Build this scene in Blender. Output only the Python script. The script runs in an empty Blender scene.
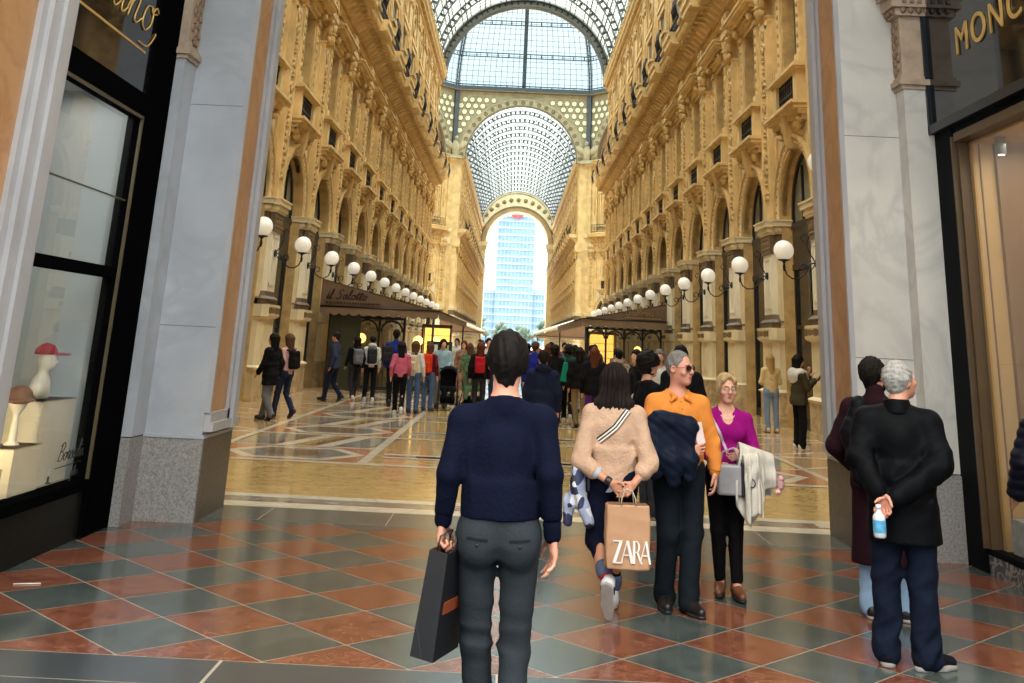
import bpy, bmesh, math, random
import numpy as np
from mathutils import Vector, Matrix
random.seed(7)
SC = bpy.context.scene
COL = SC.collection
PI = math.pi
R = math.radians

def s2l(c):
    return tuple((v/12.92 if v <= .04045 else ((v+.055)/1.055)**2.4) for v in c)
def rgb(r, g, b): return s2l((r/255, g/255, b/255))

# ------------------------------------------------------------------ materials
MATS = {}
def mat(name, col, rough=.6, var=.12, scale=3.0, bump=0.0, bscale=25.0, metal=0.0, spec=.5, world=False,
        vein=None, vscale=2.0, emit=None, estr=0, detail=4, sheen=0, stretch=None):
    if name in MATS: return MATS[name]
    m = bpy.data.materials.new(name); m.use_nodes = True
    nt = m.node_tree; nt.nodes.clear()
    N = nt.nodes.new; Lk = nt.links.new
    out = N('ShaderNodeOutputMaterial'); p = N('ShaderNodeBsdfPrincipled'); Lk(p.outputs[0], out.inputs[0])
    c = rgb(*col)
    if world: src = N('ShaderNodeNewGeometry').outputs['Position']
    else: src = N('ShaderNodeTexCoord').outputs['Object']
    if stretch:
        mp = N('ShaderNodeMapping'); mp.inputs['Scale'].default_value = stretch; Lk(src, mp.inputs[0]); src = mp.outputs[0]
    nz = N('ShaderNodeTexNoise'); nz.inputs['Scale'].default_value = scale; nz.inputs['Detail'].default_value = detail
    nz.inputs['Roughness'].default_value = .6
    Lk(src, nz.inputs['Vector'])
    cr = N('ShaderNodeValToRGB')
    cr.color_ramp.elements[0].position = .3; cr.color_ramp.elements[1].position = .7
    cr.color_ramp.elements[0].color = tuple(max(0, v*(1-var)) for v in c)+(1,)
    cr.color_ramp.elements[1].color = tuple(min(1, v*(1+var)) for v in c)+(1,)
    Lk(nz.outputs[0], cr.inputs[0])
    colout = cr.outputs[0]
    if vein:
        n2 = N('ShaderNodeTexNoise'); n2.inputs['Scale'].default_value = vscale; n2.inputs['Detail'].default_value = 8
        n2.inputs['Distortion'].default_value = 1.2
        Lk(src, n2.inputs['Vector'])
        r2 = N('ShaderNodeValToRGB')
        e = r2.color_ramp.elements
        e[0].position = .44; e[0].color = (0, 0, 0, 1); e[1].position = .50; e[1].color = (1, 1, 1, 1)
        e3 = e.new(.56); e3.color = (0, 0, 0, 1)
        Lk(n2.outputs[0], r2.inputs[0])
        mx = N('ShaderNodeMix'); mx.data_type = 'RGBA'
        mm = N('ShaderNodeMath'); mm.operation = 'MULTIPLY'; mm.inputs[1].default_value = .6
        Lk(r2.outputs[0], mm.inputs[0]); Lk(mm.outputs[0], mx.inputs[0])
        Lk(colout, mx.inputs[6]); mx.inputs[7].default_value = rgb(*vein)+(1,)
        colout = mx.outputs[2]
    Lk(colout, p.inputs['Base Color'])
    p.inputs['Roughness'].default_value = rough
    p.inputs['Metallic'].default_value = metal
    p.inputs['Specular IOR Level'].default_value = spec
    if sheen: p.inputs['Sheen Weight'].default_value = sheen
    if bump:
        b = N('ShaderNodeBump'); b.inputs['Strength'].default_value = bump; b.inputs['Distance'].default_value = .02
        n3 = N('ShaderNodeTexNoise'); n3.inputs['Scale'].default_value = bscale; n3.inputs['Detail'].default_value = 3
        Lk(src, n3.inputs['Vector']); Lk(n3.outputs[0], b.inputs['Height']); Lk(b.outputs[0], p.inputs['Normal'])
    if emit:
        p.inputs['Emission Color'].default_value = rgb(*emit)+(1,); p.inputs['Emission Strength'].default_value = estr
    MATS[name] = m
    return m

def glassmat(name, tint, transp=.8, rough=.05, white=(235, 240, 240), glossy=.1):
    if name in MATS: return MATS[name]
    m = bpy.data.materials.new(name); m.use_nodes = True
    nt = m.node_tree; nt.nodes.clear(); N = nt.nodes.new; Lk = nt.links.new
    out = N('ShaderNodeOutputMaterial')
    t = N('ShaderNodeBsdfTransparent'); t.inputs[0].default_value = rgb(*tint)+(1,)
    d = N('ShaderNodeBsdfTranslucent'); d.inputs[0].default_value = rgb(*white)+(1,)
    g = N('ShaderNodeBsdfGlossy'); g.inputs[0].default_value = (1, 1, 1, 1); g.inputs['Roughness'].default_value = rough
    m1 = N('ShaderNodeMixShader'); m1.inputs[0].default_value = transp
    Lk(d.outputs[0], m1.inputs[1]); Lk(t.outputs[0], m1.inputs[2])
    fr = N('ShaderNodeLayerWeight'); fr.inputs[0].default_value = .5
    pw = N('ShaderNodeMath'); pw.operation = 'POWER'; pw.inputs[1].default_value = 5.0
    Lk(fr.outputs['Facing'], pw.inputs[0])
    mu = N('ShaderNodeMath'); mu.operation = 'MULTIPLY_ADD'; mu.inputs[1].default_value = min(1,glossy*9); mu.inputs[2].default_value = glossy*.5
    Lk(pw.outputs[0], mu.inputs[0])
    m2 = N('ShaderNodeMixShader'); Lk(mu.outputs[0], m2.inputs[0])
    Lk(m1.outputs[0], m2.inputs[1]); Lk(g.outputs[0], m2.inputs[2])
    Lk(m2.outputs[0], out.inputs[0])
    MATS[name] = m
    return m

# ------------------------------------------------------------------ mesh builder
_ico = {}
def ico(n):
    if n not in _ico:
        bm = bmesh.new(); bmesh.ops.create_icosphere(bm, subdivisions=n, radius=1)
        bm.verts.index_update()
        _ico[n] = ([tuple(v.co) for v in bm.verts], [[v.index for v in f.verts] for f in bm.faces]); bm.free()
    return _ico[n]

class MB:
    def __init__(s): s.v = []; s.f = []; s.m = []; s.sm = []
    def add(s, vs, fs, m=0, smooth=False):
        o = len(s.v); s.v.extend(vs)
        for f in fs: s.f.append([o+i for i in f]); s.m.append(m); s.sm.append(smooth)
        return s
    def box(s, x0, x1, y0, y1, z0, z1, m=0):
        return s.add([(x0,y0,z0),(x1,y0,z0),(x1,y1,z0),(x0,y1,z0),(x0,y0,z1),(x1,y0,z1),(x1,y1,z1),(x0,y1,z1)],
              [(0,3,2,1),(4,5,6,7),(0,1,5,4),(1,2,6,5),(2,3,7,6),(3,0,4,7)], m)
    def prism(s, poly, z0, z1, m=0, top=None):
        """horizontal polygon (x,y) extruded in z; top = other polygon of the same count"""
        n = len(poly); t = top or poly
        vs = [(a,b,z0) for a,b in poly]+[(a,b,z1) for a,b in t]
        fs = [tuple(range(n-1,-1,-1)), tuple(range(n,2*n))]+[(i,(i+1)%n,n+(i+1)%n,n+i) for i in range(n)]
        return s.add(vs, fs, m)
    def extr(s, prof, y0, y1, m=0, caps=True):
        """closed profile of (x,z) extruded along y"""
        n = len(prof)
        vs = [(a,y0,b) for a,b in prof]+[(a,y1,b) for a,b in prof]
        fs = [(i,(i+1)%n,n+(i+1)%n,n+i) for i in range(n)]
        if caps: fs += [tuple(range(n-1,-1,-1)), tuple(range(n,2*n))]
        return s.add(vs, fs, m)
    def sph(s, c, r, n=1, m=0, rot=None):
        if not hasattr(r, '__len__'): r = (r,r,r)
        vs, fs = ico(n)
        o = []
        for x,y,z in vs:
            p = Vector((x*r[0],y*r[1],z*r[2]))
            if rot is not None: p = rot @ p
            o.append((p.x+c[0],p.y+c[1],p.z+c[2]))
        return s.add(o, fs, m, True)
    def tube(s, pts, r, n=6, m=0, caps=True, closed=False):
        pts = [Vector(p) for p in pts]; k = len(pts)
        rr = r if hasattr(r,'__len__') else [r]*k
        vs = []
        up = Vector((0,0,1)); prev = None
        for i,p in enumerate(pts):
            a = pts[i-1] if i > 0 else (pts[-1] if closed else p)
            b = pts[i+1] if i < k-1 else (pts[0] if closed else p)
            d = (b-a); d = d.normalized() if d.length > 1e-9 else Vector((0,0,1))
            if prev is None:
                u = d.cross(up)
                if u.length < 1e-3: u = d.cross(Vector((1,0,0)))
                u.normalize()
            else:
                u = prev - d*prev.dot(d)
                if u.length < 1e-6: u = d.cross(up)
                u.normalize()
            prev = u; w = d.cross(u)
            for j in range(n):
                t = 2*PI*j/n; q = p+(u*math.cos(t)+w*math.sin(t))*rr[i]; vs.append(tuple(q))
        fs = []
        for i in range(k if closed else k-1):
            i2 = (i+1) % k
            for j in range(n): fs.append((i*n+j, i*n+(j+1)%n, i2*n+(j+1)%n, i2*n+j))
        if caps and not closed: fs += [tuple(range(n-1,-1,-1)), tuple(range((k-1)*n,k*n))]
        return s.add(vs, fs, m, True)
    def lathe(s, prof, c=(0,0,0), n=16, m=0, smooth=True, a0=0, a1=2*PI):
        vs = []; k = len(prof); full = abs(a1-a0-2*PI) < 1e-6
        nn = n if full else n+1
        for r,z in prof:
            for j in range(nn):
                t = a0+(a1-a0)*j/n; vs.append((c[0]+r*math.cos(t),c[1]+r*math.sin(t),c[2]+z))
        fs = []
        for i in range(k-1):
            for j in range(n):
                j2 = (j+1) % nn
                fs.append((i*nn+j,i*nn+j2,(i+1)*nn+j2,(i+1)*nn+j))
        return s.add(vs, fs, m, smooth)
    def arch(s, r0, r1, x0, x1, zs, n=16, m=0, leg=None, cy=0):
        """half ring in the y-z plane, radii r0<r1, from depth x0 (front) to x1, springing zs"""
        vs = []; fs = []
        th = [PI*i/n for i in range(n+1)]
        pr = [(math.cos(t), math.sin(t)) for t in th]
        pts = [(r0*c, zs+r0*q, r1*c, zs+r1*q) for c,q in pr]
        if leg is not None: pts = [(r0,leg,r1,leg)]+pts+[(-r0,leg,-r1,leg)]
        for a,b,c,d in pts:
            vs += [(x0,cy+a,b),(x0,cy+c,d),(x1,cy+c,d),(x1,cy+a,b)]
        k = len(pts)
        for i in range(k-1):
            a = 4*i; b = 4*(i+1)
            for j in range(4): fs.append((a+j,a+(j+1)%4,b+(j+1)%4,b+j))
        fs += [(0,3,2,1),(4*(k-1),4*(k-1)+1,4*(k-1)+2,4*(k-1)+3)]
        return s.add(vs, fs, m)
    def mesh(s, name, mats):
        me = bpy.data.meshes.new(name)
        me.from_pydata([tuple(map(float,v)) for v in s.v], [], s.f)
        for mm in (mats if isinstance(mats,(list,tuple)) else [mats]): me.materials.append(mm)
        me.polygons.foreach_set('material_index', s.m)
        me.polygons.foreach_set('use_smooth', s.sm)
        me.update()
        bm = bmesh.new(); bm.from_mesh(me); bmesh.ops.recalc_face_normals(bm, faces=bm.faces); bm.to_mesh(me); bm.free()
        return me
    def build(s, name, mats, parent=None, loc=(0,0,0), rz=0):
        return link(name, s.mesh(name, mats), parent, loc, rz)

def link(name, data, parent=None, loc=(0,0,0), rz=0):
    o = bpy.data.objects.new(name, data); COL.objects.link(o)
    o.location = loc; o.rotation_euler = (0,0,rz)
    if parent is not None: o.parent = parent
    return o
def tag(o, label=None, cat=None, group=None, kind=None):
    if label: o['label'] = label
    if cat: o['category'] = cat
    if group: o['group'] = group
    if kind: o['kind'] = kind
    return o
def empty(name, loc=(0,0,0), rz=0, label=None, cat=None, group=None, kind=None):
    o = link(name, None, None, loc, rz); o.empty_display_size = .2
    return tag(o, label, cat, group, kind)

# ------------------------------------------------------------------ lettering
def catmull(pts, n=6):
    P = [Vector((p[0],p[1],0)) for p in pts]
    P = [P[0]*2-P[1]]+P+[P[-1]*2-P[-2]]
    out = []
    for i in range(1,len(P)-2):
        for j in range(n):
            t = j/n
            a,b,c,d = P[i-1],P[i],P[i+1],P[i+2]
            out.append(.5*((2*b)+(c-a)*t+(2*a-5*b+4*c-d)*t*t+(3*b-a-3*c+d)*t**3))
    out.append(P[-2]); return out
SCRIPT = {  # strokes of a slanted handwriting alphabet: (advance, [polylines])
 'a': (.62,[[(.5,.42),(.3,.5),(.08,.3),(.1,.05),(.3,.02),(.48,.3),(.52,.45),(.46,.1),(.56,.0),(.66,.12)]]),
 'l': (.34,[[(.0,.12),(.22,.55),(.3,.95),(.2,1.02),(.12,.7),(.1,.12),(.2,.0),(.36,.12)]]),
 'i': (.32,[[(.0,.12),(.16,.46),(.1,.1),(.18,.0),(.34,.12)],[(.2,.66),(.22,.7)]]),
 'n': (.64,[[(.0,.12),(.12,.46),(.08,.0),(.14,.25),(.34,.48),(.42,.4),(.36,.08),(.46,.0),(.66,.14)]]),
 'o': (.56,[[(.36,.46),(.12,.4),(.06,.12),(.24,.0),(.44,.16),(.42,.4),(.32,.46),(.4,.36),(.6,.4)]]),
 's': (.46,[[(.0,.1),(.26,.5),(.3,.4),(.42,.14),(.24,.0),(.06,.08)]]),
 'r': (.46,[[(.0,.12),(.14,.5),(.2,.42),(.36,.44),(.3,.1),(.38,.0),(.48,.12)]]),
 't': (.36,[[(.0,.12),(.24,.8),(.12,.1),(.22,.0),(.38,.12)],[(.04,.56),(.4,.6)]]),
 'e': (.46,[[(.04,.2),(.34,.34),(.28,.48),(.1,.36),(.08,.08),(.26,.0),(.48,.14)]]),
 'g': (.58,[[(.46,.42),(.26,.5),(.08,.28),(.14,.04),(.34,.1),(.5,.46),(.4,-.3),(.2,-.42),(.14,-.24),(.6,.14)]]),
 'B': (.8,[[(.2,1.0),(.14,.5),(.08,.0)],[(.0,.85),(.4,1.05),(.62,.85),(.5,.6),(.24,.54),(.6,.44),(.66,.16),(.36,-.02),(.06,.06)]]),
 'S': (.72,[[(.66,.86),(.5,1.02),(.26,.9),(.26,.62),(.52,.4),(.5,.1),(.24,-.02),(.02,.14)]]),
 'G': (.8,[[(.7,.84),(.5,1.02),(.2,.82),(.08,.4),(.26,.02),(.52,.1),(.64,.44),(.4,.42),(.62,.46),(.6,-.1),(.4,-.3)]]),
 ' ': (.4,[]),
}
def script_pts(text):
    x = 0; out = []
    for ch in text:
        a, st = SCRIPT[ch]
        for q in st: out.append([Vector((p.x+x+p.y*.28, p.y, 0)) for p in catmull(q, 5)])
        x += a
    return out, x
def script_mesh(text, origin, du, dv, height, r, name, m, parent=None, tail=None):
    """du: unit vector along the writing, dv: up; tubes"""
    st, w = script_pts(text)
    if tail: st.append([Vector((p.x+w, p.y, 0)) for p in catmull(tail, 8)])
    mb = MB(); O = Vector(origin); du = Vector(du); dv = Vector(dv)
    for q in st: mb.tube([O+du*(p.x*height)+dv*(p.y*height) for p in q], r, 5)
    return mb.build(name, m, parent), w*height
def text_mesh(txt, origin, du, dv, size, depth, name, m, parent=None, align='LEFT', sx=1.0, spacing=1.0):
    cu = bpy.data.curves.new('t', 'FONT'); cu.body = txt; cu.size = size; cu.extrude = depth; cu.align_x = align
    cu.space_character = spacing
    o = bpy.data.objects.new('t', cu); COL.objects.link(o)
    dg = bpy.context.evaluated_depsgraph_get(); dg.update()
    me = bpy.data.meshes.new_from_object(o.evaluated_get(dg)); bpy.data.objects.remove(o)
    du = Vector(du); dv = Vector(dv); n = du.cross(dv)
    mtx = Matrix(((du.x*sx,dv.x,n.x,origin[0]),(du.y*sx,dv.y,n.y,origin[1]),(du.z*sx,dv.z,n.z,origin[2]),(0,0,0,1)))
    me.transform(mtx); me.materials.clear(); me.materials.append(m)
    return link(name, me, parent)
# ================================================================== the gallery
X0 = .14; P = 4.72; Y0 = 23.9
gold  = mat('stone_gold', (214,184,128), .62, .22, 1.3, .25, 9, world=True)
gold2 = mat('stone_gold_relief', (194,160,102), .6, .28, 2.5, .3, 12, world=True)
beige = mat('stone_beige', (222,206,168), .6, .14, 1.0, .15, 8, world=True)
cream = mat('stone_cream', (234,226,204), .5, .1, 1.2, .08, 8, world=True)
brown = mat('stone_brown', (196,174,134), .45, .22, 1.6, .1, 9, world=True, vein=(140,112,76), vscale=1.1)
dark  = mat('stone_dark', (104,84,60), .5, .2, 2, .15, 9, world=True)
darkm = mat('stone_dark_relief', (128,104,70), .6, .28, 6, .3, 14, world=True)
iron  = mat('wrought_iron', (34,34,38), .45, .15, 6, metal=.4)
frame = mat('shop_frame_black', (26,24,22), .4, .15, 4)
dglass= mat('shop_glass_dark', (40,42,40), .12, .25, .7, world=True)
dcurt = mat('window_curtain', (128,128,112), .35, .3, 1.5, world=True, stretch=(1,5,.15))
shut  = mat('window_shutter', (98,98,88), .5, .25, 2, world=True, stretch=(1,6,.3))
grillm= mat('grille_iron', (58,50,42), .6, .4, 40, world=True)
steel = mat('roof_iron', (74,82,88), .5, .1, 2)
steel2= mat('roof_iron_pale', (170,168,150), .6, .15, 2)

def foot(hw, fr, ch, back=7.3): return [(back,-hw),(fr+ch,-hw),(fr,-hw+ch),(fr,hw-ch),(fr+ch,hw),(back,hw)]

def m_pedestal():
    b = MB()
    b.prism(foot(.80,6.48,.16), 0, .12, 0); b.prism(foot(.78,6.5,.16), .12, .74, 0)
    b.prism(foot(.78,6.5,.16), .74, .80, 1, foot(.83,6.44,.16)); b.prism(foot(.83,6.44,.16), .80, .86, 1, foot(.71,6.56,.14))
    b.prism(foot(.70,6.57,.14), .86, 2.0, 1)
    b.box(6.548,6.6,-.46,.46,1.02,1.88,1); b.box(6.535,6.56,-.4,.4,1.1,1.8,1)
    return b.mesh('pedestal', [brown, beige])
def m_band():
    b = MB()
    b.prism(foot(.70,6.57,.14), 2.0, 2.06, 0, foot(.80,6.46,.16)); b.prism(foot(.80,6.46,.16), 2.06, 2.36, 0)
    b.box(6.44,6.5,-.62,.62,2.09,2.12,0); b.box(6.44,6.5,-.62,.62,2.3,2.33,0)
    rn = random.Random(3)
    y = -.58
    while y < .54:
        w = rn.choice([.05,.08,.11]); h = rn.choice([.1,.13,.15])
        b.box(6.435,6.47,y,y+w*.35,2.21-h/2,2.21+h/2,1); b.box(6.435,6.47,y+w*.6,y+w,2.21-h/2,2.21+h/2,1)
        b.box(6.437,6.47,y,y+w,2.21-.015,2.21+.02,1); y += w+.035
    return b.mesh('band', [beige, darkm])
def m_shaft():
    b = MB()
    b.prism(foot(.70,6.56,.14), 2.36, 2.50, 1); b.prism(foot(.74,6.52,.14), 2.50, 2.58, 1, foot(.66,6.6,.12))
    b.prism(foot(.62,6.62,.1), 2.58, 2.70, 1, foot(.52,6.62,.06)); 
    b.prism([(7.3,-.7),(6.76,-.7),(6.76,.7),(7.3,.7)], 2.36, 4.27, 0)
    b.prism([(7.3,-.46),(6.62,-.46),(6.62,.46),(7.3,.46)], 2.70, 4.27, 2)
    b.box(6.60,6.64,-.36,.36,2.85,2.9,2); b.box(6.60,6.64,-.36,.36,4.1,4.15,2)
    b.box(6.60,6.64,-.36,-.31,2.85,4.15,2); b.box(6.60,6.64,.31,.36,2.85,4.15,2)
    return b.mesh('shaft', [beige, dark, cream])
def m_capital():
    b = MB()
    b.prism([(7.3,-.74),(6.74,-.74),(6.74,.74),(7.3,.74)], 4.27, 4.74, 0)
    b.prism([(7.3,-.5),(6.58,-.5),(6.58,.5),(7.3,.5)], 4.24, 4.74, 0)
    rn = random.Random(5)
    for k in range(7):
        y = -.39+k*.13
        b.sph((6.585,y,4.5),(.03,.045,.13),1,1); b.sph((6.58,y+.04,4.62),(.03,.035,.05),1,1); b.sph((6.58,y-.04,4.38),(.03,.035,.05),1,1)
    for z0,z1,e in ((4.74,4.80,.04),(4.80,4.88,.08),(4.88,4.93,.05),(4.93,5.06,.14),(5.06,5.1,.17)):
        b.prism([(7.3,-.74-e),(6.74-e,-.74-e),(6.74-e,.74+e),(7.3,.74+e)], z0, z1, 2)
        b.prism([(7.3,-.5-e),(6.58-e,-.5-e),(6.58-e,.5+e),(7.3,.5+e)], z0, z1, 2)
    return b.mesh('capital', [dark, darkm, beige])
def m_upper_pilaster():
    b = MB()
    b.box(6.8,7.3,-.62,.62,5.1,10.7,0)
    b.box(6.68,7.3,-.40,.40,5.1,10.7,0)
    b.box(6.64,6.7,-.39,.39,5.15,5.5,0)
    # raised border of the sunk panel
    for y in (-.38,.31): b.box(6.64,6.69,y,y+.07,5.5,10.6,0)
    b.box(6.64,6.69,-.38,.38,10.5,10.62,0)
    rn = random.Random(11); z = 5.65; n0 = len(b.v)
    while z < 10.4:   # candelabrum relief: vases, leaves and beads up the panel
        t = rn.choice((0,1,2))
        if t == 0:
            b.sph((6.66,0,z+.12),(.06,.13,.14),1,1); b.sph((6.65,0,z+.3),(.05,.06,.06),1,1)
            for q in (-1,1): b.sph((6.66,q*.2,z+.22),(.045,.07,.12),1,1,Matrix.Rotation(q*.6,3,'X'))
            z += .42
        elif t == 1:
            for q in (-1,1):
                b.sph((6.66,q*.14,z+.1),(.045,.11,.05),1,1,Matrix.Rotation(-q*.7,3,'X'))
                b.sph((6.66,q*.24,z+.22),(.04,.05,.05),1,1); b.sph((6.66,q*.09,z+.26),(.04,.04,.1),1,1,Matrix.Rotation(q*.5,3,'X'))
            b.sph((6.65,0,z+.16),(.05,.05,.16),1,1); z += .38
        else:
            b.sph((6.65,0,z+.08),(.05,.17,.06),1,1); b.sph((6.65,0,z+.2),(.05,.09,.08),1,1); z += .3
    b.v = [(x,(y*.8 if i >= n0 else y),z) for i,(x,y,z) in enumerate(b.v)]
    return b.mesh('upper_pilaster', [gold, gold2])
def m_corbel():
    b = MB()
    b.box(6.66,7.3,-.56,.56,10.7,10.82,0); b.box(6.62,7.3,-.6,.6,10.82,10.88,0)
    # a crouched herm with volutes carrying the impost block
    b.sph((6.58,0,11.05),(.22,.26,.28),2,1); b.sph((6.5,0,11.38),(.17,.16,.19),2,1); b.sph((6.46,0,11.2),(.14,.3,.1),1,1)
    for q in (-1,1):
        b.sph((6.56,q*.36,11.3),(.13,.12,.26),1,1); b.sph((6.5,q*.42,11.55),(.15,.12,.13),1,1); b.sph((6.58,q*.34,10.98),(.12,.12,.14),1,1)
    b.box(6.5,7.3,-.62,.62,11.6,11.72,0); b.box(6.4,7.3,-.7,.7,11.72,11.9,0)
    b.box(6.42,7.3,-.55,.55,11.9,12.5,0); b.sph((6.4,0,12.2),(.07,.3,.2),1,1)
    for k in range(6): b.sph((6.38,-.45+k*.18,12.05+.05*(k%2)),(.06,.07,.12),1,1)
    b.v = [(x if x > 7.2 else 6.8+(x-6.8)*.8,y*.78,z) for x,y,z in b.v]
    return b.mesh('corbel', [gold, gold2])

HW = 1.55; ZS = 5.2; NA = 18
def m_archway():
    b = MB(); v = 6.86; d = 7.22; zt = 7.55; h = P/2
    def q(y0,z0,y1,z1,m=0): b.add([(v,y0,z0),(v,y1,z0),(v,y1,z1),(v,y0,z1)],[(0,1,2,3)],m)
    q(-h,0,-HW,ZS); q(HW,0,h,ZS); q(-h,ZS,-HW,zt); q(HW,ZS,h,zt)
    th = [PI-PI*i/NA for i in range(NA+1)]
    for i in range(NA):
        a0,a1 = th[i],th[i+1]
        y0,z0,y1,z1 = HW*math.cos(a0),ZS+HW*math.sin(a0),HW*math.cos(a1),ZS+HW*math.sin(a1)
        b.add([(v,y0,z0),(v,y1,z1),(v,y1,zt),(v,y0,zt)],[(0,1,2,3)],0)
    # reveal
    pts = [(-HW,0),(-HW,ZS)]+[(HW*math.cos(t),ZS+HW*math.sin(t)) for t in th[1:-1]]+[(HW,ZS),(HW,0)]
    for (y0,z0),(y1,z1) in zip(pts,pts[1:]): b.add([(v,y0,z0),(v,y1,z1),(d,y1,z1),(d,y0,z0)],[(0,1,2,3)],1)
    # archivolt mouldings
    b.arch(1.55,1.65,6.79,7.0,ZS,NA,1,5.1); b.arch(1.65,1.78,6.75,7.0,ZS,NA,0,5.1); b.arch(1.78,1.86,6.70,7.0,ZS,NA,1,5.1)
    for i in range(25):    # egg and dart
        t = PI*(i+.5)/25; b.sph((6.75,1.715*math.cos(t),ZS+1.715*math.sin(t)),(.05,.05,.05),1,1)
    # jamb strips
    for s_ in (-1,1):
        b.box(6.83,7.2,s_*1.55-.03,s_*1.55+.03,0,5.1,1) 
    # keystone console
    b.prism([(7.0,-.18),(6.66,-.15),(6.66,.15),(7.0,.18)], 6.7, 7.5, 1, [(7.0,-.25),(6.5,-.22),(6.5,.22),(7.0,.25)])
    return b.mesh('archway', [beige, gold2, cream])
def m_shopfront():
    b = MB(); v = 7.1; hw = 1.54
    b.box(v,v+.1,-hw,-hw+.14,0,ZS,0); b.box(v,v+.1,hw-.14,hw,0,ZS,0); b.box(v,v+.1,-.05,.05,0,3.85,0)
    b.box(v-.03,v+.1,-hw,hw,3.8,3.95,0); b.box(v-.03,v+.1,-hw,hw,4.85,5.0,0)
    b.box(v,v+.1,-hw,hw,0,.22,0); b.box(v,v+.08,-hw,hw,2.35,2.43,0)
    b.box(v-.02,v+.06,-hw+.1,hw-.1,3.95,4.85,1)
    b.arch(1.42,1.54,v,v+.1,ZS,NA,0,5.0)
    for y in (-.48,.48): b.box(v,v+.08,y-.03,y+.03,5.0,ZS+1.2,0)
    return b.mesh('shopfront', [frame, mat('shop_fascia', (52,44,34), .4, .2, 2, world=True)])
def m_shopglass():
    b = MB(); v = 7.16; hw = 1.5
    b.add([(v,-hw,.1),(v,hw,.1),(v,hw,3.9),(v,-hw,3.9)],[(0,1,2,3)],0)
    n = 14; pts = [(hw*math.cos(PI*i/n),ZS+hw*math.sin(PI*i/n)) for i in range(n+1)]
    b.add([(v,-hw,4.9),(v,hw,4.9)]+[(v,y,z) for y,z in pts],[tuple([0,1]+list(range(2,n+3)))],1)
    return b.mesh('shopglass', [dglass, dcurt])
def m_balconette():
    b = MB()
    # brackets and scrolled pediment under the ledge
    for z0,z1,e,w in ((7.25,7.38,.18,1.2),(7.38,7.5,.3,1.28),(7.5,7.6,.42,1.38),(7.6,7.68,.5,1.45)):
        b.box(6.9-e,7.2,-w,w,z0,z1,0)
    for s_ in (-1,1):
        b.sph((6.72,s_*.85,7.14),(.15,.24,.09),1,1,Matrix.Rotation(s_*.35,3,'X')); b.sph((6.7,s_*1.08,7.28),(.12,.09,.1),1,1)
        b.box(6.62,7.2,s_*1.02-.16,s_*1.02+.16,7.68,8.5,0)
    for z0,z1,e,w in ((8.5,8.56,.30,1.3),(8.56,8.64,.4,1.38),(8.64,8.7,.34,1.3)): b.box(6.9-e,7.2,-w,w,z0,z1,0)
    return b.mesh('balconette', [gold, gold2])
def m_grille():
    b = MB(); b.box(6.72,6.76,-.86,.86,7.68,8.5,0)
    for k in range(9):
        y = -.8+k*.2; b.box(6.69,6.73,y-.02,y+.02,7.68,8.5,1)
    for z in (7.78,8.08,8.38): b.box(6.69,6.73,-.86,.86,z-.02,z+.02,1)
    return b.mesh('grille', [grillm, iron])
def m_upper_wall():
    b = MB(); v = 6.9; h = P/2; w = .68; z0 = 8.6; z1 = 11.35
    b.box(v,v+.5,-h,-w,7.55,12.0,0); b.box(v,v+.5,w,h,7.55,12.0,0); b.box(v,v+.5,-w,w,7.55,z0,0); b.box(v,v+.5,-w,w,z1,12.0,0)
    return b.mesh('upper_wall', [gold])
def m_window_surround():
    b = MB()
    for s_ in (-1,1):
        b.box(6.76,7.3,s_*.98-.16,s_*.98+.16,8.7,11.1,0); b.box(6.7,7.3,s_*.98-.2,s_*.98+.2,8.7,8.95,0)
        b.box(6.8,7.3,s_*.74-.08,s_*.74+.08,8.7,11.3,1); b.box(6.7,7.3,s_*.98-.19,s_*.98+.19,11.1,11.25,1)
        for k in range(7): b.sph((6.75,s_*.98,9.2+k*.27),(.04,.07,.1),1,1)
        b.sph((6.62,s_*.98,11.4),(.14,.14,.18),1,1)
    b.box(6.78,7.3,-.82,.82,11.2,11.36,1)
    for z0,z1,e,w in ((11.36,11.5,.2,1.2),(11.5,11.56,.28,1.28),(11.62,11.72,.42,1.4),(11.72,11.82,.56,1.5),(11.82,11.88,.62,1.56)): b.box(6.9-e,7.3,-w,w,z0,z1,0)
    for k in range(9): b.box(6.55,7.2,-1.2+k*.3-.06,-1.2+k*.3+.06,11.56,11.62,1)
    b.sph((6.7,0,12.2),(.1,.42,.24),1,1); 
    for s_ in (-1,1): b.sph((6.7,s_*.6,12.1),(.1,.3,.12),1,1,Matrix.Rotation(-s_*.4,3,'X'))
    return b.mesh('window_surround', [gold, gold2])
def m_window():
    b = MB(); v = 7.2
    b.box(v,v+.06,-.7,.7,8.6,11.4,0)
    return b.mesh('window', [shut])
def m_window_leaf():
    b = MB(); v = 7.12
    for y0,y1 in ((-.68,-.06),(.06,.68)):
        b.box(v,v+.06,y0,y0+.07,8.68,11.34,0); b.box(v,v+.06,y1-.07,y1,8.68,11.34,0)
        for z in (8.7,9.9,11.26): b.box(v,v+.06,y0,y1,z,z+.08,0)
    b.box(v-.02,v+.06,-.06,.06,8.68,11.34,1)
    return b.mesh('window_leaf', [shut, frame])
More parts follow.
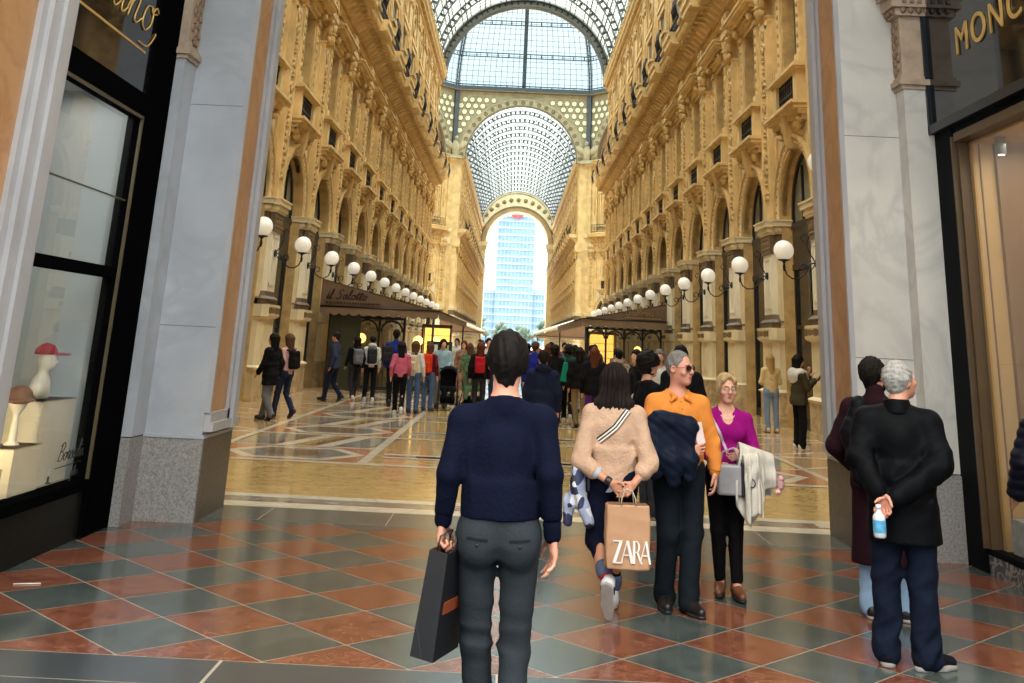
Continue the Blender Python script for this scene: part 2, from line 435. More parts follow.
def m_entablature():
    b = MB(); h = P/2
    pr = [(7.3,11.88),(6.84,11.88),(6.84,12.0),(6.76,12.04),(6.76,12.5),(6.7,12.5),(6.66,12.58),(6.6,12.6),(6.56,12.7),(6.56,12.78),(7.3,12.78)]
    b.extr(pr,-h,h,0)
    for k in range(12): b.sph((6.74,-h+.2+k*P/12,12.27),(.05,.12,.14),1,1)
    for k in range(30): b.box(6.5,6.7,-h+(k+.15)*P/30,-h+(k+.7)*P/30,12.62,12.72,1)
    # coffered soffit and modillions
    b.box(6.0,7.3,-h,h,13.2,13.26,1)
    for k in range(8):
        y = -h+(k+.5)*P/8
        b.prism([(6.56,y-.11),(6.56,y+.11),(7.0,y+.11),(7.0,y-.11)],12.78,13.2,0,[(5.98,y-.13),(5.98,y+.13),(7.0,y+.13),(7.0,y-.13)])
        for q in range(3): b.box(6.0,6.58,y-.12-.0,y+.12,13.02+q*.06,13.04+q*.06,1)
    return b.mesh('entablature', [gold, gold2])
def m_cornice():
    b = MB(); h = P/2
    b.extr([(7.3,13.26),(5.96,13.26),(5.9,13.3),(5.86,13.4),(5.86,13.5),(5.8,13.56),(5.8,13.66),(7.3,13.66)],-h,h,0)
    # the slab steps forward over each pilaster
    b.extr([(6.2,13.22),(5.7,13.22),(5.62,13.3),(5.62,13.5),(5.54,13.56),(5.54,13.7),(6.2,13.7)],-.95,.95,0)
    return b.mesh('cornice', [gold])
def m_railing():
    b = MB(); v = 5.98; h = P/2
    for z in (13.8,14.55): b.box(v-.03,v+.03,-h+.55,h-.55,z-.025,z+.025,0)
    n = 16
    for k in range(n+1):
        y = -h+.55+k*(P-1.1)/n; b.box(v-.015,v+.015,y-.015,y+.015,13.66,14.55,0)
    for k in range(8):
        y = -h+.78+k*(P-1.1)/8; b.tube([(v,y+.14*math.cos(t),14.15+.2*math.sin(t)) for t in [2*PI*i/10 for i in range(10)]],.018,4,0,False,True)
    return b.mesh('railing', [iron])
def m_rail_post():
    b = MB()
    b.box(5.72,6.2,-.5,.5,13.7,13.84,0); b.box(5.78,6.14,-.42,.42,13.84,14.5,0); b.box(5.72,6.2,-.5,.5,14.5,14.62,0)
    return b.mesh('rail_post', [gold])
def m_rail_bars():
    b = MB()
    for k in range(7):
        y = -.5+k/6; b.tube([(5.6,y,13.7),(5.56,y,13.95),(5.5,y,14.2),(5.58,y,14.55)],.022,4,0)
    b.box(5.54,5.62,-.55,.55,14.52,14.6,0); b.box(5.56,5.64,-.55,.55,13.7,13.76,0)
    for k in range(3): b.tube([(5.52,-.33+k*.33+.12*math.cos(t),14.15+.16*math.sin(t)) for t in [2*PI*i/8 for i in range(8)]],.02,4,0,False,True)
    return b.mesh('rail_bars', [iron])
def m_attic():
    b = MB(); h = P/2; v = 6.86
    b.box(v,7.4,-h,h,13.66,21.3,0)
    # arched niche with roundel and relief figure
    r = 1.3; zs = 19.3
    b.arch(r,r+.2,6.66,6.9,zs,14,1,14.6); b.arch(r-.16,r,6.74,6.9,zs,14,0,14.6)
    b.box(6.62,6.9,-1.6,1.6,14.4,14.62,0); b.box(6.62,6.9,-1.5,1.5,18.1,18.3,0)
    b.lathe([(.0,.0)],(0,0,0),3) if False else None
    b.tube([(6.76,.62*math.cos(t),19.35+.62*math.sin(t)) for t in [2*PI*i/16 for i in range(16)]],.09,6,1,False,True)
    b.sph((6.8,0,19.35),(.1,.34,.42),1,1)
    for s_ in (-1,1):
        b.sph((6.8,s_*.8,18.75),(.08,.24,.3),1,1); b.sph((6.8,s_*.62,20.15),(.07,.26,.14),1,1,Matrix.Rotation(-s_*.6,3,'X'))
    # window under the lunette
    b.box(6.8,6.95,-.62,.62,14.7,17.7,2)
    for s_ in (-1,1): b.box(6.72,6.9,s_*.75-.12,s_*.75+.12,14.62,17.8,1)
    b.box(6.64,6.9,-1.0,1.0,17.7,17.95,1)
    # pilasters between the niches
    for s_ in (-1,1):
        b.box(6.7,6.95,s_*2.0-.28,s_*2.0+.28,13.66,20.7,0); b.box(6.62,6.95,s_*2.0-.34,s_*2.0+.34,20.2,20.75,1); b.box(6.66,6.95,s_*2.0-.33,s_*2.0+.33,13.7,14.5,0)
        b.sph((6.66,s_*2.0,20.0),(.1,.24,.22),1,1); b.sph((6.68,s_*2.0,17.2),(.07,.16,1.6),1,1)
    return b.mesh('attic', [gold, gold2, shut])
def m_top_cornice():
    b = MB(); h = P/2
    b.extr([(7.4,20.75),(6.8,20.75),(6.74,20.9),(6.6,20.95),(6.56,21.3),(6.5,21.4),(6.3,21.5),(6.26,21.68),(6.18,21.76),(6.18,21.9),(7.4,21.9)],-h,h,0)
    for k in range(16): b.box(6.38,6.62,-h+(k+.2)*P/16,-h+(k+.75)*P/16,21.1,21.38,1)
    for k in range(4): b.sph((6.2,-h+(k+.5)*P/4,21.84),(.08,.14,.13),1,1)
    return b.mesh('top_cornice', [gold, gold2])

PIL = [('pedestal',m_pedestal()),('inscribed_band',m_band()),('lower_pilaster',m_shaft()),('capital',m_capital()),
       ('upper_pilaster',m_upper_pilaster()),('corbel',m_corbel()),('railing_pedestal',m_rail_post()),('railing_grille',m_rail_bars())]
BAY = [('archway',m_archway()),('balconette',m_balconette()),('upper_wall',m_upper_wall()),('window_surround',m_window_surround()),
       ('entablature',m_entablature()),('cornice',m_cornice()),('railing',m_railing()),('attic',m_attic()),('top_cornice',m_top_cornice())]
SHOP, SHOPG, GRI, WIN, LEAF = m_shopfront(), m_shopglass(), m_grille(), m_window(), m_window_leaf()

def facade(root, origin, rz, ks_pil, ks_bay, step=P, off=0.0, skip=()):
    """pilasters at k*step and bays at (k+.5)*step along local y; the parts are children of the wall"""
    M_ = Matrix.Translation(origin) @ Matrix.Rotation(rz,4,'Z')
    inv = root.matrix_basis.inverted()
    def put(nm, data, u, par=root, first=True):
        o = link(nm, data, par)
        if par is root: o.matrix_local = inv @ M_ @ Matrix.Translation((0,u,0))
        return o
    for k in ks_pil:
        for nm,d in PIL:
            if nm not in skip: put(nm, d, k*step+off)
    for k in ks_bay:
        u = (k+.5)*step+off
        for nm,d in BAY:
            if nm in skip: continue
            o = put(nm, d, u)
            if nm == 'balconette': link('grille', GRI, o)
        sf = put('shop_front', SHOP, u); link('shop_glass', SHOPG, sf)
        w = put('upper_window', WIN, u); link('window_leaf', LEAF, w)

wl = empty('wall_left', (X0,0,0), 0, 'left ochre gallery wall of arches and tall windows before the dome', 'wall', kind='structure')
wr = empty('wall_right', (X0,0,0), 0, 'right ochre gallery wall of arches and tall windows before the dome', 'wall', kind='structure')
facade(wr, (X0,Y0,0), 0, range(-2,13), range(-3,12))
facade(wl, (X0,Y0,0), PI, range(-12,3), range(-12,3))
YE = Y0+12.2*P       # end of the near arm
# corner piers where the arm meets the octagon
RO = 19.0; CY = YE+RO; CX = X0
wfl = empty('wall_far_left', (X0,0,0), 0, 'left gallery wall in the far arm beyond the dome', 'wall', kind='structure')
wfr = empty('wall_far_right', (X0,0,0), 0, 'right gallery wall in the far arm beyond the dome', 'wall', kind='structure')
YF = CY+RO; NF = 16; YFE = YF+NF*P
SK = ('railing_pedestal',)
facade(wfr, (X0,YF+.3,0), 0, range(0,NF), range(0,NF), skip=SK)
facade(wfl, (X0,YF+.3,0), PI, range(-NF+1,1), range(-NF,0), skip=SK)
# the diagonal walls of the octagon
half = RO*math.tan(PI/8)
for nm,ang,lab in (('wall_diagonal_right',PI/4,'diagonal octagon wall behind the end of the right gallery wall'),
                   ('wall_diagonal_left',3*PI/4,'diagonal octagon wall behind the end of the left gallery wall')):
    r_ = empty(nm, (CX,CY,0), 0, lab, 'wall', kind='structure')
    n = Vector((math.cos(ang),math.sin(ang),0))
    facade(r_, Vector((CX,CY,0))+n*(RO-6.86), ang, (-2,-1,0,1), (-2,-1,0), off=P/2, skip=('railing_pedestal','railing_grille'))
    M_ = Matrix.Translation(n*(RO-6.86)) @ Matrix.Rotation(ang,4,'Z')
    for s_ in (-1,1):
        b = MB(); y0,y1 = sorted((s_*P*1.5,s_*(half+.2)))
        b.box(6.86,7.4,y0,y1,0,21.3,0)
        b.box(6.5,7.0,y0,y1,13.26,13.66,1); b.box(6.6,7.0,y0,y1,11.9,12.6,1); b.box(6.3,7.0,y0,y1,21.3,21.9,1); b.box(6.7,7.0,y0,y1,4.74,5.1,1)
        ye = s_*(half-.25); b.box(6.68,6.9,ye-.3,ye+.3,0,11.9,0); b.box(6.68,6.9,ye-.3,ye+.3,13.7,21.3,0)
        o = b.build('side_panel', [gold,beige], r_); o.matrix_local = M_

for r_,ya,yb in ((wl,YE-.5,YE+.05),(wfl,YF-.05,YF+.55)):
    MB().box(-9.0,-6.8,ya,yb,0,21.9).build('corner_pier',[gold],r_)
for r_,ya,yb in ((wr,YE-.5,YE+.05),(wfr,YF-.05,YF+.55)):
    MB().box(6.8,9.0,ya,yb,0,21.9).build('corner_pier',[gold],r_)
# ================================================================== glass roof, octagon drum and dome
ZV = 21.6; RV = 6.95
vglass = glassmat('roof_glass', (232,240,238), .5, white=(196,204,200), glossy=0)
dglass2 = glassmat('dome_glass', (222,240,243), .93, glossy=0)
def vault(root, y0, y1):
    n = 36
    th = [PI*i/n for i in range(n+1)]
    g = MB()
    vs = [(X0+RV*math.cos(t), y, ZV+RV*math.sin(t)) for y in (y0,y1) for t in th]
    g.add(vs, [(i,i+1,n+2+i,n+1+i) for i in range(n)], 0, True)
    g.build('vault_glass', vglass, root)
    # main arched ribs with a ladder of plates between two rings
    L = y1-y0; nr = max(1,round(L/P))
    for k in range(nr+1):
        y = y0+L*k/nr; b = MB()
        for rr,w in ((RV-.02,.10),(RV-.42,.10)):
            for i in range(n):
                a,c = th[i],th[i+1]
                b.add([(X0+q*math.cos(t), y+s_*w, ZV+q*math.sin(t)) for q in (rr,rr-.07) for t in (a,c) for s_ in (-1,1)],
                      [(0,1,3,2),(4,6,7,5),(0,2,6,4),(1,5,7,3)], 0)
        for i in range(n):
            t = th[i]+.5*PI/n
            b.add([(X0+q*math.cos(t+e), y+.03, ZV+q*math.sin(t+e)) for q in (RV,RV-.42) for e in (-.016,.016)],[(0,1,3,2)],0)
        b.build('roof_rib', steel, root)
    # purlins
    npu = 12
    for k in range(npu+1):
        t = PI*k/npu; b = MB(); r = RV-.06
        p = [(X0+(r+a)*math.cos(t)-e*math.sin(t), ZV+(r+a)*math.sin(t)+e*math.cos(t)) for a,e in ((-.07,-.03),(-.07,.03),(.03,.03),(.03,-.03))]
        b.extr(p, y0, y1, 0); b.build('purlin', steel, root)
    # glazing bars: arcs and long bars
    b = MB(); na = int(L/.8)
    for k in range(na+1):
        y = y0+L*k/na
        for i in range(n):
            a,c = th[i],th[i+1]; rr = RV-.01
            b.add([(X0+q*math.cos(t), y+s_*.022, ZV+q*math.sin(t)) for q in (rr,rr-.03) for t in (a,c) for s_ in (-1,1)],
                  [(4,6,7,5),(0,2,6,4),(1,5,7,3)], 0)
    for k in range(24):
        t = PI*(k+.5)/24; r = RV-.03
        p = [(X0+(r+a)*math.cos(t)-e*math.sin(t), ZV+(r+a)*math.sin(t)+e*math.cos(t)) for a,e in ((-.04,-.025),(-.04,.025),(.02,.025),(.02,-.025))]
        b.extr(p, y0, y1, 0)
    b.build('glazing_bars', steel, root)

cl = empty('ceiling', (0,0,0), 0, 'barrel vaulted glass roof over the near gallery arm', 'glass roof', kind='structure')
vault(cl, 12.0, YE)
cf = empty('ceiling_far', (0,0,0), 0, 'barrel vaulted glass roof over the far gallery arm', 'glass roof', kind='structure')
vault(cf, YF, YFE)
# end arch of the near vault, seen against the dome
b = MB()
def ring(b, r0, r1, y0, y1, zs, n=32, m=0, a0=0, a1=PI):
    for i in range(n):
        t0 = a0+(a1-a0)*i/n; t1 = a0+(a1-a0)*(i+1)/n
        b.add([(X0+q*math.cos(t), y, zs+q*math.sin(t)) for t in (t0,t1) for q,y in ((r0,y0),(r1,y0),(r1,y1),(r0,y1))],
              [(0,4,5,1),(1,5,6,2),(2,6,7,3),(3,7,4,0)], m)
ring(b, 6.35, 6.5, YE-.5, YE+.3, ZV); ring(b, 6.85, 7.0, YE-.5, YE+.3, ZV); ring(b, 6.5, 6.85, YE-.05, YE+.05, ZV, m=1)
for i in range(40):
    t = PI*(i+.5)/40
    b.add([(X0+q*math.cos(t+e), YE-.12, ZV+q*math.sin(t+e)) for q in (6.5,6.85) for e in (-.012,.012)],[(0,1,3,2)],0)
b.build('end_arch', [steel, steel2], cl)

# ---- octagon drum: eight arched faces
dome = empty('ceiling_dome', (CX,CY,0), 0, 'octagonal glass dome over the crossing of the gallery arms', 'glass dome', kind='structure')
stucco = mat('drum_stucco', (176,166,134), .7, .18, 1.5, .2, 8, world=True)
stuccod = mat('drum_relief', (120,110,84), .7, .25, 4, .3, 12, world=True)
hexm = mat('drum_pattern_glass', (224,220,184), .5, .1, 3, emit=(235,232,190), estr=.12)
fresco = mat('lunette_fresco', (158,124,92), .8, .35, .9, world=True, detail=6)
ZR = 29.7
def drum_face():
    """one face in local coordinates: x = apothem, y along the face"""
    b = MB(); x = RO; h = half+.05; r = 6.9; n = 24
    th = [PI-PI*i/n for i in range(n+1)]
    for i in range(n):
        a,c = th[i],th[i+1]
        b.add([(x,r*math.cos(a),ZV+r*math.sin(a)),(x,r*math.cos(c),ZV+r*math.sin(c)),(x,r*math.cos(c),ZR),(x,r*math.cos(a),ZR)],[(0,1,2,3)],0)
    for s_ in (-1,1): b.add([(x,s_*r,ZV),(x,s_*h,ZV),(x,s_*h,ZR),(x,s_*r,ZR)],[(0,1,2,3)],0)
    return b.mesh('drum_face', [stucco])
def drum_arch():
    b = MB(); b.arch(6.35,6.5,RO-.35,RO+.1,ZV,28,1); b.arch(6.5,7.15,RO-.28,RO+.1,ZV,28,0); b.arch(7.15,7.3,RO-.36,RO+.1,ZV,28,0)
    for i in range(23):
        t = PI*(i+.5)/23; c = (RO-.3,6.83*math.cos(t),ZV+6.83*math.sin(t))
        b.tube([(c[0],c[1]+.2*math.cos(q),c[2]+.2*math.sin(q)) for q in [2*PI*j/8 for j in range(8)]],.05,4,1,False,True)
        b.sph(c,(.05,.09,.09),1,1)
    return b.mesh('drum_arch', [stucco, stuccod])
def drum_pattern():
    """pierced rosette panels in the spandrels"""
    b = MB(); x = RO-.06
    for s_ in (-1,1):
        for i in range(9):
            for j in range(8):
                y = s_*(2.2+j*.84+(i%2)*.42); z = 23.4+i*.74
                if z > ZR-.5 or abs(y) > half-.25 or math.hypot(y,z-ZV) < 7.5: continue
                b.lathe([(.26,0),(.26,.0001)],(0,0,0),6) if False else None
                b.add([(x,y+.4*math.cos(PI*k/3),z+.4*math.sin(PI*k/3)) for k in range(6)],[(0,1,2,3,4,5)],1)
                b.add([(x-.04,y+.32*math.cos(PI*k/3),z+.32*math.sin(PI*k/3)) for k in range(6)],[(0,1,2,3,4,5)],0)
    return b.mesh('drum_pattern', [hexm, stuccod])
def drum_corner():
    """eagle-like pendentive figure and rib at the corner (local x through the corner)"""
    b = MB(); rc = RO/math.cos(PI/8)
    b.box(rc-.5,rc-.1,-.25,.25,ZV+.3,ZR,1)
    b.sph((rc-.8,0,ZV+1.0),(.4,.45,1.1),2,0); b.sph((rc-1.0,0,ZV+2.2),(.25,.25,.32),1,0)
    for s_ in (-1,1): b.sph((rc-.7,s_*.85,ZV+1.5),(.25,.9,.4),2,0,Matrix.Rotation(s_*.6,3,'X'))
    b.box(rc-1.1,rc,-.7,.7,ZV-.1,ZV+.25,0)
    return b.mesh('drum_corner', [stucco, steel])
def lunette():
    b = MB(); n = 20; pts = [(RO+.3,6.6*math.cos(PI*i/n),ZV+6.6*math.sin(PI*i/n)) for i in range(n+1)]
    b.add(pts,[tuple(range(n+1))],0)
    b.sph((RO+.1,-1.2,ZV+1.7),(.2,.7,1.6),2,1); b.sph((RO+.1,-1.2,ZV+3.6),(.2,.35,.4),1,1); b.sph((RO+.1,1.6,ZV+1.4),(.2,1.0,1.2),2,1); b.sph((RO+.1,1.4,ZV+2.9),(.2,.33,.38),1,1)
    b.box(RO-.1,RO+.3,-6.9,6.9,ZV-.2,ZV+.2,2)
    return b.mesh('lunette', [fresco, mat('fresco_figures',(120,86,62),.8,.35,3), stucco])
def dome_prof(t): # t 0..1 around the profile: apothem, z
    a = t*1.22
    return RO*math.cos(a)+.0, ZR+.5+15.5*math.sin(a)
DT = [0,.2,.4,.6,.8,1.0]
def dome_glass():
    b = MB(); n = 20; k = math.tan(PI/8)
    for i in range(n):
        (a0,z0),(a1,z1) = dome_prof(i/n),dome_prof((i+1)/n)
        b.add([(a0,-a0*k,z0),(a0,a0*k,z0),(a1,a1*k,z1),(a1,-a1*k,z1)],[(0,1,2,3)],0,True)
    return b.mesh('dome_glass',[dglass2])
def dome_bars():
    b = MB(); k = math.tan(PI/8); n = 16
    for j in range(-11,12):   # meridian glazing bars
        f = j/11.5
        b.tube([(dome_prof(i/n)[0]-.03, dome_prof(i/n)[0]*k*f, dome_prof(i/n)[1]) for i in range(n+1)], .028, 4, 0)
    for i in range(1,30):
        a,z = dome_prof(i/30); b.tube([(a-.03,-a*k,z),(a-.03,a*k,z)],.028,4,0)
    return b.mesh('dome_bars',[steel])
def dome_rings():
    b = MB(); k = math.tan(PI/8)
    for t in DT[:]:
        for dt in (-.012,.012):
            a,z = dome_prof(max(0,t+dt)); b.tube([(a-.12,-a*k,z),(a-.12,a*k,z)],.075,4,0)
        a,z = dome_prof(t)
        for q in range(12):
            y = (-1+(q+.5)/6)*a*k; b.tube([(dome_prof(max(0,t-.012))[0]-.12,y,dome_prof(max(0,t-.012))[1]),(dome_prof(t+.012)[0]-.12,y,dome_prof(t+.012)[1])],.06,4,0)
    return b.mesh('dome_rings',[steel])
def dome_rib(sc):
    b = MB(); n = 20
    for dx in (-.13,.13):
        b.tube([(dome_prof(i/n)[0]*sc-.15,dx,dome_prof(i/n)[1]) for i in range(n+1)], .1, 4, 0)
    for i in range(36):
        a,z = dome_prof(i/36); b.tube([(a*sc-.15,-.13,z),(a*sc-.15,.13,z)],.05,4,0)
    return b.mesh('dome_rib',[steel])
def ring_beam():
    b = MB(); h = RO*math.tan(PI/8)
    b.box(RO-.5,RO+.1,-h,h,ZR,ZR+.25,0); b.box(RO-.35,RO+.1,-h,h,ZR+.25,ZR+.5,0); b.box(RO-.6,RO+.1,-h-.2,h+.2,ZR-.12,ZR,1)
    return b.mesh('ring_beam',[steel, stuccod])
DF = dict(drum_face=drum_face(), drum_arch=drum_arch(), drum_pattern=drum_pattern(), dome_glass=dome_glass(), glazing_bars=dome_bars(), dome_ring=dome_rings(), ring_beam=ring_beam())
DC, LU, RB1, RB2 = drum_corner(), lunette(), dome_rib(1), dome_rib(1/math.cos(PI/8))
for q in range(8):
    ang = q*PI/4
    for nm,d in DF.items():
        link(nm, d, dome, (0,0,0), ang)
    link('dome_rib', RB1, dome, (0,0,0), ang); link('dome_rib', RB2, dome, (0,0,0), ang+PI/8)
    link('corner_figure', DC, dome, (0,0,0), ang+PI/8)
    if q % 2: link('lunette', LU, dome, (0,0,0), ang)
# lantern cap closing the dome
b = MB(); a,z = dome_prof(1.0); b.lathe([(a+.6,z-.2),(a+.6,z+.4),(.2,z+2.5)],(0,0,0),8); b.build('lantern', steel, dome)

# ---- end wall of the far arm with its open arch
ew = empty('wall_end', (X0,YFE,0), 0, 'end wall of the far arm with the tall open arch to the square', 'wall', kind='structure')
b = MB(); hw = 5.75; zs = 19.0; n = 24; v0 = 0; 
def quadY(b, y, pts, m=0): b.add([(p[0],y,p[1]) for p in pts],[tuple(range(len(pts)))],m)
quadY(b,0,[(-7,0),(-hw,0),(-hw,zs),(-7,zs)]); quadY(b,0,[(hw,0),(7,0),(7,zs),(hw,zs)])
th = [PI-PI*i/n for i in range(n+1)]
for i in range(n):
    a,c = th[i],th[i+1]
    top = lambda t: (7*math.cos(t), max(zs, ZV+math.sqrt(max(0,49-(7*math.cos(t))**2)) if True else 0))
    quadY(b,0,[(hw*math.cos(a),zs+hw*math.sin(a)),(hw*math.cos(c),zs+hw*math.sin(c)),top(c),top(a)])
    b.add([(hw*math.cos(t),y,zs+hw*math.sin(t)) for y in (0,4) for t in (a,c)],[(0,1,3,2)],0)
for s_ in (-1,1): b.add([(s_*hw,0,0),(s_*hw,4,0),(s_*hw,4,zs),(s_*hw,0,zs)],[(0,1,2,3)],0)
b.build('wall_face', [beige], ew)
def ringw(r0,r1,y0,y1,zs,m,nm):
    b = MB()
    for i in range(28):
        t0 = PI*i/28; t1 = PI*(i+1)/28
        b.add([(q*math.cos(t), y, zs+q*math.sin(t)) for t in (t0,t1) for q,y in ((r0,y0),(r1,y0),(r1,y1),(r0,y1))],[(0,4,5,1),(1,5,6,2),(2,6,7,3),(3,7,4,0)], 0)
    return b
bb = ringw(5.75,6.5,-.4,0,19.0,0,''); bb.build('archivolt',[mat('end_arch_stone',(172,146,108),.7,.2,1.2,.2,8,world=True)],ew)
bb = ringw(6.5,6.7,-.6,0,19.0,0,''); bb.build('archivolt_edge',[stuccod],ew)
b = MB()
for i in range(17):
    t = PI*(i+.5)/17; c = (7.35*math.cos(t),-.1,19.4+7.5*math.sin(t))
    if c[2] < 20.5: continue
    b.sph(c,(.45,.12,.45),1,0)
b.build('roundels',[stuccod],ew)
for s_ in (-1,1):
    b = MB(); b.box(s_*6.3-.55,s_*6.3+.55,-.5,0,0,17.6,0); b.box(s_*6.3-.75,s_*6.3+.75,-.7,0,17.6,18.2,0); b.box(s_*6.3-.95,s_*6.3+.95,-.9,0,18.2,19.0,0); b.box(s_*6.3-.7,s_*6.3+.7,-.6,0,0,2.4,0)
    b.build('jamb_pilaster',[beige],ew)
# ================================================================== floors
redm  = mat('floor_red_marble', (114,67,51), .15, .42, 7, 0, world=True, vein=(146,98,80), vscale=6, detail=8)
greenm= mat('floor_green_marble', (70,78,77), .15, .16, 1.6, 0, world=True, vein=(88,96,94), vscale=1.6)
greym = mat('floor_grey_marble', (88,90,87), .16, .12, 1.2, 0, world=True, vein=(106,106,102), vscale=1.0)
strip = mat('floor_dark_strip', (66,72,76), .2, .12, 1.5, 0, world=True)
ochre = mat('floor_ochre_mosaic', (206,174,116), .11, .16, 5, 0, world=True, vein=(168,132,80), vscale=9, stretch=(.5,1,1))
white = mat('floor_white_marble', (222,212,192), .14, .08, 2, 0, world=True, vein=(190,182,164), vscale=2)
pinkm = mat('floor_pink_marble', (186,124,88), .12, .2, 4, 0, world=True, vein=(206,158,122), vscale=4)
greyp = mat('floor_blue_grey_marble', (140,134,126), .12, .16, 3, 0, world=True, vein=(170,164,152), vscale=3)
brownm= mat('floor_brown_marble', (140,108,82), .12, .2, 3, 0, world=True)
tanm  = mat('floor_tan_marble', (186,150,110), .12, .18, 2, 0, world=True, vein=(206,176,140), vscale=2)
joint = mat('floor_joint', (172,164,150), .25, .1, 3, world=True)
fl = empty('floor', (0,0,0), 0, 'polished marble floor of the passage and gallery', 'floor', kind='structure')
b = MB(); b.box(-12,12,-8,11.98,-.3,-.0008,0); b.build('joint_bed',[joint],fl)
h = .4; g = .006
def diamond(mb, cx, cy, m=0, z=0, ymin=6.44, ymax=10.86):
    pts = [(cx-h+g,cy),(cx,cy-h+g),(cx+h-g,cy),(cx,cy+h-g)]
    out = []
    n = 4
    for lim,sgn in ((ymin,1),(ymax,-1)):
        res = []
        for i in range(len(pts)):
            p,q = pts[i],pts[(i+1)%len(pts)]
            ip,iq = (p[1]-lim)*sgn >= 0,(q[1]-lim)*sgn >= 0
            if ip: res.append(p)
            if ip != iq:
                t = (lim-p[1])/(q[1]-p[1]); res.append((p[0]+(q[0]-p[0])*t, lim))
        pts = res
        if len(pts) < 3: return
    mb.add([(a,c,z) for a,c in pts],[tuple(range(len(pts)))],m)
mr, mg = MB(), MB()
for i in range(-12,13):
    for j in range(-14,14):
        if (i+j) % 2: continue
        cx = -.085+i*h; cy = 8.05+j*h
        diamond(mr if (i % 2)==0 else mg, cx, cy) if False else None
        if (i % 2) == ((-6) % 2): diamond(mr, cx, cy)
        else: diamond(mg, cx, cy)
mr.build('red_tiles',[redm],fl); mg.build('green_tiles',[greenm],fl)
b = MB()
for k in range(-6,7): b.add([(k*1.5+.01,6.0,0),(k*1.5+1.49,6.0,0),(k*1.5+1.49,6.43,0),(k*1.5+.01,6.43,0)],[(0,1,2,3)],0)
b.add([(-6,-8,0),(6,-8,0),(6,5.99,0),(-6,5.99,0)],[(0,1,2,3)],0)
b.build('dark_strip',[strip],fl)
b = MB()
for k in range(-4,5): b.add([(k*1.22+.1,10.87,0),(k*1.22+1.31,10.87,0),(k*1.22+1.31,11.62,0),(k*1.22+.1,11.62,0)],[(0,1,2,3)],0)
b.build('grey_border',[greym],fl)
# threshold bands of the gallery floor
def patch(b, x0,x1,y0,y1,z,m=0): b.add([(x0,y0,z),(x1,y0,z),(x1,y1,z),(x0,y1,z)],[(0,1,2,3)],m)
b = MB(); W_ = 7.3
b.box(X0-W_-14,X0+W_+14,11.98,YFE+3,-.3,-.004,0)
b.build('ochre_field',[ochre],fl)
wb, gb, pb, bb_, tb = MB(), MB(), MB(), MB(), MB()
patch(wb,-W_,W_,11.64,11.95,.001); patch(bb_,-W_,W_,11.95,12.02,.001); patch(gb,-W_,W_,12.02,12.3,.001)
patch(wb,-W_,W_,12.3,12.52,.001)
for x in (-3.1,3.2): patch(bb_,x-.12,x+.12,12.03,12.29,.0016); patch(wb,x-.9 if x<0 else x+.12,x-.12 if x<0 else x+.9,12.03,12.29,.0016)
def hexpan(cx, cy, a, c, zz, mb): mb.add([(cx-a,cy,zz),(cx-a*.55,cy-c,zz),(cx+a*.55,cy-c,zz),(cx+a,cy,zz),(cx+a*.55,cy+c,zz),(cx-a*.55,cy+c,zz)],[(0,1,2,3,4,5)],0)
PER = 4.1
k = 0
y = 15.6
while y < YFE-4:
    far = y > 75
    # white framed cross band
    patch(wb,-W_,W_,y,y+.2,.0012)
    if YE-1 < y < YF: y += PER; continue
    for s_ in (-1,1):
        cx = X0+s_*3.3
        # pink panel with a white hexagon and grey heart
        patch(pb,cx-1.2,cx+1.2,y+.2,y+2.1,.001)
        hexpan(cx,y+1.15,1.05,.8,.0016,wb); hexpan(cx,y+1.15,.86,.62,.0022,gb); hexpan(cx,y+1.15,.5,.3,.0028,bb_)
        patch(wb,cx-1.2,cx+1.2,y+2.1,y+2.22,.0016)
        # slanted bars between the hexagons
        for q,mb_ in ((-.75,gb),(-.42,bb_),(-.28,wb),(.2,bb_),(.34,wb),(.75,gb)):
            w = .34 if mb_ is gb else (.09 if mb_ is bb_ else .2)
            zq = .0014 if mb_ is gb else (.0026 if mb_ is bb_ else .0020); mb_.add([(cx+q-w-.18,y+2.24,zq),(cx+q+w-.18,y+2.24,zq),(cx+q+w+.25,y+PER-.02,zq),(cx+q-w+.25,y+PER-.02,zq)],[(0,1,2,3)],0)
        # side aisle
        x0,x1 = sorted((X0+s_*4.5,X0+s_*6.6)); patch(tb,x0,x1,y+.2,y+PER,.001)
        xa = X0+s_*4.5; patch(wb,min(xa,xa+s_*.12),max(xa,xa+s_*.12),y+.2,y+PER,.0018)
        for q in (0,1):
            xs = X0+s_*4.62; xe = X0+s_*6.5; yy = y+.4+q*1.9
            wb.add([(xs,yy,.0016),(xs,yy+.12,.0016),(xe,yy+1.5,.0016),(xe,yy+1.38,.0016)],[(0,1,2,3)],0)
        xi = X0+s_*2.1; patch(wb,min(xi,xi+s_*.14),max(xi,xi+s_*.14),y,y+PER,.0019)
    # triple band across the middle
    xl,xr = X0-2.0,X0+2.0
    patch(gb,xl,xr,y+1.15,y+1.42,.001); patch(wb,xl,xr,y+1.0,y+1.15,.0014); patch(wb,xl,xr,y+1.42,y+1.57,.0014)
    for s_ in (-1,1): patch(bb_,X0+s_*1.85-.08,X0+s_*1.85+.08,y+1.15,y+1.42,.0018); patch(wb,X0-1.5,X0+1.5,y+1.2,y+1.37,.0015)
    y += PER
for mb_,m_,nm in ((wb,white,'white_bands'),(gb,greyp,'grey_inlay'),(pb,pinkm,'pink_inlay'),(bb_,brownm,'brown_inlay'),(tb,tanm,'aisle_inlay')): mb_.build(nm,[m_],fl)

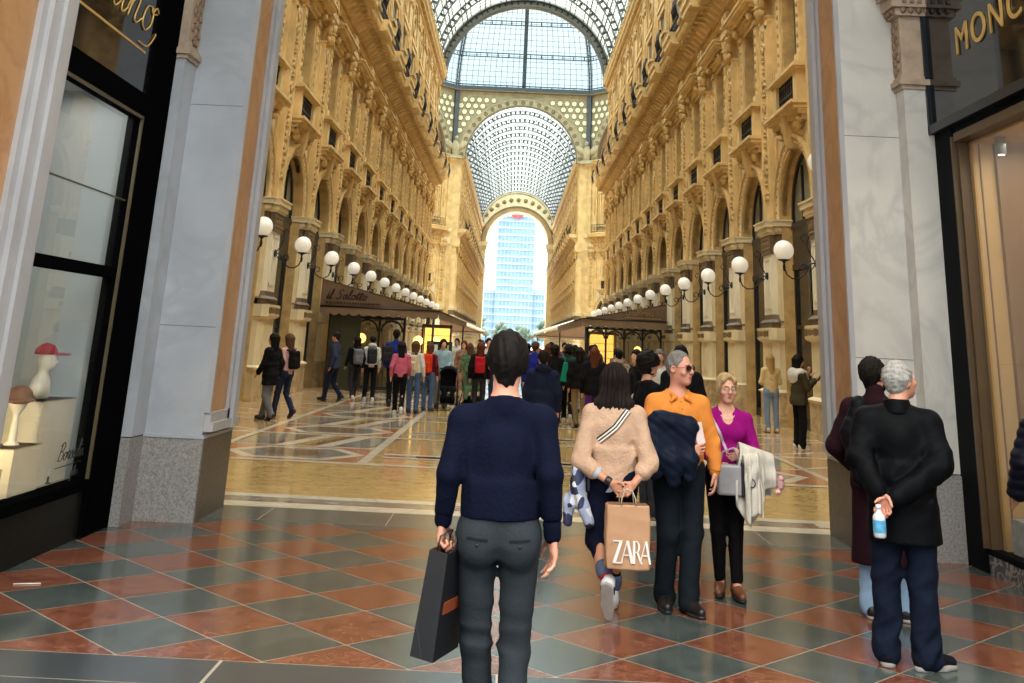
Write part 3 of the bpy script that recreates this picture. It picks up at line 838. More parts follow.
# ================================================================== the portal piers
pmr = mat('pier_marble_lit', (204,202,196), .42, .1, 1.1, .05, 6, world=True, vein=(180,180,176), vscale=.9)  # right pier: same marble, lightened and warmed to stand for stronger light
pm = pml = mat('pier_marble_shaded', (168,173,181), .42, .12, 1.1, .05, 6, world=True, vein=(154,158,164), vscale=.9)  # left pier: shade put into the colour, darker and bluer than the right
pg = mat('pier_granite', (140,138,136), .5, .34, 55, 0, world=True, detail=2)
po = mat('pier_orange_marble', (182,138,96), .35, .16, 1.4, 0, world=True, vein=(158,112,74), vscale=1.4)
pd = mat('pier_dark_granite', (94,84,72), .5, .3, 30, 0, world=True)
ptrim = mat('pier_trim', (168,168,172), .35, .1, 1.6, .04, 6, world=True)
capm = mat('pier_capital_stone', (176,156,136), .6, .22, 5, .3, 12, world=True)
ZT = 11.0
def moulding_strip(b, x0, x1, y0, y1, z0, z1, m): b.box(x0,x1,y0,y1,z0,z1,m)
def portal_pier(s_, xin, xout, xp, yf, yb, yp, lab):
    """s_: -1 left, 1 right; xin inner face, xout outer end of front face, xp outer end of the narrow pilaster"""
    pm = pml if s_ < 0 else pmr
    root = empty('wall_portal_left' if s_<0 else 'wall_portal_right', (0,0,0), 0, lab, 'wall', kind='structure')
    def B(b, xa, xb, *r): b.box(min(xa,xb),max(xa,xb),*r)
    b = MB(); B(b,xin,xout,yf,yb,.74,ZT,0); 
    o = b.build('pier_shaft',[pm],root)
    b = MB(); B(b,xin-s_*.02,xout,yf-.02,yb+.03,0,.72,0); B(b,xin-s_*.03,xout,yf-.03,yb+.04,.72,.75,1); b.build('pier_base',[pg,pm],root)
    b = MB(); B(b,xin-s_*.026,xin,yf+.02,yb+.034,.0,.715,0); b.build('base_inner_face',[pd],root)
    # inner face: orange marble panel in a grey moulded border
    b = MB(); B(b,xin-s_*.03,xin,yf+.05,yf+.62,.95,ZT,0); b.build('orange_panel',[po],root)
    b = MB()
    for ya,yb_,e in ((yf+.62,yf+.70,.06),(yf+.70,yf+.86,.10),(yf+.86,yf+1.0,.07)): B(b,xin-s_*e,xin,ya,yb_,.78,ZT,0)
    for za,zb,e in ((.86,.95,.06),(.78,.86,.09)): B(b,xin-s_*e,xin,yf+.02,yf+.98,za,zb,0)
    B(b,xin-s_*.05,xin,yf+.0,yf+.05,.95,ZT,0)
    b.build('border_moulding',[ptrim],root)
    # narrow pilaster beside the shop front
    zc = 4.36 if s_ < 0 else 4.43
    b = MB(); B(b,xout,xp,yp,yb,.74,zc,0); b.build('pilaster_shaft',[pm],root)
    b = MB(); B(b,xout,xp,yp-.02,yb,0,.73,0); b.build('pilaster_base',[pg],root)
    b = MB(); 
    for z0,z1,e in ((zc-.06,zc-.02,.02),(zc-.02,zc+.04,.05),(zc+.04,zc+.08,.02)): B(b,xout-s_*e,xp,yp-e,yb,z0,z1,0)
    B(b,xout,xp,yp,yb,zc+.08,zc+.72,0)
    xc = (xout+xp)/2
    for k in range(6):
        z = zc+.16+k*.09
        b.sph((xout-s_*.005,yp+.17,z),(.02,.05,.06),1,1); b.sph((xout-s_*.005,yp+.1-.03*(k%2),z+.03),(.02,.035,.05),1,1); b.sph((xout-s_*.005,yp+.25+.03*(k%2),z),(.02,.035,.05),1,1)
    for z0,z1,e in ((zc+.72,zc+.8,.05),(zc+.8,zc+.92,.1),(zc+.92,zc+1.06,.15),(zc+1.06,zc+1.3,.18)): B(b,xout-s_*e,xp,yp-e,yb,z0,z1,0)
    for k in range(5): b.sph((xout-s_*.06,yp+.02+k*.08,zc+.78),(.03,.035,.05),1,1); 
    for k in range(4): b.sph((min(xout,xp)+.03+k*.08,yp-.06,zc+.78),(.035,.03,.05),1,1); b.box(min(xout,xp)+.01+k*.08,min(xout,xp)+.05+k*.08,yp-.12,yp-.08,zc+.84,zc+.92,1)
    B(b,xout-s_*.05,xp,yp-.05,yb,zc+1.3,ZT,0)
    b.build('pilaster_capital',[capm,mat('pier_capital_relief',(142,118,98),.65,.25,8,.3,16,world=True)],root)
    b = MB(); B(b,xp,xp+s_*10,yf+.3,yb,0,ZT+6,0); b.build('backing',[beige],root)
    b = MB()
    for z in (3.9,1.72+.0): B(b,xin-s_*.001,xout,yf-.002,yf,z,z+.008,0)
    b.build('stone_joint',[mat('stone_joint',(120,120,120),.7)],root)
    return root
portal_pier(-1,-2.87,-3.41,-3.64,10.5,11.5,10.15,'left grey marble portal pier beside the hat shop window')
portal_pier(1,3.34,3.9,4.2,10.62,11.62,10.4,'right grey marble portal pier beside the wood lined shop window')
b = MB(); b.box(-14,14,10.7,11.5,ZT,17,0)
o = b.build('wall_portal_front',[beige],None); tag(o,'stone wall above the portal opening','wall',kind='structure')
# roof of the passage
b = MB(); b.box(-9,9,3.2,11.0,ZT,ZT+.4,0)
o = b.build('ceiling_passage',[mat('passage_stucco',(196,186,168),.7,.1,1,world=True)],None); tag(o,'flat stucco ceiling of the entrance passage','ceiling',kind='structure')

# ---- left outer pier
wo = empty('wall_passage_left',(0,0,0),0,'orange marble pier with grey moulding at the left edge','wall',kind='structure')
b = MB(); b.box(-4.2,-3.44,2.0,6.98,.5,ZT,0); b.build('orange_panel',[po],wo)
b = MB()
for y0,y1,x in ((6.98,7.06,-3.40),(7.06,7.2,-3.36),(7.2,7.36,-3.33),(7.36,7.46,-3.38),(7.46,7.62,-3.44)): b.box(-4.2,x,y0,y1,.3,ZT,0)
b.build('moulding',[ptrim],wo)
b = MB(); b.box(-4.2,-3.4,2.0,7.64,0,.5,0); b.build('base',[pg],wo)

# ---- shop windows
blk = mat('shop_black_lacquer', (9,9,10), .5, .1, 3, spec=0)
blkglass = mat('sign_black_glass', (22,25,28), .04, .1, 2)
wing = glassmat('window_glass', (246,249,248), .97, .0, glossy=.11)
gl_ = mat('gilt', (222,186,110), .4, .1, 6, metal=.45)
bgran = mat('black_granite', (22,25,24), .4, .5, 60, 0, spec=.08, world=True)
w1 = empty('window_1',(0,0,0),0,'tall black framed hat shop window on the left','shop window',kind='structure')
b = MB()
b.box(-3.66,-3.5,9.52,10.13,0,6.4,0); b.box(-3.66,-3.52,7.64,7.74,.4,6.4,0); b.box(-3.66,-3.50,7.64,9.52,3.56,3.76,0)
b.box(-3.64,-3.54,7.74,9.52,2.10,2.19,0); b.box(-3.66,-3.50,7.64,9.52,.38,.46,0)
b.build('window_frame',[blk],w1)
b = MB(); b.box(-3.53,-3.505,7.74,9.5,3.535,3.56,0); b.box(-3.53,-3.505,9.495,9.52,.46,3.56,0); b.box(-3.58,-3.56,7.74,9.52,2.78,2.79,0)
b.build('gilt_edging',[mat('bronze_edge',(84,74,52),.5,.1,5)],w1)
b = MB(); b.box(-3.7,-3.54,7.62,9.56,0,.38,0); b.build('stall_riser',[bgran],w1)
b = MB(); b.add([(-3.6,7.72,.44),(-3.6,9.54,.44),(-3.6,9.54,3.6),(-3.6,7.72,3.6)],[(0,1,2,3)],0); b.build('window_pane',[wing],w1)
# display recess
curtm = mat('display_backdrop', (176,182,182), .8, .04, 1)
b = MB()
pr = []
b.box(-4.55,-4.5,7.3,9.9,.3,3.9,0)
for k in range(14): b.box(-4.51,-4.46,7.35+k*.185,7.35+k*.185+.1,.44,3.8,0)
b.box(-4.55,-3.62,9.62,9.68,.3,3.9,0); b.box(-4.55,-3.62,7.3,7.36,.3,3.9,1); b.box(-4.55,-3.62,7.3,9.9,3.8,3.86,0)
b.build('display_backdrop',[curtm,mat('display_side_wood',(120,92,66),.5,.2,2,stretch=(1,1,.2))],w1)
b = MB(); b.box(-4.5,-3.62,7.36,9.62,.40,.45,0); b.build('display_floor',[mat('display_floor',(170,164,150),.5,.05,2)],w1)

sg = empty('shop_sign',(-3.56,8.6,3.76),0,'black glass fascia with gilt handwriting above the hat shop window','sign')
sg0 = (3.56,-8.6,-3.76)
def off(mb, d):
    mb.v = [(v[0]+d[0],v[1]+d[1],v[2]+d[2]) for v in mb.v]; return mb
b = MB(); b.box(-3.64,-3.53,7.66,10.08,3.76,6.2,0); off(b,sg0).build('panel',[blkglass],sg)
b = MB()
b.box(-3.53,-3.522,7.7,9.35,4.12,4.14,0); off(b,sg0).build('gilt_line',[gl_],sg)
ll = {}
st, w_ = script_pts('Borsalino')
o,_ = script_mesh('Borsalino',(0.04,-1.86,.56),(0,1,0),(0,0,1),  .56,.008,'lettering',gl_,sg,tail=[(-.02,.4),(.12,.5),(.26,.35),(.2,.05),(-.1,-.22),(-.5,-.25)])
# small lettering on the pane
lt = empty('window_lettering',(-3.59,9.0,.62),0,'small dark handwritten shop name on the pane near the left pier','lettering')
o,_ = script_mesh('Borsalino',(0.0,.0,.02),(0,1,0),(0,.12,1),.13,.004,'name',frame,lt)
script_mesh('gles',(0.0,.3,-.12),(0,1,0),(0,.12,1),.08,.003,'second_line',frame,lt)
b = MB(); b.tube([(0,-.02,-.03),(0,.5,-.02)],.003,4,0); b.build('underline',[frame],lt)

# right shop
w2 = empty('window_2',(0,0,0),0,'tall black framed shop window with wood panelling on the right','shop window',kind='structure')
b = MB()
b.box(4.18,4.36,9.98,10.42,0,6.4,0); b.box(4.2,4.36,2.5,9.98,3.82,3.96,0); b.box(4.2,4.36,2.5,9.98,.15,.2,0)
b.build('window_frame',[mat('frame_slate',(12,15,18),.5,.1,3,spec=0.02)],w2)
b = MB(); b.box(4.16,4.3,9.955,9.985,.2,3.8,0); b.box(4.2,4.3,9.905,9.925,.2,3.8,0); b.box(4.16,4.3,2.5,9.9,3.74,3.82,0)
b.build('bronze_edging',[mat('bronze_edge2',(84,66,44),.5,.1,5)],w2)
b = MB(); b.box(4.2,4.4,2.5,9.98,0,.16,0); b.build('stall_riser',[mat('veined_black_marble',(70,72,74),.25,.3,3,world=True,vein=(170,170,168),vscale=5)],w2)
b = MB(); b.add([(4.265,2.5,.18),(4.265,9.95,.18),(4.265,9.95,3.86),(4.265,2.5,3.86)],[(0,1,2,3)],0); b.build('window_pane',[wing],w2)
wood = mat('display_wood', (190,152,98), .5, .1, 1.2, world=True, stretch=(1,4,.25))
woodd = mat('display_wood_dark', (128,96,62), .5, .15, 1.4, world=True, stretch=(1,4,.25))
b = MB()
for k in range(10):
    y0 = 9.86-k*.78; b.box(5.0,5.06,y0-.77,y0,.16,3.72,0)
b.box(4.3,5.06,9.84,9.9,.16,3.8,0); b.box(4.3,5.06,2.3,9.9,3.72,3.8,0); b.box(4.3,5.06,2.3,9.9,.12,.17,2)
b.box(4.50,4.55,9.78,9.84,.16,3.72,1); b.box(4.55,5.0,9.80,9.84,.16,3.72,1); b.box(4.36,4.37,9.825,9.84,.16,3.72,1)
b.build('display_panelling',[wood,woodd,mat('display_floor_grey',(120,116,110),.5)],w2)
sg2 = empty('shop_sign',(4.26,8,3.96),0,'dark glass fascia with gilt capitals above the wood lined shop window','sign')
b = MB(); b.box(4.16,4.3,2.5,10.4,3.98,6.4,0); off(b,(-4.26,-8,-3.96)).build('panel',[blkglass],sg2)
b = MB(); b.box(4.12,4.32,10.36,10.46,3.9,6.4,0); b.box(4.12,4.32,2.5,10.46,3.9,3.99,0); off(b,(-4.26,-8,-3.96)).build('panel_border',[mat('frame_slate2',(24,29,36),.3,.1,3,spec=.3)],sg2)
text_mesh('MONCLER',(4.15-4.26,9.66-8,4.53-3.96),(0,-1,0),(0,0,1),.40,.006,'lettering',gl_,sg2,sx=1.0,spacing=1.22)
b = MB(); b.lathe([(0,0),(.045,0),(.045,.16),(0,.16)],(0,0,0),12); b.lathe([(.03,-.003),(0,-.003)],(0,0,0),12,1)
o = b.build('downlight',[mat('downlight_grey',(120,122,124),.4),mat('lamp_glow',(255,240,210),.5,emit=(255,236,200),estr=6)],None,(4.42,9.5,3.56)); tag(o,'small grey cylinder downlight under the ceiling of the right shop window','ceiling light')
b = MB(); b.box(-.12,.12,-.14,.14,0,.30,0)
o = b.build('stone_block',[mat('display_stone',(150,150,148),.6,.3,9)],None,(4.44,9.62,.172)); tag(o,'grey stone block on the floor of the right shop window','display block')

# window display of the hat shop
skinw = mat('mannequin_ivory', (226,220,206), .5, .04, 4)
capred = mat('cap_crimson', (158,30,56), .7, .12, 30, .1, 90)
hatbr = mat('hat_brown', (112,72,58), .8, .2, 30, .1, 60)
boxm = mat('display_box_cream', (224,212,188), .6, .05, 3)

b = MB(); b.tube([(-.085,-.02,.004),(.085,.02,.004)],.004,6,0)
o = b.build('paper_straw',[mat('straw_white',(226,224,218),.6)],None,(-3.22,7.90,.001),R(4)); tag(o,'thin white stick lying on the red tile at the left edge of the floor','litter')
# ================================================================== globe lamps on iron brackets
opal = mat('opal_glass', (240,236,226), .25, .02, 2, emit=(255,246,228), estr=.18)
def lamp_meshes():
    """local frame: x = outward from the nave, the plate at x 0, globe at x -.72"""
    g = MB(); g.sph((-.72,0,.17),.225,3,0)
    c = MB(); c.lathe([(0,-.12),(.03,-.1),(.05,-.07),(.13,-.05),(.14,-.03),(.0,-.02)],(-.72,0,0),14,0); c.lathe([(.02,-.28),(.035,-.2),(.02,-.12)],(-.72,0,0),8,0)
    a = MB()
    a.tube([(-.72,0,-.1),(-.715,0,-.22),(-.66,0,-.36),(-.54,0,-.44),(-.40,0,-.43),(-.27,0,-.34),(-.2,0,-.2),(-.14,0,-.1),(-.02,0,-.08)],.018,6,0)
    a.tube([(-.2,0,-.2)]+[(-.2+.11*math.cos(t)*(1-t/9)-.11,0,-.2+.11*math.sin(t)*(1-t/9)) for t in [k*.5 for k in range(12)]],.013,5,0)
    a.tube([(-.02,0,-.05),(-.12,0,.1),(-.2,0,.3),(-.14,0,.5),(-.26,0,.56),(-.33,0,.46),(-.27,0,.38),(-.22,0,.45)],.014,5,0)
    a.tube([(-.02,0,-.1),(-.1,0,-.22),(-.2,0,-.26),(-.25,0,-.18),(-.19,0,-.13)],.013,5,0)
    p = MB(); p.lathe([(0,0),(.1,0),(.1,.03),(.05,.05),(0,.05)],(0,0,0),14); p.v = [(-z+.02,y,x-.08) for x,y,z in p.v]
    return g.mesh('globe',[opal]), c.mesh('cup',[iron]), a.mesh('bracket',[iron]), p.mesh('wall_plate',[iron])
LG, LC, LA, LP = lamp_meshes()
ORD = ['first','second','third','fourth','fifth','sixth','seventh','eighth','ninth','tenth','eleventh','twelfth','thirteenth']
def make_lamp(lab, grp):
    t = empty('globe_lamp',(0,0,0),0,lab,'wall lamp',grp)
    for nm,d in (('globe',LG),('cup',LC),('bracket',LA),('wall_plate',LP)): link(nm,d,t)
    return t
def dup(root, loc, rz, lab, grp=None):
    r = root.copy(); COL.objects.link(r); r.location = loc; r.rotation_euler = (0,0,rz); r['label'] = lab
    if grp: r['group'] = grp
    for ch in list(root.children):
        c = ch.copy(); COL.objects.link(c); c.parent = r
        for q in list(ch.children):
            d = q.copy(); COL.objects.link(d); d.parent = c
    return r
lamp0 = None
for s_,side in ((1,'right'),(-1,'left')):
    grp = 'globe lamps along the %s arcade' % side
    for k in range(13):
        lab = 'white globe lamp on an iron bracket, %s from the entrance along the %s arcade' % (ORD[k], side)
        loc = (X0+s_*6.60, Y0+k*P, 3.78); rz = 0 if s_ > 0 else PI
        if lamp0 is None:
            lamp0 = make_lamp(lab, grp); lamp0.location = loc; lamp0.rotation_euler = (0,0,rz)
        else: dup(lamp0, loc, rz, lab, grp)
t = empty('globe_lamp',(3.46,11.75,3.74),0,'small white globe lamp half hidden behind the right portal pier','wall lamp')
b = MB(); b.sph((-.06,-.28+.3,.08),.13,3,0); b.build('globe',[opal],t); b = MB(); b.tube([(.1,-.1,-.1),(0,0,-.12),(-.06,.02,-.04)],.015,6,0); b.build('bracket',[iron],t)

# ================================================================== awnings of the cafes
awn = mat('awning_brown', (108,84,62), .8, .12, 2, .05, 40)
awn2 = mat('awning_valance', (126,102,78), .8, .1, 2)
letm = mat('awning_letter', (34,26,20), .8)
letg = mat('awning_letter_pale', (150,122,88), .8)
pole = mat('cafe_dark_metal', (32,26,22), .4, .1, 3)
def awning(nm, s_, Ya, Yb, xw, xt, zr, ze, drop, lab, grp):
    t = empty(nm,(xt,Ya,0),0,lab,'awning',grp)
    L_ = Yb-Ya; dx = xw-xt
    def T(p): return p
    b = MB()   # sloping roof cloth with a triangular gable at the near end
    roof = [(0,0,ze),(dx,0,zr),(dx,L_,zr),(0,L_,ze)]
    b.add(roof+[(x,y,z-.03) for x,y,z in roof],[(0,1,2,3),(7,6,5,4),(0,4,5,1),(1,5,6,2),(2,6,7,3),(3,7,4,0)],0)
    b.add([(0,0,ze),(dx,0,zr),(dx,0,ze),(0,.02,ze),(dx,.02,zr),(dx,.02,ze)],[(0,1,2),(5,4,3),(0,3,4,1),(1,4,5,2),(2,5,3,0)],0)
    b.build('canopy',[awn],t)
    b = MB()   # scalloped valances on the gable and along the front
    def scal(p0,p1):
        n = max(4,int((Vector(p1)-Vector(p0)).length/.30)); P0,P1 = Vector(p0),Vector(p1)
        for i in range(n):
            q = [P0.lerp(P1,(i+f)/n) for f in (0,.25,.5,.75,1)]
            zz = [drop*.72,drop*.93,drop,drop*.93,drop*.72]
            vs = [(a.x,a.y,a.z) for a in q]+[(a.x,a.y,a.z-d) for a,d in zip(q,zz)]
            b.add(vs,[(j,j+1,6+j,5+j) for j in range(4)],0)
    scal((0,-.012,ze),(dx,-.012,ze)); scal((-.012*(1 if dx>0 else -1),0,ze),(-.012*(1 if dx>0 else -1),L_,ze))
    b.build('valance',[awn2],t)
    b = MB(); b.tube([(0,-.02,ze),(dx,-.02,ze)],.03,6,0); b.tube([(-.0,0,ze),(0,L_,ze)],.03,6,0); b.build('front_bar',[pole],t)
    for y in (.1,L_-.1):
        pb_ = MB(); pb_.tube([(dx*.04,y,0),(dx*.04,y,ze)],.04,8,0); pb_.lathe([(.14,0),(.14,.03),(.05,.06)],(dx*.04,y,0),10,0); pb_.build('post',[pole],t)
    return t
a1 = awning('awning',-1,35.2,57,-6.3,-2.42,3.42,2.56,.28,'brown cafe awning with dark handwritten name on its gable, left side','cafe awnings')
script_mesh('il Salotto',(-3.70,-.02,2.80),(1,0,0),(0,0,1),.29,.014,'lettering',letm,a1)
b = MB()
rn = random.Random(2)
x = -3.7
while x < -1.9: w_ = rn.uniform(.03,.09); b.box(x,x+w_,-.03,-.01,2.65,2.70,0); x += w_+.03
b.build('small_lettering',[letm],a1)
a2 = awning('awning',1,45.2,70,6.42,2.92,3.5,2.78,.36,'brown cafe awning with faint handwritten name on its gable, right side','cafe awnings')
script_mesh('Galleria',(1.75,-.02,2.98),(1,0,0),(0,0,1),.3,.014,'lettering',letg,a2)
b = MB(); x = 1.75
while x < 3.2: w_ = rn.uniform(.03,.09); b.box(x,x+w_,-.03,-.01,2.86,2.91,0); x += w_+.03
b.build('small_lettering',[letg],a2)
a3 = awning('awning',-1,92,112,-6.2,-2.6,3.5,2.35,.2,'beige cafe awning under white tubes far along the left side','cafe awnings')
a4 = awning('awning',1,92,112,6.2,2.0,3.5,2.3,.2,'beige cafe awning under white tubes far along the right side','cafe awnings')
wt = mat('white_tube',(226,222,210),.5)
for t,s_ in ((a3,-1),(a4,1)):
    for k in range(5):
        b = MB(); y = k*2.4; b.tube([(s_*-.0,y,2.5),(-(-s_)*-1*-.0+s_*3.2,y,3.6)],.11,8,0); b.build('white_roll',[wt],t)

# glazed cafe fronts under the awnings
warm = mat('lamp_glass_warm', (255,222,140), .4, emit=(255,206,110), estr=2.6)
def cafe_front(nm, s_, Y, x0, x1, zt, lab, arches):
    t = empty(nm,(x0,Y,0),0,lab,'glazed screen'); L_ = x1-x0
    b = MB(); b.box(0,L_,-.05,.05,zt-.12,zt,0); b.box(0,L_,-.05,.05,0,.12,0); b.box(0,L_,-.04,.04,.92,1.0,0)
    n = arches
    for i in range(n+1): b.box(i*L_/n-.04,i*L_/n+.04,-.05,.05,0,zt,0)
    for i in range(n):
        r = L_/n/2-.06; cx = (i+.5)*L_/n
        b.tube([(cx+r*math.cos(q),0,zt-.15-r+r*math.sin(q)) for q in [PI*j/12 for j in range(13)]],.035,5,0)
    b.build('screen_frame',[pole],t)
    b = MB(); b.add([(0,0,.1),(L_,0,.1),(L_,0,zt-.1),(0,0,zt-.1)],[(0,1,2,3)],0); b.build('screen_glass',[glassmat('cafe_glass',(225,228,220),.9,glossy=.08)],t)
    return t
cafe_front('glazed_screen',1,46.2,3.2,6.3,2.5,'black framed glass cafe screen with arches under the right awning',4)
cafe_front('glazed_screen',-1,36.3,-6.1,-3.6,2.35,'black framed glass cafe screen under the left awning',3)
# lit counter seen through the right screen
def counter(loc, w_, h_, lab, nm='display_cabinet'):
    t = empty(nm,loc,0,lab,'cabinet')
    b = MB(); b.box(0,w_,0,.6,0,.9,0); b.box(0,w_,.5,.6,.9,h_,0); b.box(0,w_,0,.6,h_-.08,h_,0); b.box(0,.05,0,.6,.9,h_,0); b.box(w_-.05,w_,0,.6,.9,h_,0); b.build('cabinet_body',[mat('cabinet_walnut',(74,50,32),.5,.2,3)],t)
    b = MB()
    for z in (1.2,1.5,1.8): 
        if z < h_-.1: b.box(.06,w_-.06,.05,.5,z,z+.02,0)
    b.build('shelf',[mat('shelf_glass',(190,170,120),.3)],t)
    b = MB(); b.box(.08,w_-.08,.46,.5,.95,h_-.12,0); b.build('lit_back',[mat('cabinet_glow',(255,206,110),.6,.3,6,emit=(255,190,90),estr=1.4)],t)
counter((3.3,47.0,0),1.2,2.3,'lit golden display cabinet behind the right cafe screen')
counter((-3.4,41.0,0),1.1,2.2,'lit golden display cabinet far under the left awning')
def post_lamp(loc, lab):
    t = empty('globe_lamp_post',loc,0,lab,'lamp','warm globe lamps under the cafe awnings')
    b = MB(); b.lathe([(.16,0),(.16,.04),(.05,.08),(.03,.12),(.025,1.4),(.05,1.42),(0,1.44)],(0,0,0),10,0); b.build('post',[pole],t)
    b = MB(); b.sph((0,0,1.6),.17,2,0); b.build('globe',[warm],t)
for x,y,lab in ((-5.2,37.6,'lit yellow globe lamp on a post, leftmost under the left awning'),(-3.3,38.4,'lit yellow globe lamp on a post, middle one under the left awning'),(-2.75,39.4,'lit yellow globe lamp on a post, rightmost under the left awning'),
               (4.3,47.9,'lit yellow globe lamp on a post behind the right cafe screen'),(5.6,48.6,'lit yellow globe lamp on a post deepest under the right awning')): post_lamp((x,y,0),lab)
# dark folding panel at the left end
t = empty('folding_panel',(-5.95,35.6,0),0,'dark green glass panel standing at the left end of the left awning','panel')
b = MB(); b.box(0,.95,0,.05,.05,2.35,0); b.build('panel_glass',[mat('panel_green_glass',(54,60,46),.15,.15,1)],t)
b = MB(); b.box(-.03,.0,-.02,.07,0,2.38,0); b.box(.95,.98,-.02,.07,0,2.38,0); b.box(0,.95,-.02,.07,0,.05,0); b.box(0,.95,-.02,.07,2.35,2.38,0); b.box(0,.95,-.02,.07,1.15,1.2,0); b.build('panel_frame',[pole],t)
# low cafe fence and menu stand
def fence(x0, x1, Y, lab):
    t = empty('cafe_fence',(x0,Y,0),0,lab,'fence'); L_ = x1-x0
    b = MB(); b.box(0,L_,-.02,.02,.86,.9,0); b.box(0,L_,-.02,.02,.1,.14,0)
    n = int(L_/.14)
    for i in range(n+1): b.box(i*L_/n-.012,i*L_/n+.012,-.012,.012,0,.88,0)
    b.build('bars',[pole],t)
fence(-4.9,-2.5,34.9,'black iron cafe fence in front of the left awning')
fence(3.0,6.2,45.0,'black iron cafe fence in front of the right awning')
t = empty('menu_stand',(-2.65,35.4,0),0,'black menu stand with a white and a green card beside the stroller','menu stand')
b = MB(); b.box(-.1,.72,0,.06,1.1,1.62,0); b.box(-.06,-.02,0,.05,0,1.1,0); b.box(.64,.68,0,.05,0,1.1,0); b.box(-.15,.77,-.15,.2,0,.04,0); b.box(-.1,.72,-.02,.3,.55,.62,0); b.build('stand_frame',[pole],t)
b = MB(); b.box(.0,.26,-.012,0,1.22,1.52,0); b.build('white_card',[mat('card_white',(230,228,220),.6,.1,9)],t)
b = MB(); b.box(.36,.62,-.012,0,1.22,1.52,0); b.build('green_card',[mat('card_green',(150,180,110),.6,.1,9)],t)
b = MB(); b.box(-.08,.7,-.02,.25,.62,1.0,0); b.build('white_shelf_panel',[mat('card_grey',(206,206,200),.6)],t)

# ================================================================== hat shop window display
def on(nm, loc, lab, cat): return empty(nm,loc,0,lab,cat)
def cubebox(loc, w_, d_, h_, lab, nm='display_cube'):
    t = on(nm,loc,lab,'display cube'); b = MB(); b.box(-d_/2,d_/2,0,w_,0,h_,0); b.build('cube_body',[boxm],t)
    b = MB(); b.box(-d_/2-.004,d_/2+.004,-.004,w_+.004,h_-.006,h_,0); b.build('cube_top',[mat('display_box_top',(200,190,170),.6)],t)
cubebox((-3.93,8.88,.45),.68,.40,.64,'large cream display cube under the mannequin bust')
cubebox((-3.78,8.32,.45),.5,.26,.34,'small cream display cube under the brown hat by the window pane')
cubebox((-3.80,7.78,.45),.4,.3,.22,'low cream display cube nearest the left edge of the hat shop window')
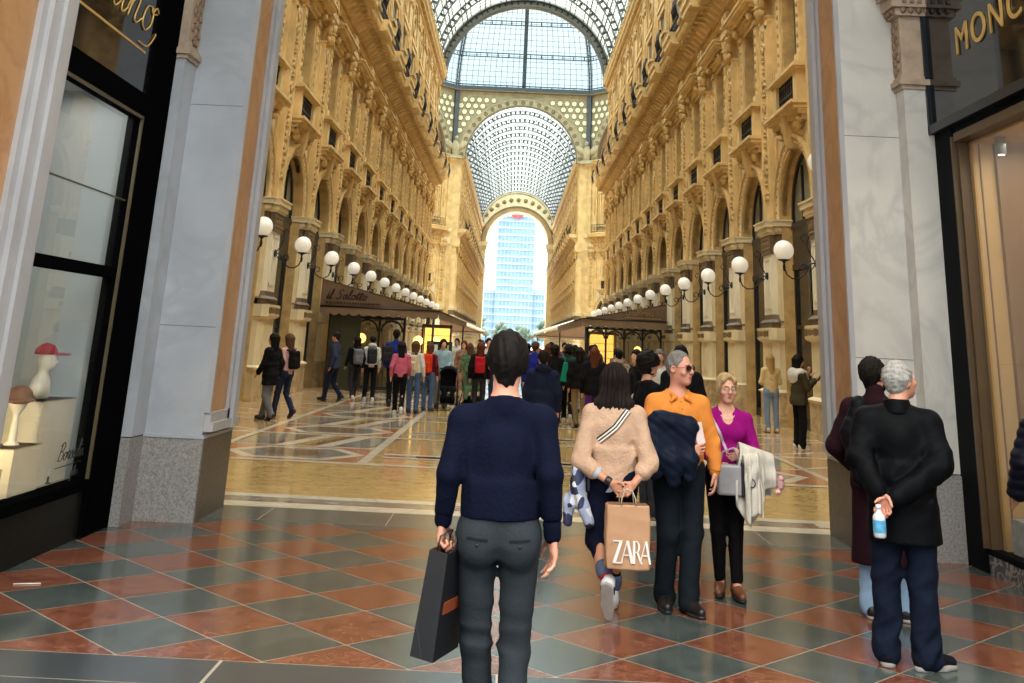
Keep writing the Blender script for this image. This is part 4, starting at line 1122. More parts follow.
# ================================================================== soft bodies: distance fields turned into one continuous mesh
def vv(*a): return np.array(a, float)
def smin(a, b, k):
    h = np.maximum(k-np.abs(a-b), 0)/k
    return np.minimum(a, b)-h*h*k*.25
def smax(a, b, k): return -smin(-a, -b, k)
class SD:
    def __init__(s): s.p = []; s.disp = None; s.lo = np.full(3,1e9); s.hi = np.full(3,-1e9)
    def _bb(s, lo, hi, op):
        if op == 'u': s.lo = np.minimum(s.lo,lo); s.hi = np.maximum(s.hi,hi)
    def rc(s, a, b, ra, rb=None, k=.02, op='u'):
        a = vv(*a); b = vv(*b); rb = ra if rb is None else rb
        lo = np.minimum(a-ra,b-rb); hi = np.maximum(a+ra,b+rb)
        ba = b-a; L2 = max(float(ba@ba),1e-9)
        def f(X,Y,Z):
            px,py,pz = X-a[0],Y-a[1],Z-a[2]
            h = np.clip((px*ba[0]+py*ba[1]+pz*ba[2])/L2,0,1)
            return np.sqrt((px-h*ba[0])**2+(py-h*ba[1])**2+(pz-h*ba[2])**2)-(ra+(rb-ra)*h)
        s.p.append((f,lo,hi,k,op)); s._bb(lo,hi,op); return s
    def chain(s, pts, rs, k=.02, op='u'):
        for i in range(len(pts)-1): s.rc(pts[i],pts[i+1],rs[i],rs[i+1],k,op)
        return s
    def el(s, c, r, k=.02, op='u', rot=None):
        c = vv(*c); r = vv(*r); m = max(r)
        Rm = None if rot is None else np.array(rot)
        e = r if Rm is None else np.full(3,m)
        lo,hi = c-e,c+e
        def f(X,Y,Z):
            px,py,pz = X-c[0],Y-c[1],Z-c[2]
            if Rm is not None:
                px,py,pz = (Rm[0][0]*px+Rm[1][0]*py+Rm[2][0]*pz, Rm[0][1]*px+Rm[1][1]*py+Rm[2][1]*pz, Rm[0][2]*px+Rm[1][2]*py+Rm[2][2]*pz)
            k0 = np.sqrt((px/r[0])**2+(py/r[1])**2+(pz/r[2])**2); k1 = np.sqrt((px/r[0]**2)**2+(py/r[1]**2)**2+(pz/r[2]**2)**2)+1e-9
            return k0*(k0-1)/k1
        s.p.append((f,lo,hi,k,op)); s._bb(lo,hi,op); return s
    def bx(s, c, hf, r=.01, k=.01, op='u', rot=None):
        c = vv(*c); hf = vv(*hf); Rm = None if rot is None else np.array(rot)
        e = hf if Rm is None else np.full(3,np.linalg.norm(hf))
        def f(X,Y,Z):
            px,py,pz = X-c[0],Y-c[1],Z-c[2]
            if Rm is not None:
                px,py,pz = (Rm[0][0]*px+Rm[1][0]*py+Rm[2][0]*pz, Rm[0][1]*px+Rm[1][1]*py+Rm[2][1]*pz, Rm[0][2]*px+Rm[1][2]*py+Rm[2][2]*pz)
            q = [np.abs(t)-h_+r for t,h_ in zip((px,py,pz),hf)]
            return np.sqrt(sum(np.maximum(t,0)**2 for t in q))+np.minimum(np.maximum(np.maximum(q[0],q[1]),q[2]),0)-r
        s.p.append((f,c-e,c+e,k,op)); s._bb(c-e,c+e,op); return s
    def ec(s, c0, c1, r0, r1, k=.03, op='u'):
        """upright elliptical column from c0 (low) to c1 (high) with radii (x,y)"""
        c0 = vv(*c0); c1 = vv(*c1)
        rm = np.array([max(r0[0],r1[0]),max(r0[1],r1[1]),0])
        lo = np.minimum(c0,c1)-rm; hi = np.maximum(c0,c1)+rm
        def f(X,Y,Z):
            t = np.clip((Z-c0[2])/(c1[2]-c0[2]),0,1)
            rx = r0[0]+(r1[0]-r0[0])*t; ry = r0[1]+(r1[1]-r0[1])*t
            px = X-(c0[0]+(c1[0]-c0[0])*t); py = Y-(c0[1]+(c1[1]-c0[1])*t)
            k0 = np.sqrt((px/rx)**2+(py/ry)**2); k1 = np.sqrt((px/rx**2)**2+(py/ry**2)**2)+1e-9
            d = np.where(k0 > 1e-4, k0*(k0-1)/k1, -np.minimum(rx,ry))
            return smax(d, np.maximum(c0[2]-Z, Z-c1[2]), .02)
        s.p.append((f,lo,hi,k,op)); s._bb(lo,hi,op); return s
    def cut(s, n, o, k=.004):
        """keep the side where n.p < o"""
        n = vv(*n)
        s.p.append((lambda X,Y,Z: n[0]*X+n[1]*Y+n[2]*Z-o, None, None, k, 'c')); return s
    def grid(s, h, fine=()):
        ax = []
        for i in range(3):
            lo,hi = s.lo[i]-3*h,s.hi[i]+3*h
            a = [lo]; 
            while a[-1] < hi:
                st = h
                for (axis,f0,f1,fh) in fine:
                    if axis == i and f0 <= a[-1] <= f1: st = min(st,fh)
                a.append(a[-1]+st)
            ax.append(np.array(a,np.float32))
        return ax
    def mesh(s, h=.01, fine=(), disp=None):
        ax = s.grid(h,fine); n = [len(a) for a in ax]
        D = np.full(n,.5,np.float32)
        for f,lo,hi,k,op in s.p:
            if lo is None: sl = [slice(0,m) for m in n]
            else:
                mg = k+2.5*h
                sl = [slice(max(0,int(np.searchsorted(ax[i],lo[i]-mg))-1),min(n[i],int(np.searchsorted(ax[i],hi[i]+mg))+1)) for i in range(3)]
                if any(q.stop-q.start < 1 for q in sl): continue
            X = ax[0][sl[0]][:,None,None]; Y = ax[1][sl[1]][None,:,None]; Z = ax[2][sl[2]][None,None,:]
            sub = D[sl[0],sl[1],sl[2]]
            d = np.broadcast_to(f(X,Y,Z),sub.shape).astype(np.float32)
            if op == 'u': D[sl[0],sl[1],sl[2]] = smin(sub,d,k)
            elif op == 's': D[sl[0],sl[1],sl[2]] = smax(sub,-d,k)
            else: D[sl[0],sl[1],sl[2]] = smax(sub,d,k)
        if disp is not None:
            I = np.nonzero(np.abs(D) < .035)
            D[I] += disp(ax[0][I[0]],ax[1][I[1]],ax[2][I[2]]).astype(np.float32)
        return surface_nets(D,ax)
def surface_nets(D, ax):
    S = D < 0
    nx,ny,nz = D.shape
    c = [S[i:nx-1+i,j:ny-1+j,k:nz-1+k] for i in (0,1) for j in (0,1) for k in (0,1)]
    anyv = c[0].copy(); allv = c[0].copy()
    for q in c[1:]: anyv |= q; allv &= q
    I,J,K = np.nonzero(anyv & ~allv)
    m = len(I)
    if m == 0: return np.zeros((0,3)),np.zeros((0,4),int)
    acc = np.zeros((m,3)); cnt = np.zeros(m)
    off = [(0,0,0),(1,0,0),(0,1,0),(0,0,1),(1,1,0),(1,0,1),(0,1,1),(1,1,1)]
    edges = [(a,b) for a in off for b in off if sum(b)-sum(a) == 1 and all(q>=p for p,q in zip(a,b))]
    for a,b in edges:
        da = D[I+a[0],J+a[1],K+a[2]]; db = D[I+b[0],J+b[1],K+b[2]]
        msk = (da < 0) != (db < 0)
        t = np.where(msk, da/np.where(msk,da-db,1), 0)
        pa = np.stack([ax[0][I+a[0]],ax[1][J+a[1]],ax[2][K+a[2]]],1); pb = np.stack([ax[0][I+b[0]],ax[1][J+b[1]],ax[2][K+b[2]]],1)
        acc[msk] += (pa+(pb-pa)*t[:,None])[msk]; cnt[msk] += 1
    V = acc/cnt[:,None]
    idx = np.full((nx-1,ny-1,nz-1),-1,np.int64); idx[I,J,K] = np.arange(m)
    F = []
    for axis in range(3):
        sl0 = [slice(None)]*3; sl1 = [slice(None)]*3; sl0[axis] = slice(0,-1); sl1[axis] = slice(1,None)
        ch = S[tuple(sl0)] != S[tuple(sl1)]
        i,j,k = np.nonzero(ch); P_ = [i,j,k]
        u,w = [q for q in range(3) if q != axis]
        ok = (P_[u] > 0) & (P_[w] > 0) & (P_[u] < D.shape[u]-1) & (P_[w] < D.shape[w]-1) 
        P_ = [q[ok] for q in P_]; inside = S[P_[0],P_[1],P_[2]]
        def at(du,dw):
            q = [P_[0].copy(),P_[1].copy(),P_[2].copy()]; q[u] = q[u]-du; q[w] = q[w]-dw; return idx[q[0],q[1],q[2]]
        quad = np.stack([at(1,1),at(0,1),at(0,0),at(1,0)],1)
        flip = inside if axis != 1 else ~inside
        quad[~flip] = quad[~flip][:,::-1]
        F.append(quad)
    F = np.concatenate(F); F = F[(F >= 0).all(1)]
    return V,F
def sd_mesh(name, V, F, mats):
    me = bpy.data.meshes.new(name)
    me.vertices.add(len(V)); me.vertices.foreach_set('co',V.astype(np.float32).ravel())
    me.loops.add(F.size); me.loops.foreach_set('vertex_index',F.astype(np.int32).ravel())
    me.polygons.add(len(F)); me.polygons.foreach_set('loop_start',np.arange(0,F.size,4,dtype=np.int32)); me.polygons.foreach_set('loop_total',np.full(len(F),4,np.int32))
    me.polygons.foreach_set('use_smooth',np.ones(len(F),bool))
    me.update(calc_edges=True); me.validate()
    for m in (mats if isinstance(mats,(list,tuple)) else [mats]): me.materials.append(m)
    return me
def sd_obj(sd, name, m, parent, h=.01, fine=(), disp=None, tf=None):
    V,F = sd.mesh(h,fine,disp)
    if tf is not None: V = tf(V)
    return link(name, sd_mesh(name,V,F,m), parent)

def folds(amp, freq=26, seed=0, centers=None, rad=.12, aniso=(1,1,1), base=.25):
    """cloth creases, strongest near the given centres (knees, elbows, waist)"""
    rn = np.random.RandomState(seed)
    W = rn.normal(size=(5,3)); W /= np.linalg.norm(W,axis=1)[:,None]; W = W*np.array(aniso); ph = rn.uniform(0,6.28,(5,2))
    def f(X,Y,Z):
        m = np.full(X.shape,base)
        if centers is not None:
            for c in centers: m = m+np.exp(-((X-c[0])**2+(Y-c[1])**2+(Z-c[2])**2)/rad**2)
        else: m = m+.75
        d = 0
        for i in range(5):
            t = (W[i,0]*X+W[i,1]*Y+W[i,2]*Z)*freq*(1+.25*i)
            wv = np.sin(.6*freq*(W[(i+1)%5,0]*X+W[(i+1)%5,1]*Y+W[(i+1)%5,2]*Z)+ph[i,1])
            d = d+(np.abs(np.sin(t+ph[i,0]+1.1*wv))-.6)/(1+.5*i)
        return amp*np.minimum(m,1.4)*d
    return f
def strands(amp, fx=90, fz=6, seed=0, c=(0,0)):
    """hair strands running down"""
    def f(X,Y,Z):
        a = np.arctan2(X-c[0],-(Y-c[1])+1e-6)
        return amp*(np.sin(a*fx*.28+2.2*np.sin(Z*fz*2+seed)+seed)+.7*np.sin(a*fx*.6+1.6*np.sin(Z*fz*3.1+1.7*seed))+.5*np.sin(a*fx*.13+Z*fz))
    return f
# ================================================================== people
def rotz(v, a):
    c,s_ = math.cos(a),math.sin(a); return (v[0]*c-v[1]*s_, v[0]*s_+v[1]*c, v[2])
def nrm(v): v = vv(*v); return v/np.linalg.norm(v)
SKIN = {}
def skin(name, col): 
    return mat('skin_'+name, col, .5, .07, 22, .03, 120)
def cloth(name, col, rough=.85, var=.1, bump=.12, bs=120, scale=8, sheen=.0): return mat('cloth_'+name, tuple(v*(.98 if name[:5] == 'crowd' else (.62 if max(col) < 110 else .95)) for v in col), rough, var, scale, bump, bs, sheen=sheen, spec=.08)
hairm = lambda name, col, var=.3: mat('hair_'+name, tuple(v*.9 for v in col), .6, var, 30, .25, 160, stretch=(3,3,.4), spec=.12)
leather = lambda name, col: mat('leather_'+name, col, .35, .15, 9, .05, 60)
white_sole = mat('sole_white', (222,220,214), .6, .06, 8)
dark_sole = mat('sole_dark', (28,26,26), .6, .1, 8)
eye_w = mat('eye_white', (226,222,216), .25, .03, 5)
eye_d = mat('eye_dark', (38,28,24), .2, .05, 5)
lipm = mat('lips', (176,100,92), .45, .06, 30)

DEF = dict(pelvis=(0,0,.95), chest=(0,0,1.28), neck=(0,-.015,1.475), head=(0,.015,1.635),
  hipL=(-.095,0,.93), hipR=(.095,0,.93), kneeL=(-.105,.015,.50), kneeR=(.105,.015,.50), ankL=(-.11,-.02,.085), ankR=(.11,-.02,.085),
  shL=(-.172,-.01,1.395), shR=(.172,-.01,1.395), elL=(-.235,-.04,1.14), elR=(.235,-.04,1.14), wrL=(-.24,.04,.90), wrR=(.24,.04,.90),
  toeL=(-.08,1,0), toeR=(.08,1,0), hdir=0.0, hpitch=0.0, htilt=0.0, liftL=0, liftR=0)

def hand(sd, side, wr, d, th, curl=.35, sc=1.0, spread=1.0, curls=None, thumbc=.3):
    """palm, four unequal bent fingers and a thumb; d along the hand, th towards the thumb side"""
    d = nrm(d); th = vv(*th); th = th-d*(th@d); th = nrm(th)
    n = np.cross(th,d) if side == 'R' else np.cross(d,th)
    wr = vv(*wr)
    K = []
    for i,(o,l) in enumerate(((.030,.088),(.010,.092),(-.011,.088),(-.030,.080))):
        k = wr+d*l*sc+th*o*sc
        sd.rc(wr+d*.012*sc+th*o*.55*sc, k, .0145*sc, .0112*sc, .014); K.append(k)
    sd.rc(wr+d*.03*sc+th*.02*sc, wr+d*.06*sc-th*.015*sc, .016*sc, .015*sc, .012)
    for i,(k,L_) in enumerate(zip(K,((.040,.024,.019),(.045,.028,.020),(.041,.026,.019),(.032,.020,.017)))):
        c = (curls[i] if curls else curl)*(1+.08*i); a = c*.55; p = k; dd = d+th*(.09-.06*i)*spread
        for j,(l,r0,r1) in enumerate(zip(L_,(.0098,.0088,.0078),(.0088,.0078,.0068))):
            q = nrm(dd*math.cos(a)+n*math.sin(a)); e = p+q*l*sc
            sd.rc(p,e,r0*sc,r1*sc,.003); p = e; a += c*(1.0,.75,.5)[j]
    b = wr+d*.022*sc+th*.024*sc; q = nrm(d*.62+th*.72+n*.25)
    e = b+q*.042*sc; sd.rc(b,e,.0145*sc,.0112*sc,.012); q2 = nrm(d*.9+th*.35+n*thumbc); e2 = e+q2*.03*sc; sd.rc(e,e2,.0105*sc,.0092*sc,.004); e3 = e2+nrm(d*.95+th*.1+n*thumbc)*.024*sc; sd.rc(e2,e3,.009*sc,.0072*sc,.004)

def head_frame(J):
    """columns: right, forward, up of the head"""
    y = J['hdir']; p = J['hpitch']; t = J['htilt']
    Rm = Matrix.Rotation(y,3,'Z') @ Matrix.Rotation(t,3,'Y') @ Matrix.Rotation(p,3,'X')
    return np.array(Rm)

def body_sd(J, o):
    fem = o.get('fem',False); b = SD(); g = o.get('girth',1.0)
    c = vv(*J['head']); Rm = head_frame(J); T = lambda x,y,z: c+Rm@vv(x,y,z)
    # head
    b.el(T(0,-.012,.028),(.076,.095,.088),.03,'u',Rm); b.el(T(0,.022,-.045),(.060,.072,.075),.04,'u',Rm)
    b.el(T(0,.062,-.098),(.026,.022,.018),.03,'u',Rm)                       # chin
    if o.get('face',True):
        for s_ in (-1,1):
            b.el(T(s_*.031,.101,.006),(.018,.014,.012),.012,'s',Rm)          # eye sockets
            b.el(T(s_*.030,.082,.006),(.0125,.0125,.0115),.004,'u',Rm)       # eyeballs under the lids
            b.el(T(s_*.045,.066,-.03),(.022,.02,.02),.02,'u',Rm)             # cheeks
            b.el(T(s_*.030,.088,.026),(.024,.008,.006),.012,'u',Rm)          # brows
            b.el(T(s_*.078,-.012,-.008),(.009,.020,.032),.006,'u',Rm)        # ears
            b.el(T(s_*.084,-.006,-.006),(.006,.010,.018),.006,'s',Rm)
        b.rc(T(0,.090,.018),T(0,.112,-.026),.0085,.0125,.010)                # nose
        for s_ in (-1,1): b.el(T(s_*.012,.103,-.030),(.0085,.010,.008),.006,'u',Rm)
        b.el(T(0,.086,-.058),(.022,.010,.0065),.006,'u',Rm); b.el(T(0,.084,-.070),(.019,.010,.0075),.006,'u',Rm)
        b.el(T(0,.098,-.0635),(.021,.006,.0018),.003,'s',Rm)
    else:
        for s_ in (-1,1): b.el(T(s_*.078,-.012,-.008),(.010,.020,.032),.006,'u',Rm)
        b.rc(T(0,.090,.018),T(0,.110,-.026),.010,.013,.010)
    nk = J['neck']; hn = T(0,-.025,-.06)
    b.rc(nk,hn,.058 if not fem else .048,.054 if not fem else .045,.03)
    # trunk
    ch,pv = vv(*J['chest']),vv(*J['pelvis']); mid = (ch*.45+pv*.55)
    b.el(ch+vv(0,0,-.01),(.15*g,.10*g,.165),.05); b.el(mid,(.135*g,.092*g,.15),.05); b.el(pv,(.155*g,.10*g,.12),.05)
    for S in 'LR':
        b.rc(J['sh'+S],nk+vv(0,-.005,-.035),.045,.048,.05)
        if fem: b.el(ch+vv(.075*(1 if S=='R' else -1),.085,.0),(.062,.038,.055),.03)
        b.rc(J['sh'+S],J['el'+S],.050*g,.040,.03); b.rc(J['el'+S],J['wr'+S],.040,.026,.015)
        b.rc(J['hip'+S],J['knee'+S],.074*g,.050,.04); b.rc(J['knee'+S],J['ank'+S],.047,.034,.02)
        b.el(vv(*J['knee'+S])*.62+vv(*J['ank'+S])*.38+vv(0,-.008,0),(.040,.042,.10),.03)
        t = nrm(J['toe'+S]); a = vv(*J['ank'+S]); b.rc(a+t*-.02-vv(0,0,.035),a+t*.13-vv(0,0,.05),.034,.024,.03)
        if 'hand'+S in o: 
            hd = o['hand'+S]; hand(b,S,J['wr'+S],hd.get('d',vv(*J['wr'+S])-vv(*J['el'+S])),hd.get('t',(0,1,0)),hd.get('c',.35),hd.get('s',1.0 if not fem else .9),hd.get('spread',1),hd.get('cs'),hd.get('tc',.3))
        else:
            d = nrm(vv(*J['wr'+S])-vv(*J['el'+S])); b.rc(vv(*J['wr'+S]),vv(*J['wr'+S])+d*.09,.028,.024,.02); b.rc(vv(*J['wr'+S])+d*.09,vv(*J['wr'+S])+d*.16+vv(0,.015,0),.022,.014,.02)
            b.rc(vv(*J['wr'+S])+d*.04,vv(*J['wr'+S])+d*.09+vv(0,.035,0),.013,.010,.01)
    return b

def trousers_sd(J, o, r=(.098,.074,.062), waist=1.03, hem=.07, dz=0):
    b = SD(); g = o.get('girth',1.0); fem = o.get('fem',False)
    pv = vv(*J['pelvis'])
    b.el(pv+vv(0,0,.02),(.168*g*(1.03 if fem else 1),.118*g,.14),.05); b.ec(pv+vv(0,0,-.05),pv+vv(0,0,.12),(.162*g,.115*g),(.15*g,.105*g),.03)
    for S in 'LR':
        s_ = -1 if S == 'L' else 1
        b.el(vv(*J['hip'+S])+vv(-s_*.012,-.055*g,-.03),(.088*g,.075,.10),.035)
        b.rc(J['hip'+S],J['knee'+S],r[0]*g,r[1],.03)
        k,a = vv(*J['knee'+S]),vv(*J['ank'+S]); u = nrm(a-k)
        e = k+(a-k)*(1 if hem <= .07 else max(.3,1-(hem-.07)/max(.05,abs(k[2]-a[2]))))
        b.rc(k,e,r[1],r[2],.025)
        if hem <= .1: b.rc(e-u*.03,e+u*.015,r[2]*1.03,r[2]*1.06,.02)
    b.cut((0,0,1),waist+dz,.004)
    return b

def top_sd(J, o, ease=.0, hem=.92, sleeve=(.062,.052,.042), cuffat=1.0, shoulder=.072, collar=None, belly=0, flare=0):
    b = SD(); g = o.get('girth',1.0); fem = o.get('fem',False)
    ch,pv,nk = vv(*J['chest']),vv(*J['pelvis']),vv(*J['neck'])
    mid = ch*.42+pv*.58
    b.el(ch+vv(0,0,-.01),(.166*g+ease,.120*g+ease,.178),.05)
    b.el(mid+vv(0,belly*.6,0),((.150 if fem else .158)*g+ease,.115*g+ease+belly,.17),.06)
    b.ec(vv(pv[0],pv[1],hem-.03),vv(mid[0],mid[1],mid[2]+.05),(.172*g+ease+flare,.126*g+ease+flare),(.155*g+ease,.116*g+ease),.05)
    for S in 'LR':
        s_ = -1 if S == 'L' else 1
        b.rc(vv(*J['sh'+S])+vv(0,0,-.004),nk+vv(0,-.008,-.035),shoulder*.78+ease*.45,.055+ease*.3,.05)
        if fem: b.el(ch+vv(.078*s_,.098,-.005),(.070+ease*.4,.047+ease*.4,.064),.045)
        b.rc(vv(*J['sh'+S])+vv(0,0,-.01),J['el'+S],sleeve[0]*.93+ease*.6,sleeve[1]+ease*.5,.035)
        e,w = vv(*J['el'+S]),vv(*J['wr'+S]); b.rc(e,e+(w-e)*cuffat,sleeve[1]+ease*.5,sleeve[2]+ease*.4,.02)
    if collar: b.rc(nk+vv(0,-.005,-.02),nk+vv(0,.0,collar),.072+ease*.3,.066,.02)
    b.cut((0,0,-1),-hem,.006)
    return b

def shoe(J, S, root, m, sole_m, high=.0, hs=1.0, heel=0, wid=1.0, h=.008, sole_col_h=.022, nm='shoe'):
    a = vv(*J['ank'+S]); t = nrm(J['toe'+S]); sd = np.cross(t,(0,0,1)); sd = nrm(sd); u = np.cross(sd,t)
    base = a-u*.085*1.0
    Rm = np.stack([sd,t,u],1)
    P_ = lambda x,y,z: base+sd*x+t*y+u*z
    b = SD()
    b.rc(P_(0,-.045,.055),P_(0,.06,.052),.044*wid,.043*wid,.03); b.rc(P_(0,.06,.05),P_(0,.165,.038),.043*wid,.032*wid,.03)
    b.rc(P_(0,-.035,.05),P_(0,-.03,.095+high),.043,.040+.006*(high>0),.03)
    b.cut(-u,-(float(base@u)+.014),.003)
    if not high: b.cut(u,float(base@u)+.105,.004)
    o = sd_obj(b,nm,m,root,h)
    q = SD(); q.rc(P_(0,-.045,.012),P_(0,.0,.012),.042*wid,.042*wid,.02); q.rc(P_(0,.0,.012),P_(0,.085,.012),.040*wid,.048*wid,.02); q.rc(P_(0,.085,.012),P_(0,.165,.014),.048*wid,.034*wid,.02)
    q.cut(u,float(base@u)+sole_col_h,.003); q.cut(-u,-float(base@u),.003)
    if heel: q.rc(P_(0,-.06,.01),P_(0,-.055,.03),.03,.034,.01)
    link('sole',sd_mesh('sole',*q.mesh(h),sole_m),o)
    return o

def hair_short(J, m, root, h=.006, vol=.012, top=.02, back=-.075, recede=0, curly=0, seed=1, bald=0):
    c = vv(*J['head']); Rm = head_frame(J); T = lambda x,y,z: c+Rm@vv(x,y,z)
    b = SD(); b.el(T(0,-.018,.034),(.078+vol,.096+vol,.090+top),.02,'u',Rm); b.rc(T(0,-.062,.0),T(0,-.055,back),.046+vol*.6,.036+vol*.2,.03)
    for s_ in (-1,1): b.rc(T(s_*.066,-.03,.02),T(s_*.068,-.028,-.02),.022+vol*.6,.014,.02)
    b.el(T(0,.105,-.04-recede*.2),(.085,.085+recede*.4,.105+recede),.012,'s',Rm)
    for s_ in (-1,1):
        b.el(T(s_*.10,.045,-.075),(.05,.07,.085),.012,'s',Rm); b.el(T(s_*.085,-.010,-.012),(.012,.022,.03),.008,'s',Rm)
    f = folds(.0055 if not curly else curly,70 if not curly else 48,seed,None)
    return sd_obj(b,'hair',m,root,h,(),f)
def hair_long(J, m, root, h=.007, length=.30, vol=.018, fringe=0, side=.06, seed=2, width=.085, back=.085, lean=0, swing=0, front=0):
    c = vv(*J['head']); Rm = head_frame(J); T = lambda x,y,z: c+Rm@vv(x,y,z)
    b = SD(); b.el(T(0,-.016,.034),(.080+vol,.098+vol,.092+vol),.02,'u',Rm)
    p0 = T(0,-.045,.0); 
    z1 = c[2]-length
    b.ec((c[0]+swing,c[1]-back+lean,z1),(p0[0],p0[1],c[2]+.05),(width,.05),(.088+vol*.6,.085+vol*.5),.04)
    b.rc((c[0]+swing-width*.5,c[1]-back+lean,z1+.03),(c[0]+swing-width*.4,c[1]-back+lean,z1-.03),.035,.012,.03); b.rc((c[0]+swing+width*.45,c[1]-back+lean,z1+.03),(c[0]+swing+width*.5,c[1]-back+lean,z1-.05),.035,.012,.03); b.rc((c[0]+swing,c[1]-back+lean,z1+.03),(c[0]+swing+.01,c[1]-back+lean,z1-.04),.04,.014,.03)
    for s_ in (-1,1): 
        b.rc(T(s_*.075,-.005,.02),T(s_*(.08),-.005,-side-.05),.028,.022,.03)
        if front: b.rc(T(s_*.08,.0,-.05),(c[0]+s_*.09,c[1]+.07,z1+.06),.026,.02,.03)
    b.el(T(0,.112,-.042+fringe),(.07,.085,.10),.014,'s',Rm)
    return sd_obj(b,'hair',m,root,h,(),strands(.0035,90,7,seed,(c[0],c[1])))
def glasses(J, root, dark=False, m=None):
    c = vv(*J['head']); Rm = head_frame(J); T = lambda x,y,z: tuple(c+Rm@vv(x,y,z))
    b = MB()
    for s_ in (-1,1):
        pts = [T(s_*.033+.025*math.cos(t),.112-.010*abs(.033*s_+.025*math.cos(t))/.058*1.6,.004+.018*math.sin(t)) for t in [2*PI*i/14 for i in range(14)]]
        b.tube(pts,.0022,5,0,False,True)
        b.add([T(s_*.033+.024*math.cos(t),.111-.010*abs(.033*s_+.024*math.cos(t))/.058*1.6,.004+.017*math.sin(t)) for t in [2*PI*i/14 for i in range(14)]],[tuple(range(14))],1) if dark else None
        b.tube([T(s_*.058,.098,.008),T(s_*.078,.04,.006),T(s_*.082,-.01,.004)],.0025,5,2)
    b.tube([T(-.009,.113,.008),T(.009,.113,.008)],.0022,5,0)
    fm = m or mat('glasses_frame',(60,50,44),.3,.05,5,metal=.3)
    return b.build('sunglasses' if dark else 'glasses',[fm,mat('dark_lens',(12,12,14),.08,.02,3),mat('temple_red',(170,60,60),.4) if dark else fm],root)
def eyes(J, root, brow=None):
    c = vv(*J['head']); Rm = head_frame(J); T = lambda x,y,z: tuple(c+Rm@vv(x,y,z)); r3 = Matrix(Rm.tolist())
    b = MB(); d = MB(); w = MB(); l = MB()
    for s_ in (-1,1):
        b.sph(T(s_*.030,.0848,.006),(.0118,.0118,.0085),2,0,r3); d.sph(T(s_*.030,.0925,.006),(.0058,.0045,.0058),1,0,r3)
        w.tube([T(s_*.014,.100,.026),T(s_*.030,.103,.031),T(s_*.046,.092,.026)],[.003,.0042,.002],5,0)
    b.build('eye_whites',[eye_w],root); d.build('irises',[eye_d],root)
    if brow: w.build('eyebrows',[brow],root)
    l.sph(T(0,.0925,-.058),(.021,.0065,.0048),2,0,r3); l.sph(T(0,.0905,-.069),(.018,.0065,.0056),2,0,r3); l.build('lips',[lipm],root)

def person(x, y, face, height, label, pose=None, group=None):
    J = dict(DEF)
    if pose: J.update(pose)
    return J, (x,y,face,height/1.755), label, group
def make_body(P_, o, sk, h=.012, fine=()):
    J,(x,y,face,s_),lab,grp = P_
    b = body_sd(J,o)
    V,F = b.mesh(h,fine)
    r_ = link('person',sd_mesh('person',V,F,sk),None,(x,y,0),face); r_.scale = (s_,)*3
    return tag(r_,lab,'person',grp)

def drape_sheet(name, arm, lf, lb, m, root, r=.05, nf=4, amp=.022, seed=0, nu=44, nv=34, th=.007, flare=.0):
    """cloth hung over a forearm: arm = two points, lf(u) front drop, lb(u) drop behind, hanging towards -y in world terms"""
    A,B = vv(*arm[0]),vv(*arm[1]); rn = np.random.RandomState(seed); ph = rn.uniform(0,6.28,6)
    G = np.zeros((nu+1,nv+1,3))
    for i in range(nu+1):
        u = i/nu; c = A+(B-A)*u; L1,L0 = lf(u),lb(u); tot = L0+PI*r+L1
        for j in range(nv+1):
            t = j/nv*tot
            if t < L0: y,z,d = r,-(L0-t),(L0-t)/max(L0,1e-6)*.3
            elif t < L0+PI*r:
                q = (t-L0)/r; y,z,d = r*math.cos(q),r*math.sin(q),0
            else: d_ = t-L0-PI*r; y,z,d = -r-.02*d_,-d_,min(1,d_/.22)
            f = (math.sin(2*PI*nf*u+ph[0]+1.6*math.sin(3*d+ph[1]))+.5*math.sin(2*PI*nf*2.1*u+ph[2]+d*2))*amp*d
            f += .012*math.sin(9*d+5*u+ph[3])*(.3+d)+.006*math.sin(2*PI*3*u+ph[4])
            x = c[0]+flare*(u-.5)*d+.012*math.sin(2*PI*nf*u+ph[5])*d
            G[i,j] = (x,c[1]+y-f,c[2]+z)
    N_ = np.cross(np.gradient(G,axis=0),np.gradient(G,axis=1)); N_ /= np.linalg.norm(N_,axis=2,keepdims=True)+1e-9
    V = np.concatenate([(G+N_*th).reshape(-1,3),(G-N_*th).reshape(-1,3)]); n = (nu+1)*(nv+1); F = []
    ix = lambda i,j: i*(nv+1)+j
    for i in range(nu):
        for j in range(nv):
            q = (ix(i,j),ix(i+1,j),ix(i+1,j+1),ix(i,j+1)); F.append(q); F.append(tuple(n+k for k in q[::-1]))
    for i in range(nu):
        for j in (0,nv): F.append((ix(i,j),ix(i+1,j),n+ix(i+1,j),n+ix(i,j)))
    for j in range(nv):
        for i in (0,nu): F.append((ix(i,j),ix(i,j+1),n+ix(i,j+1),n+ix(i,j)))
    return link(name,sd_mesh(name,V,np.array(F),m),root)
from mathutils.bvhtree import BVHTree
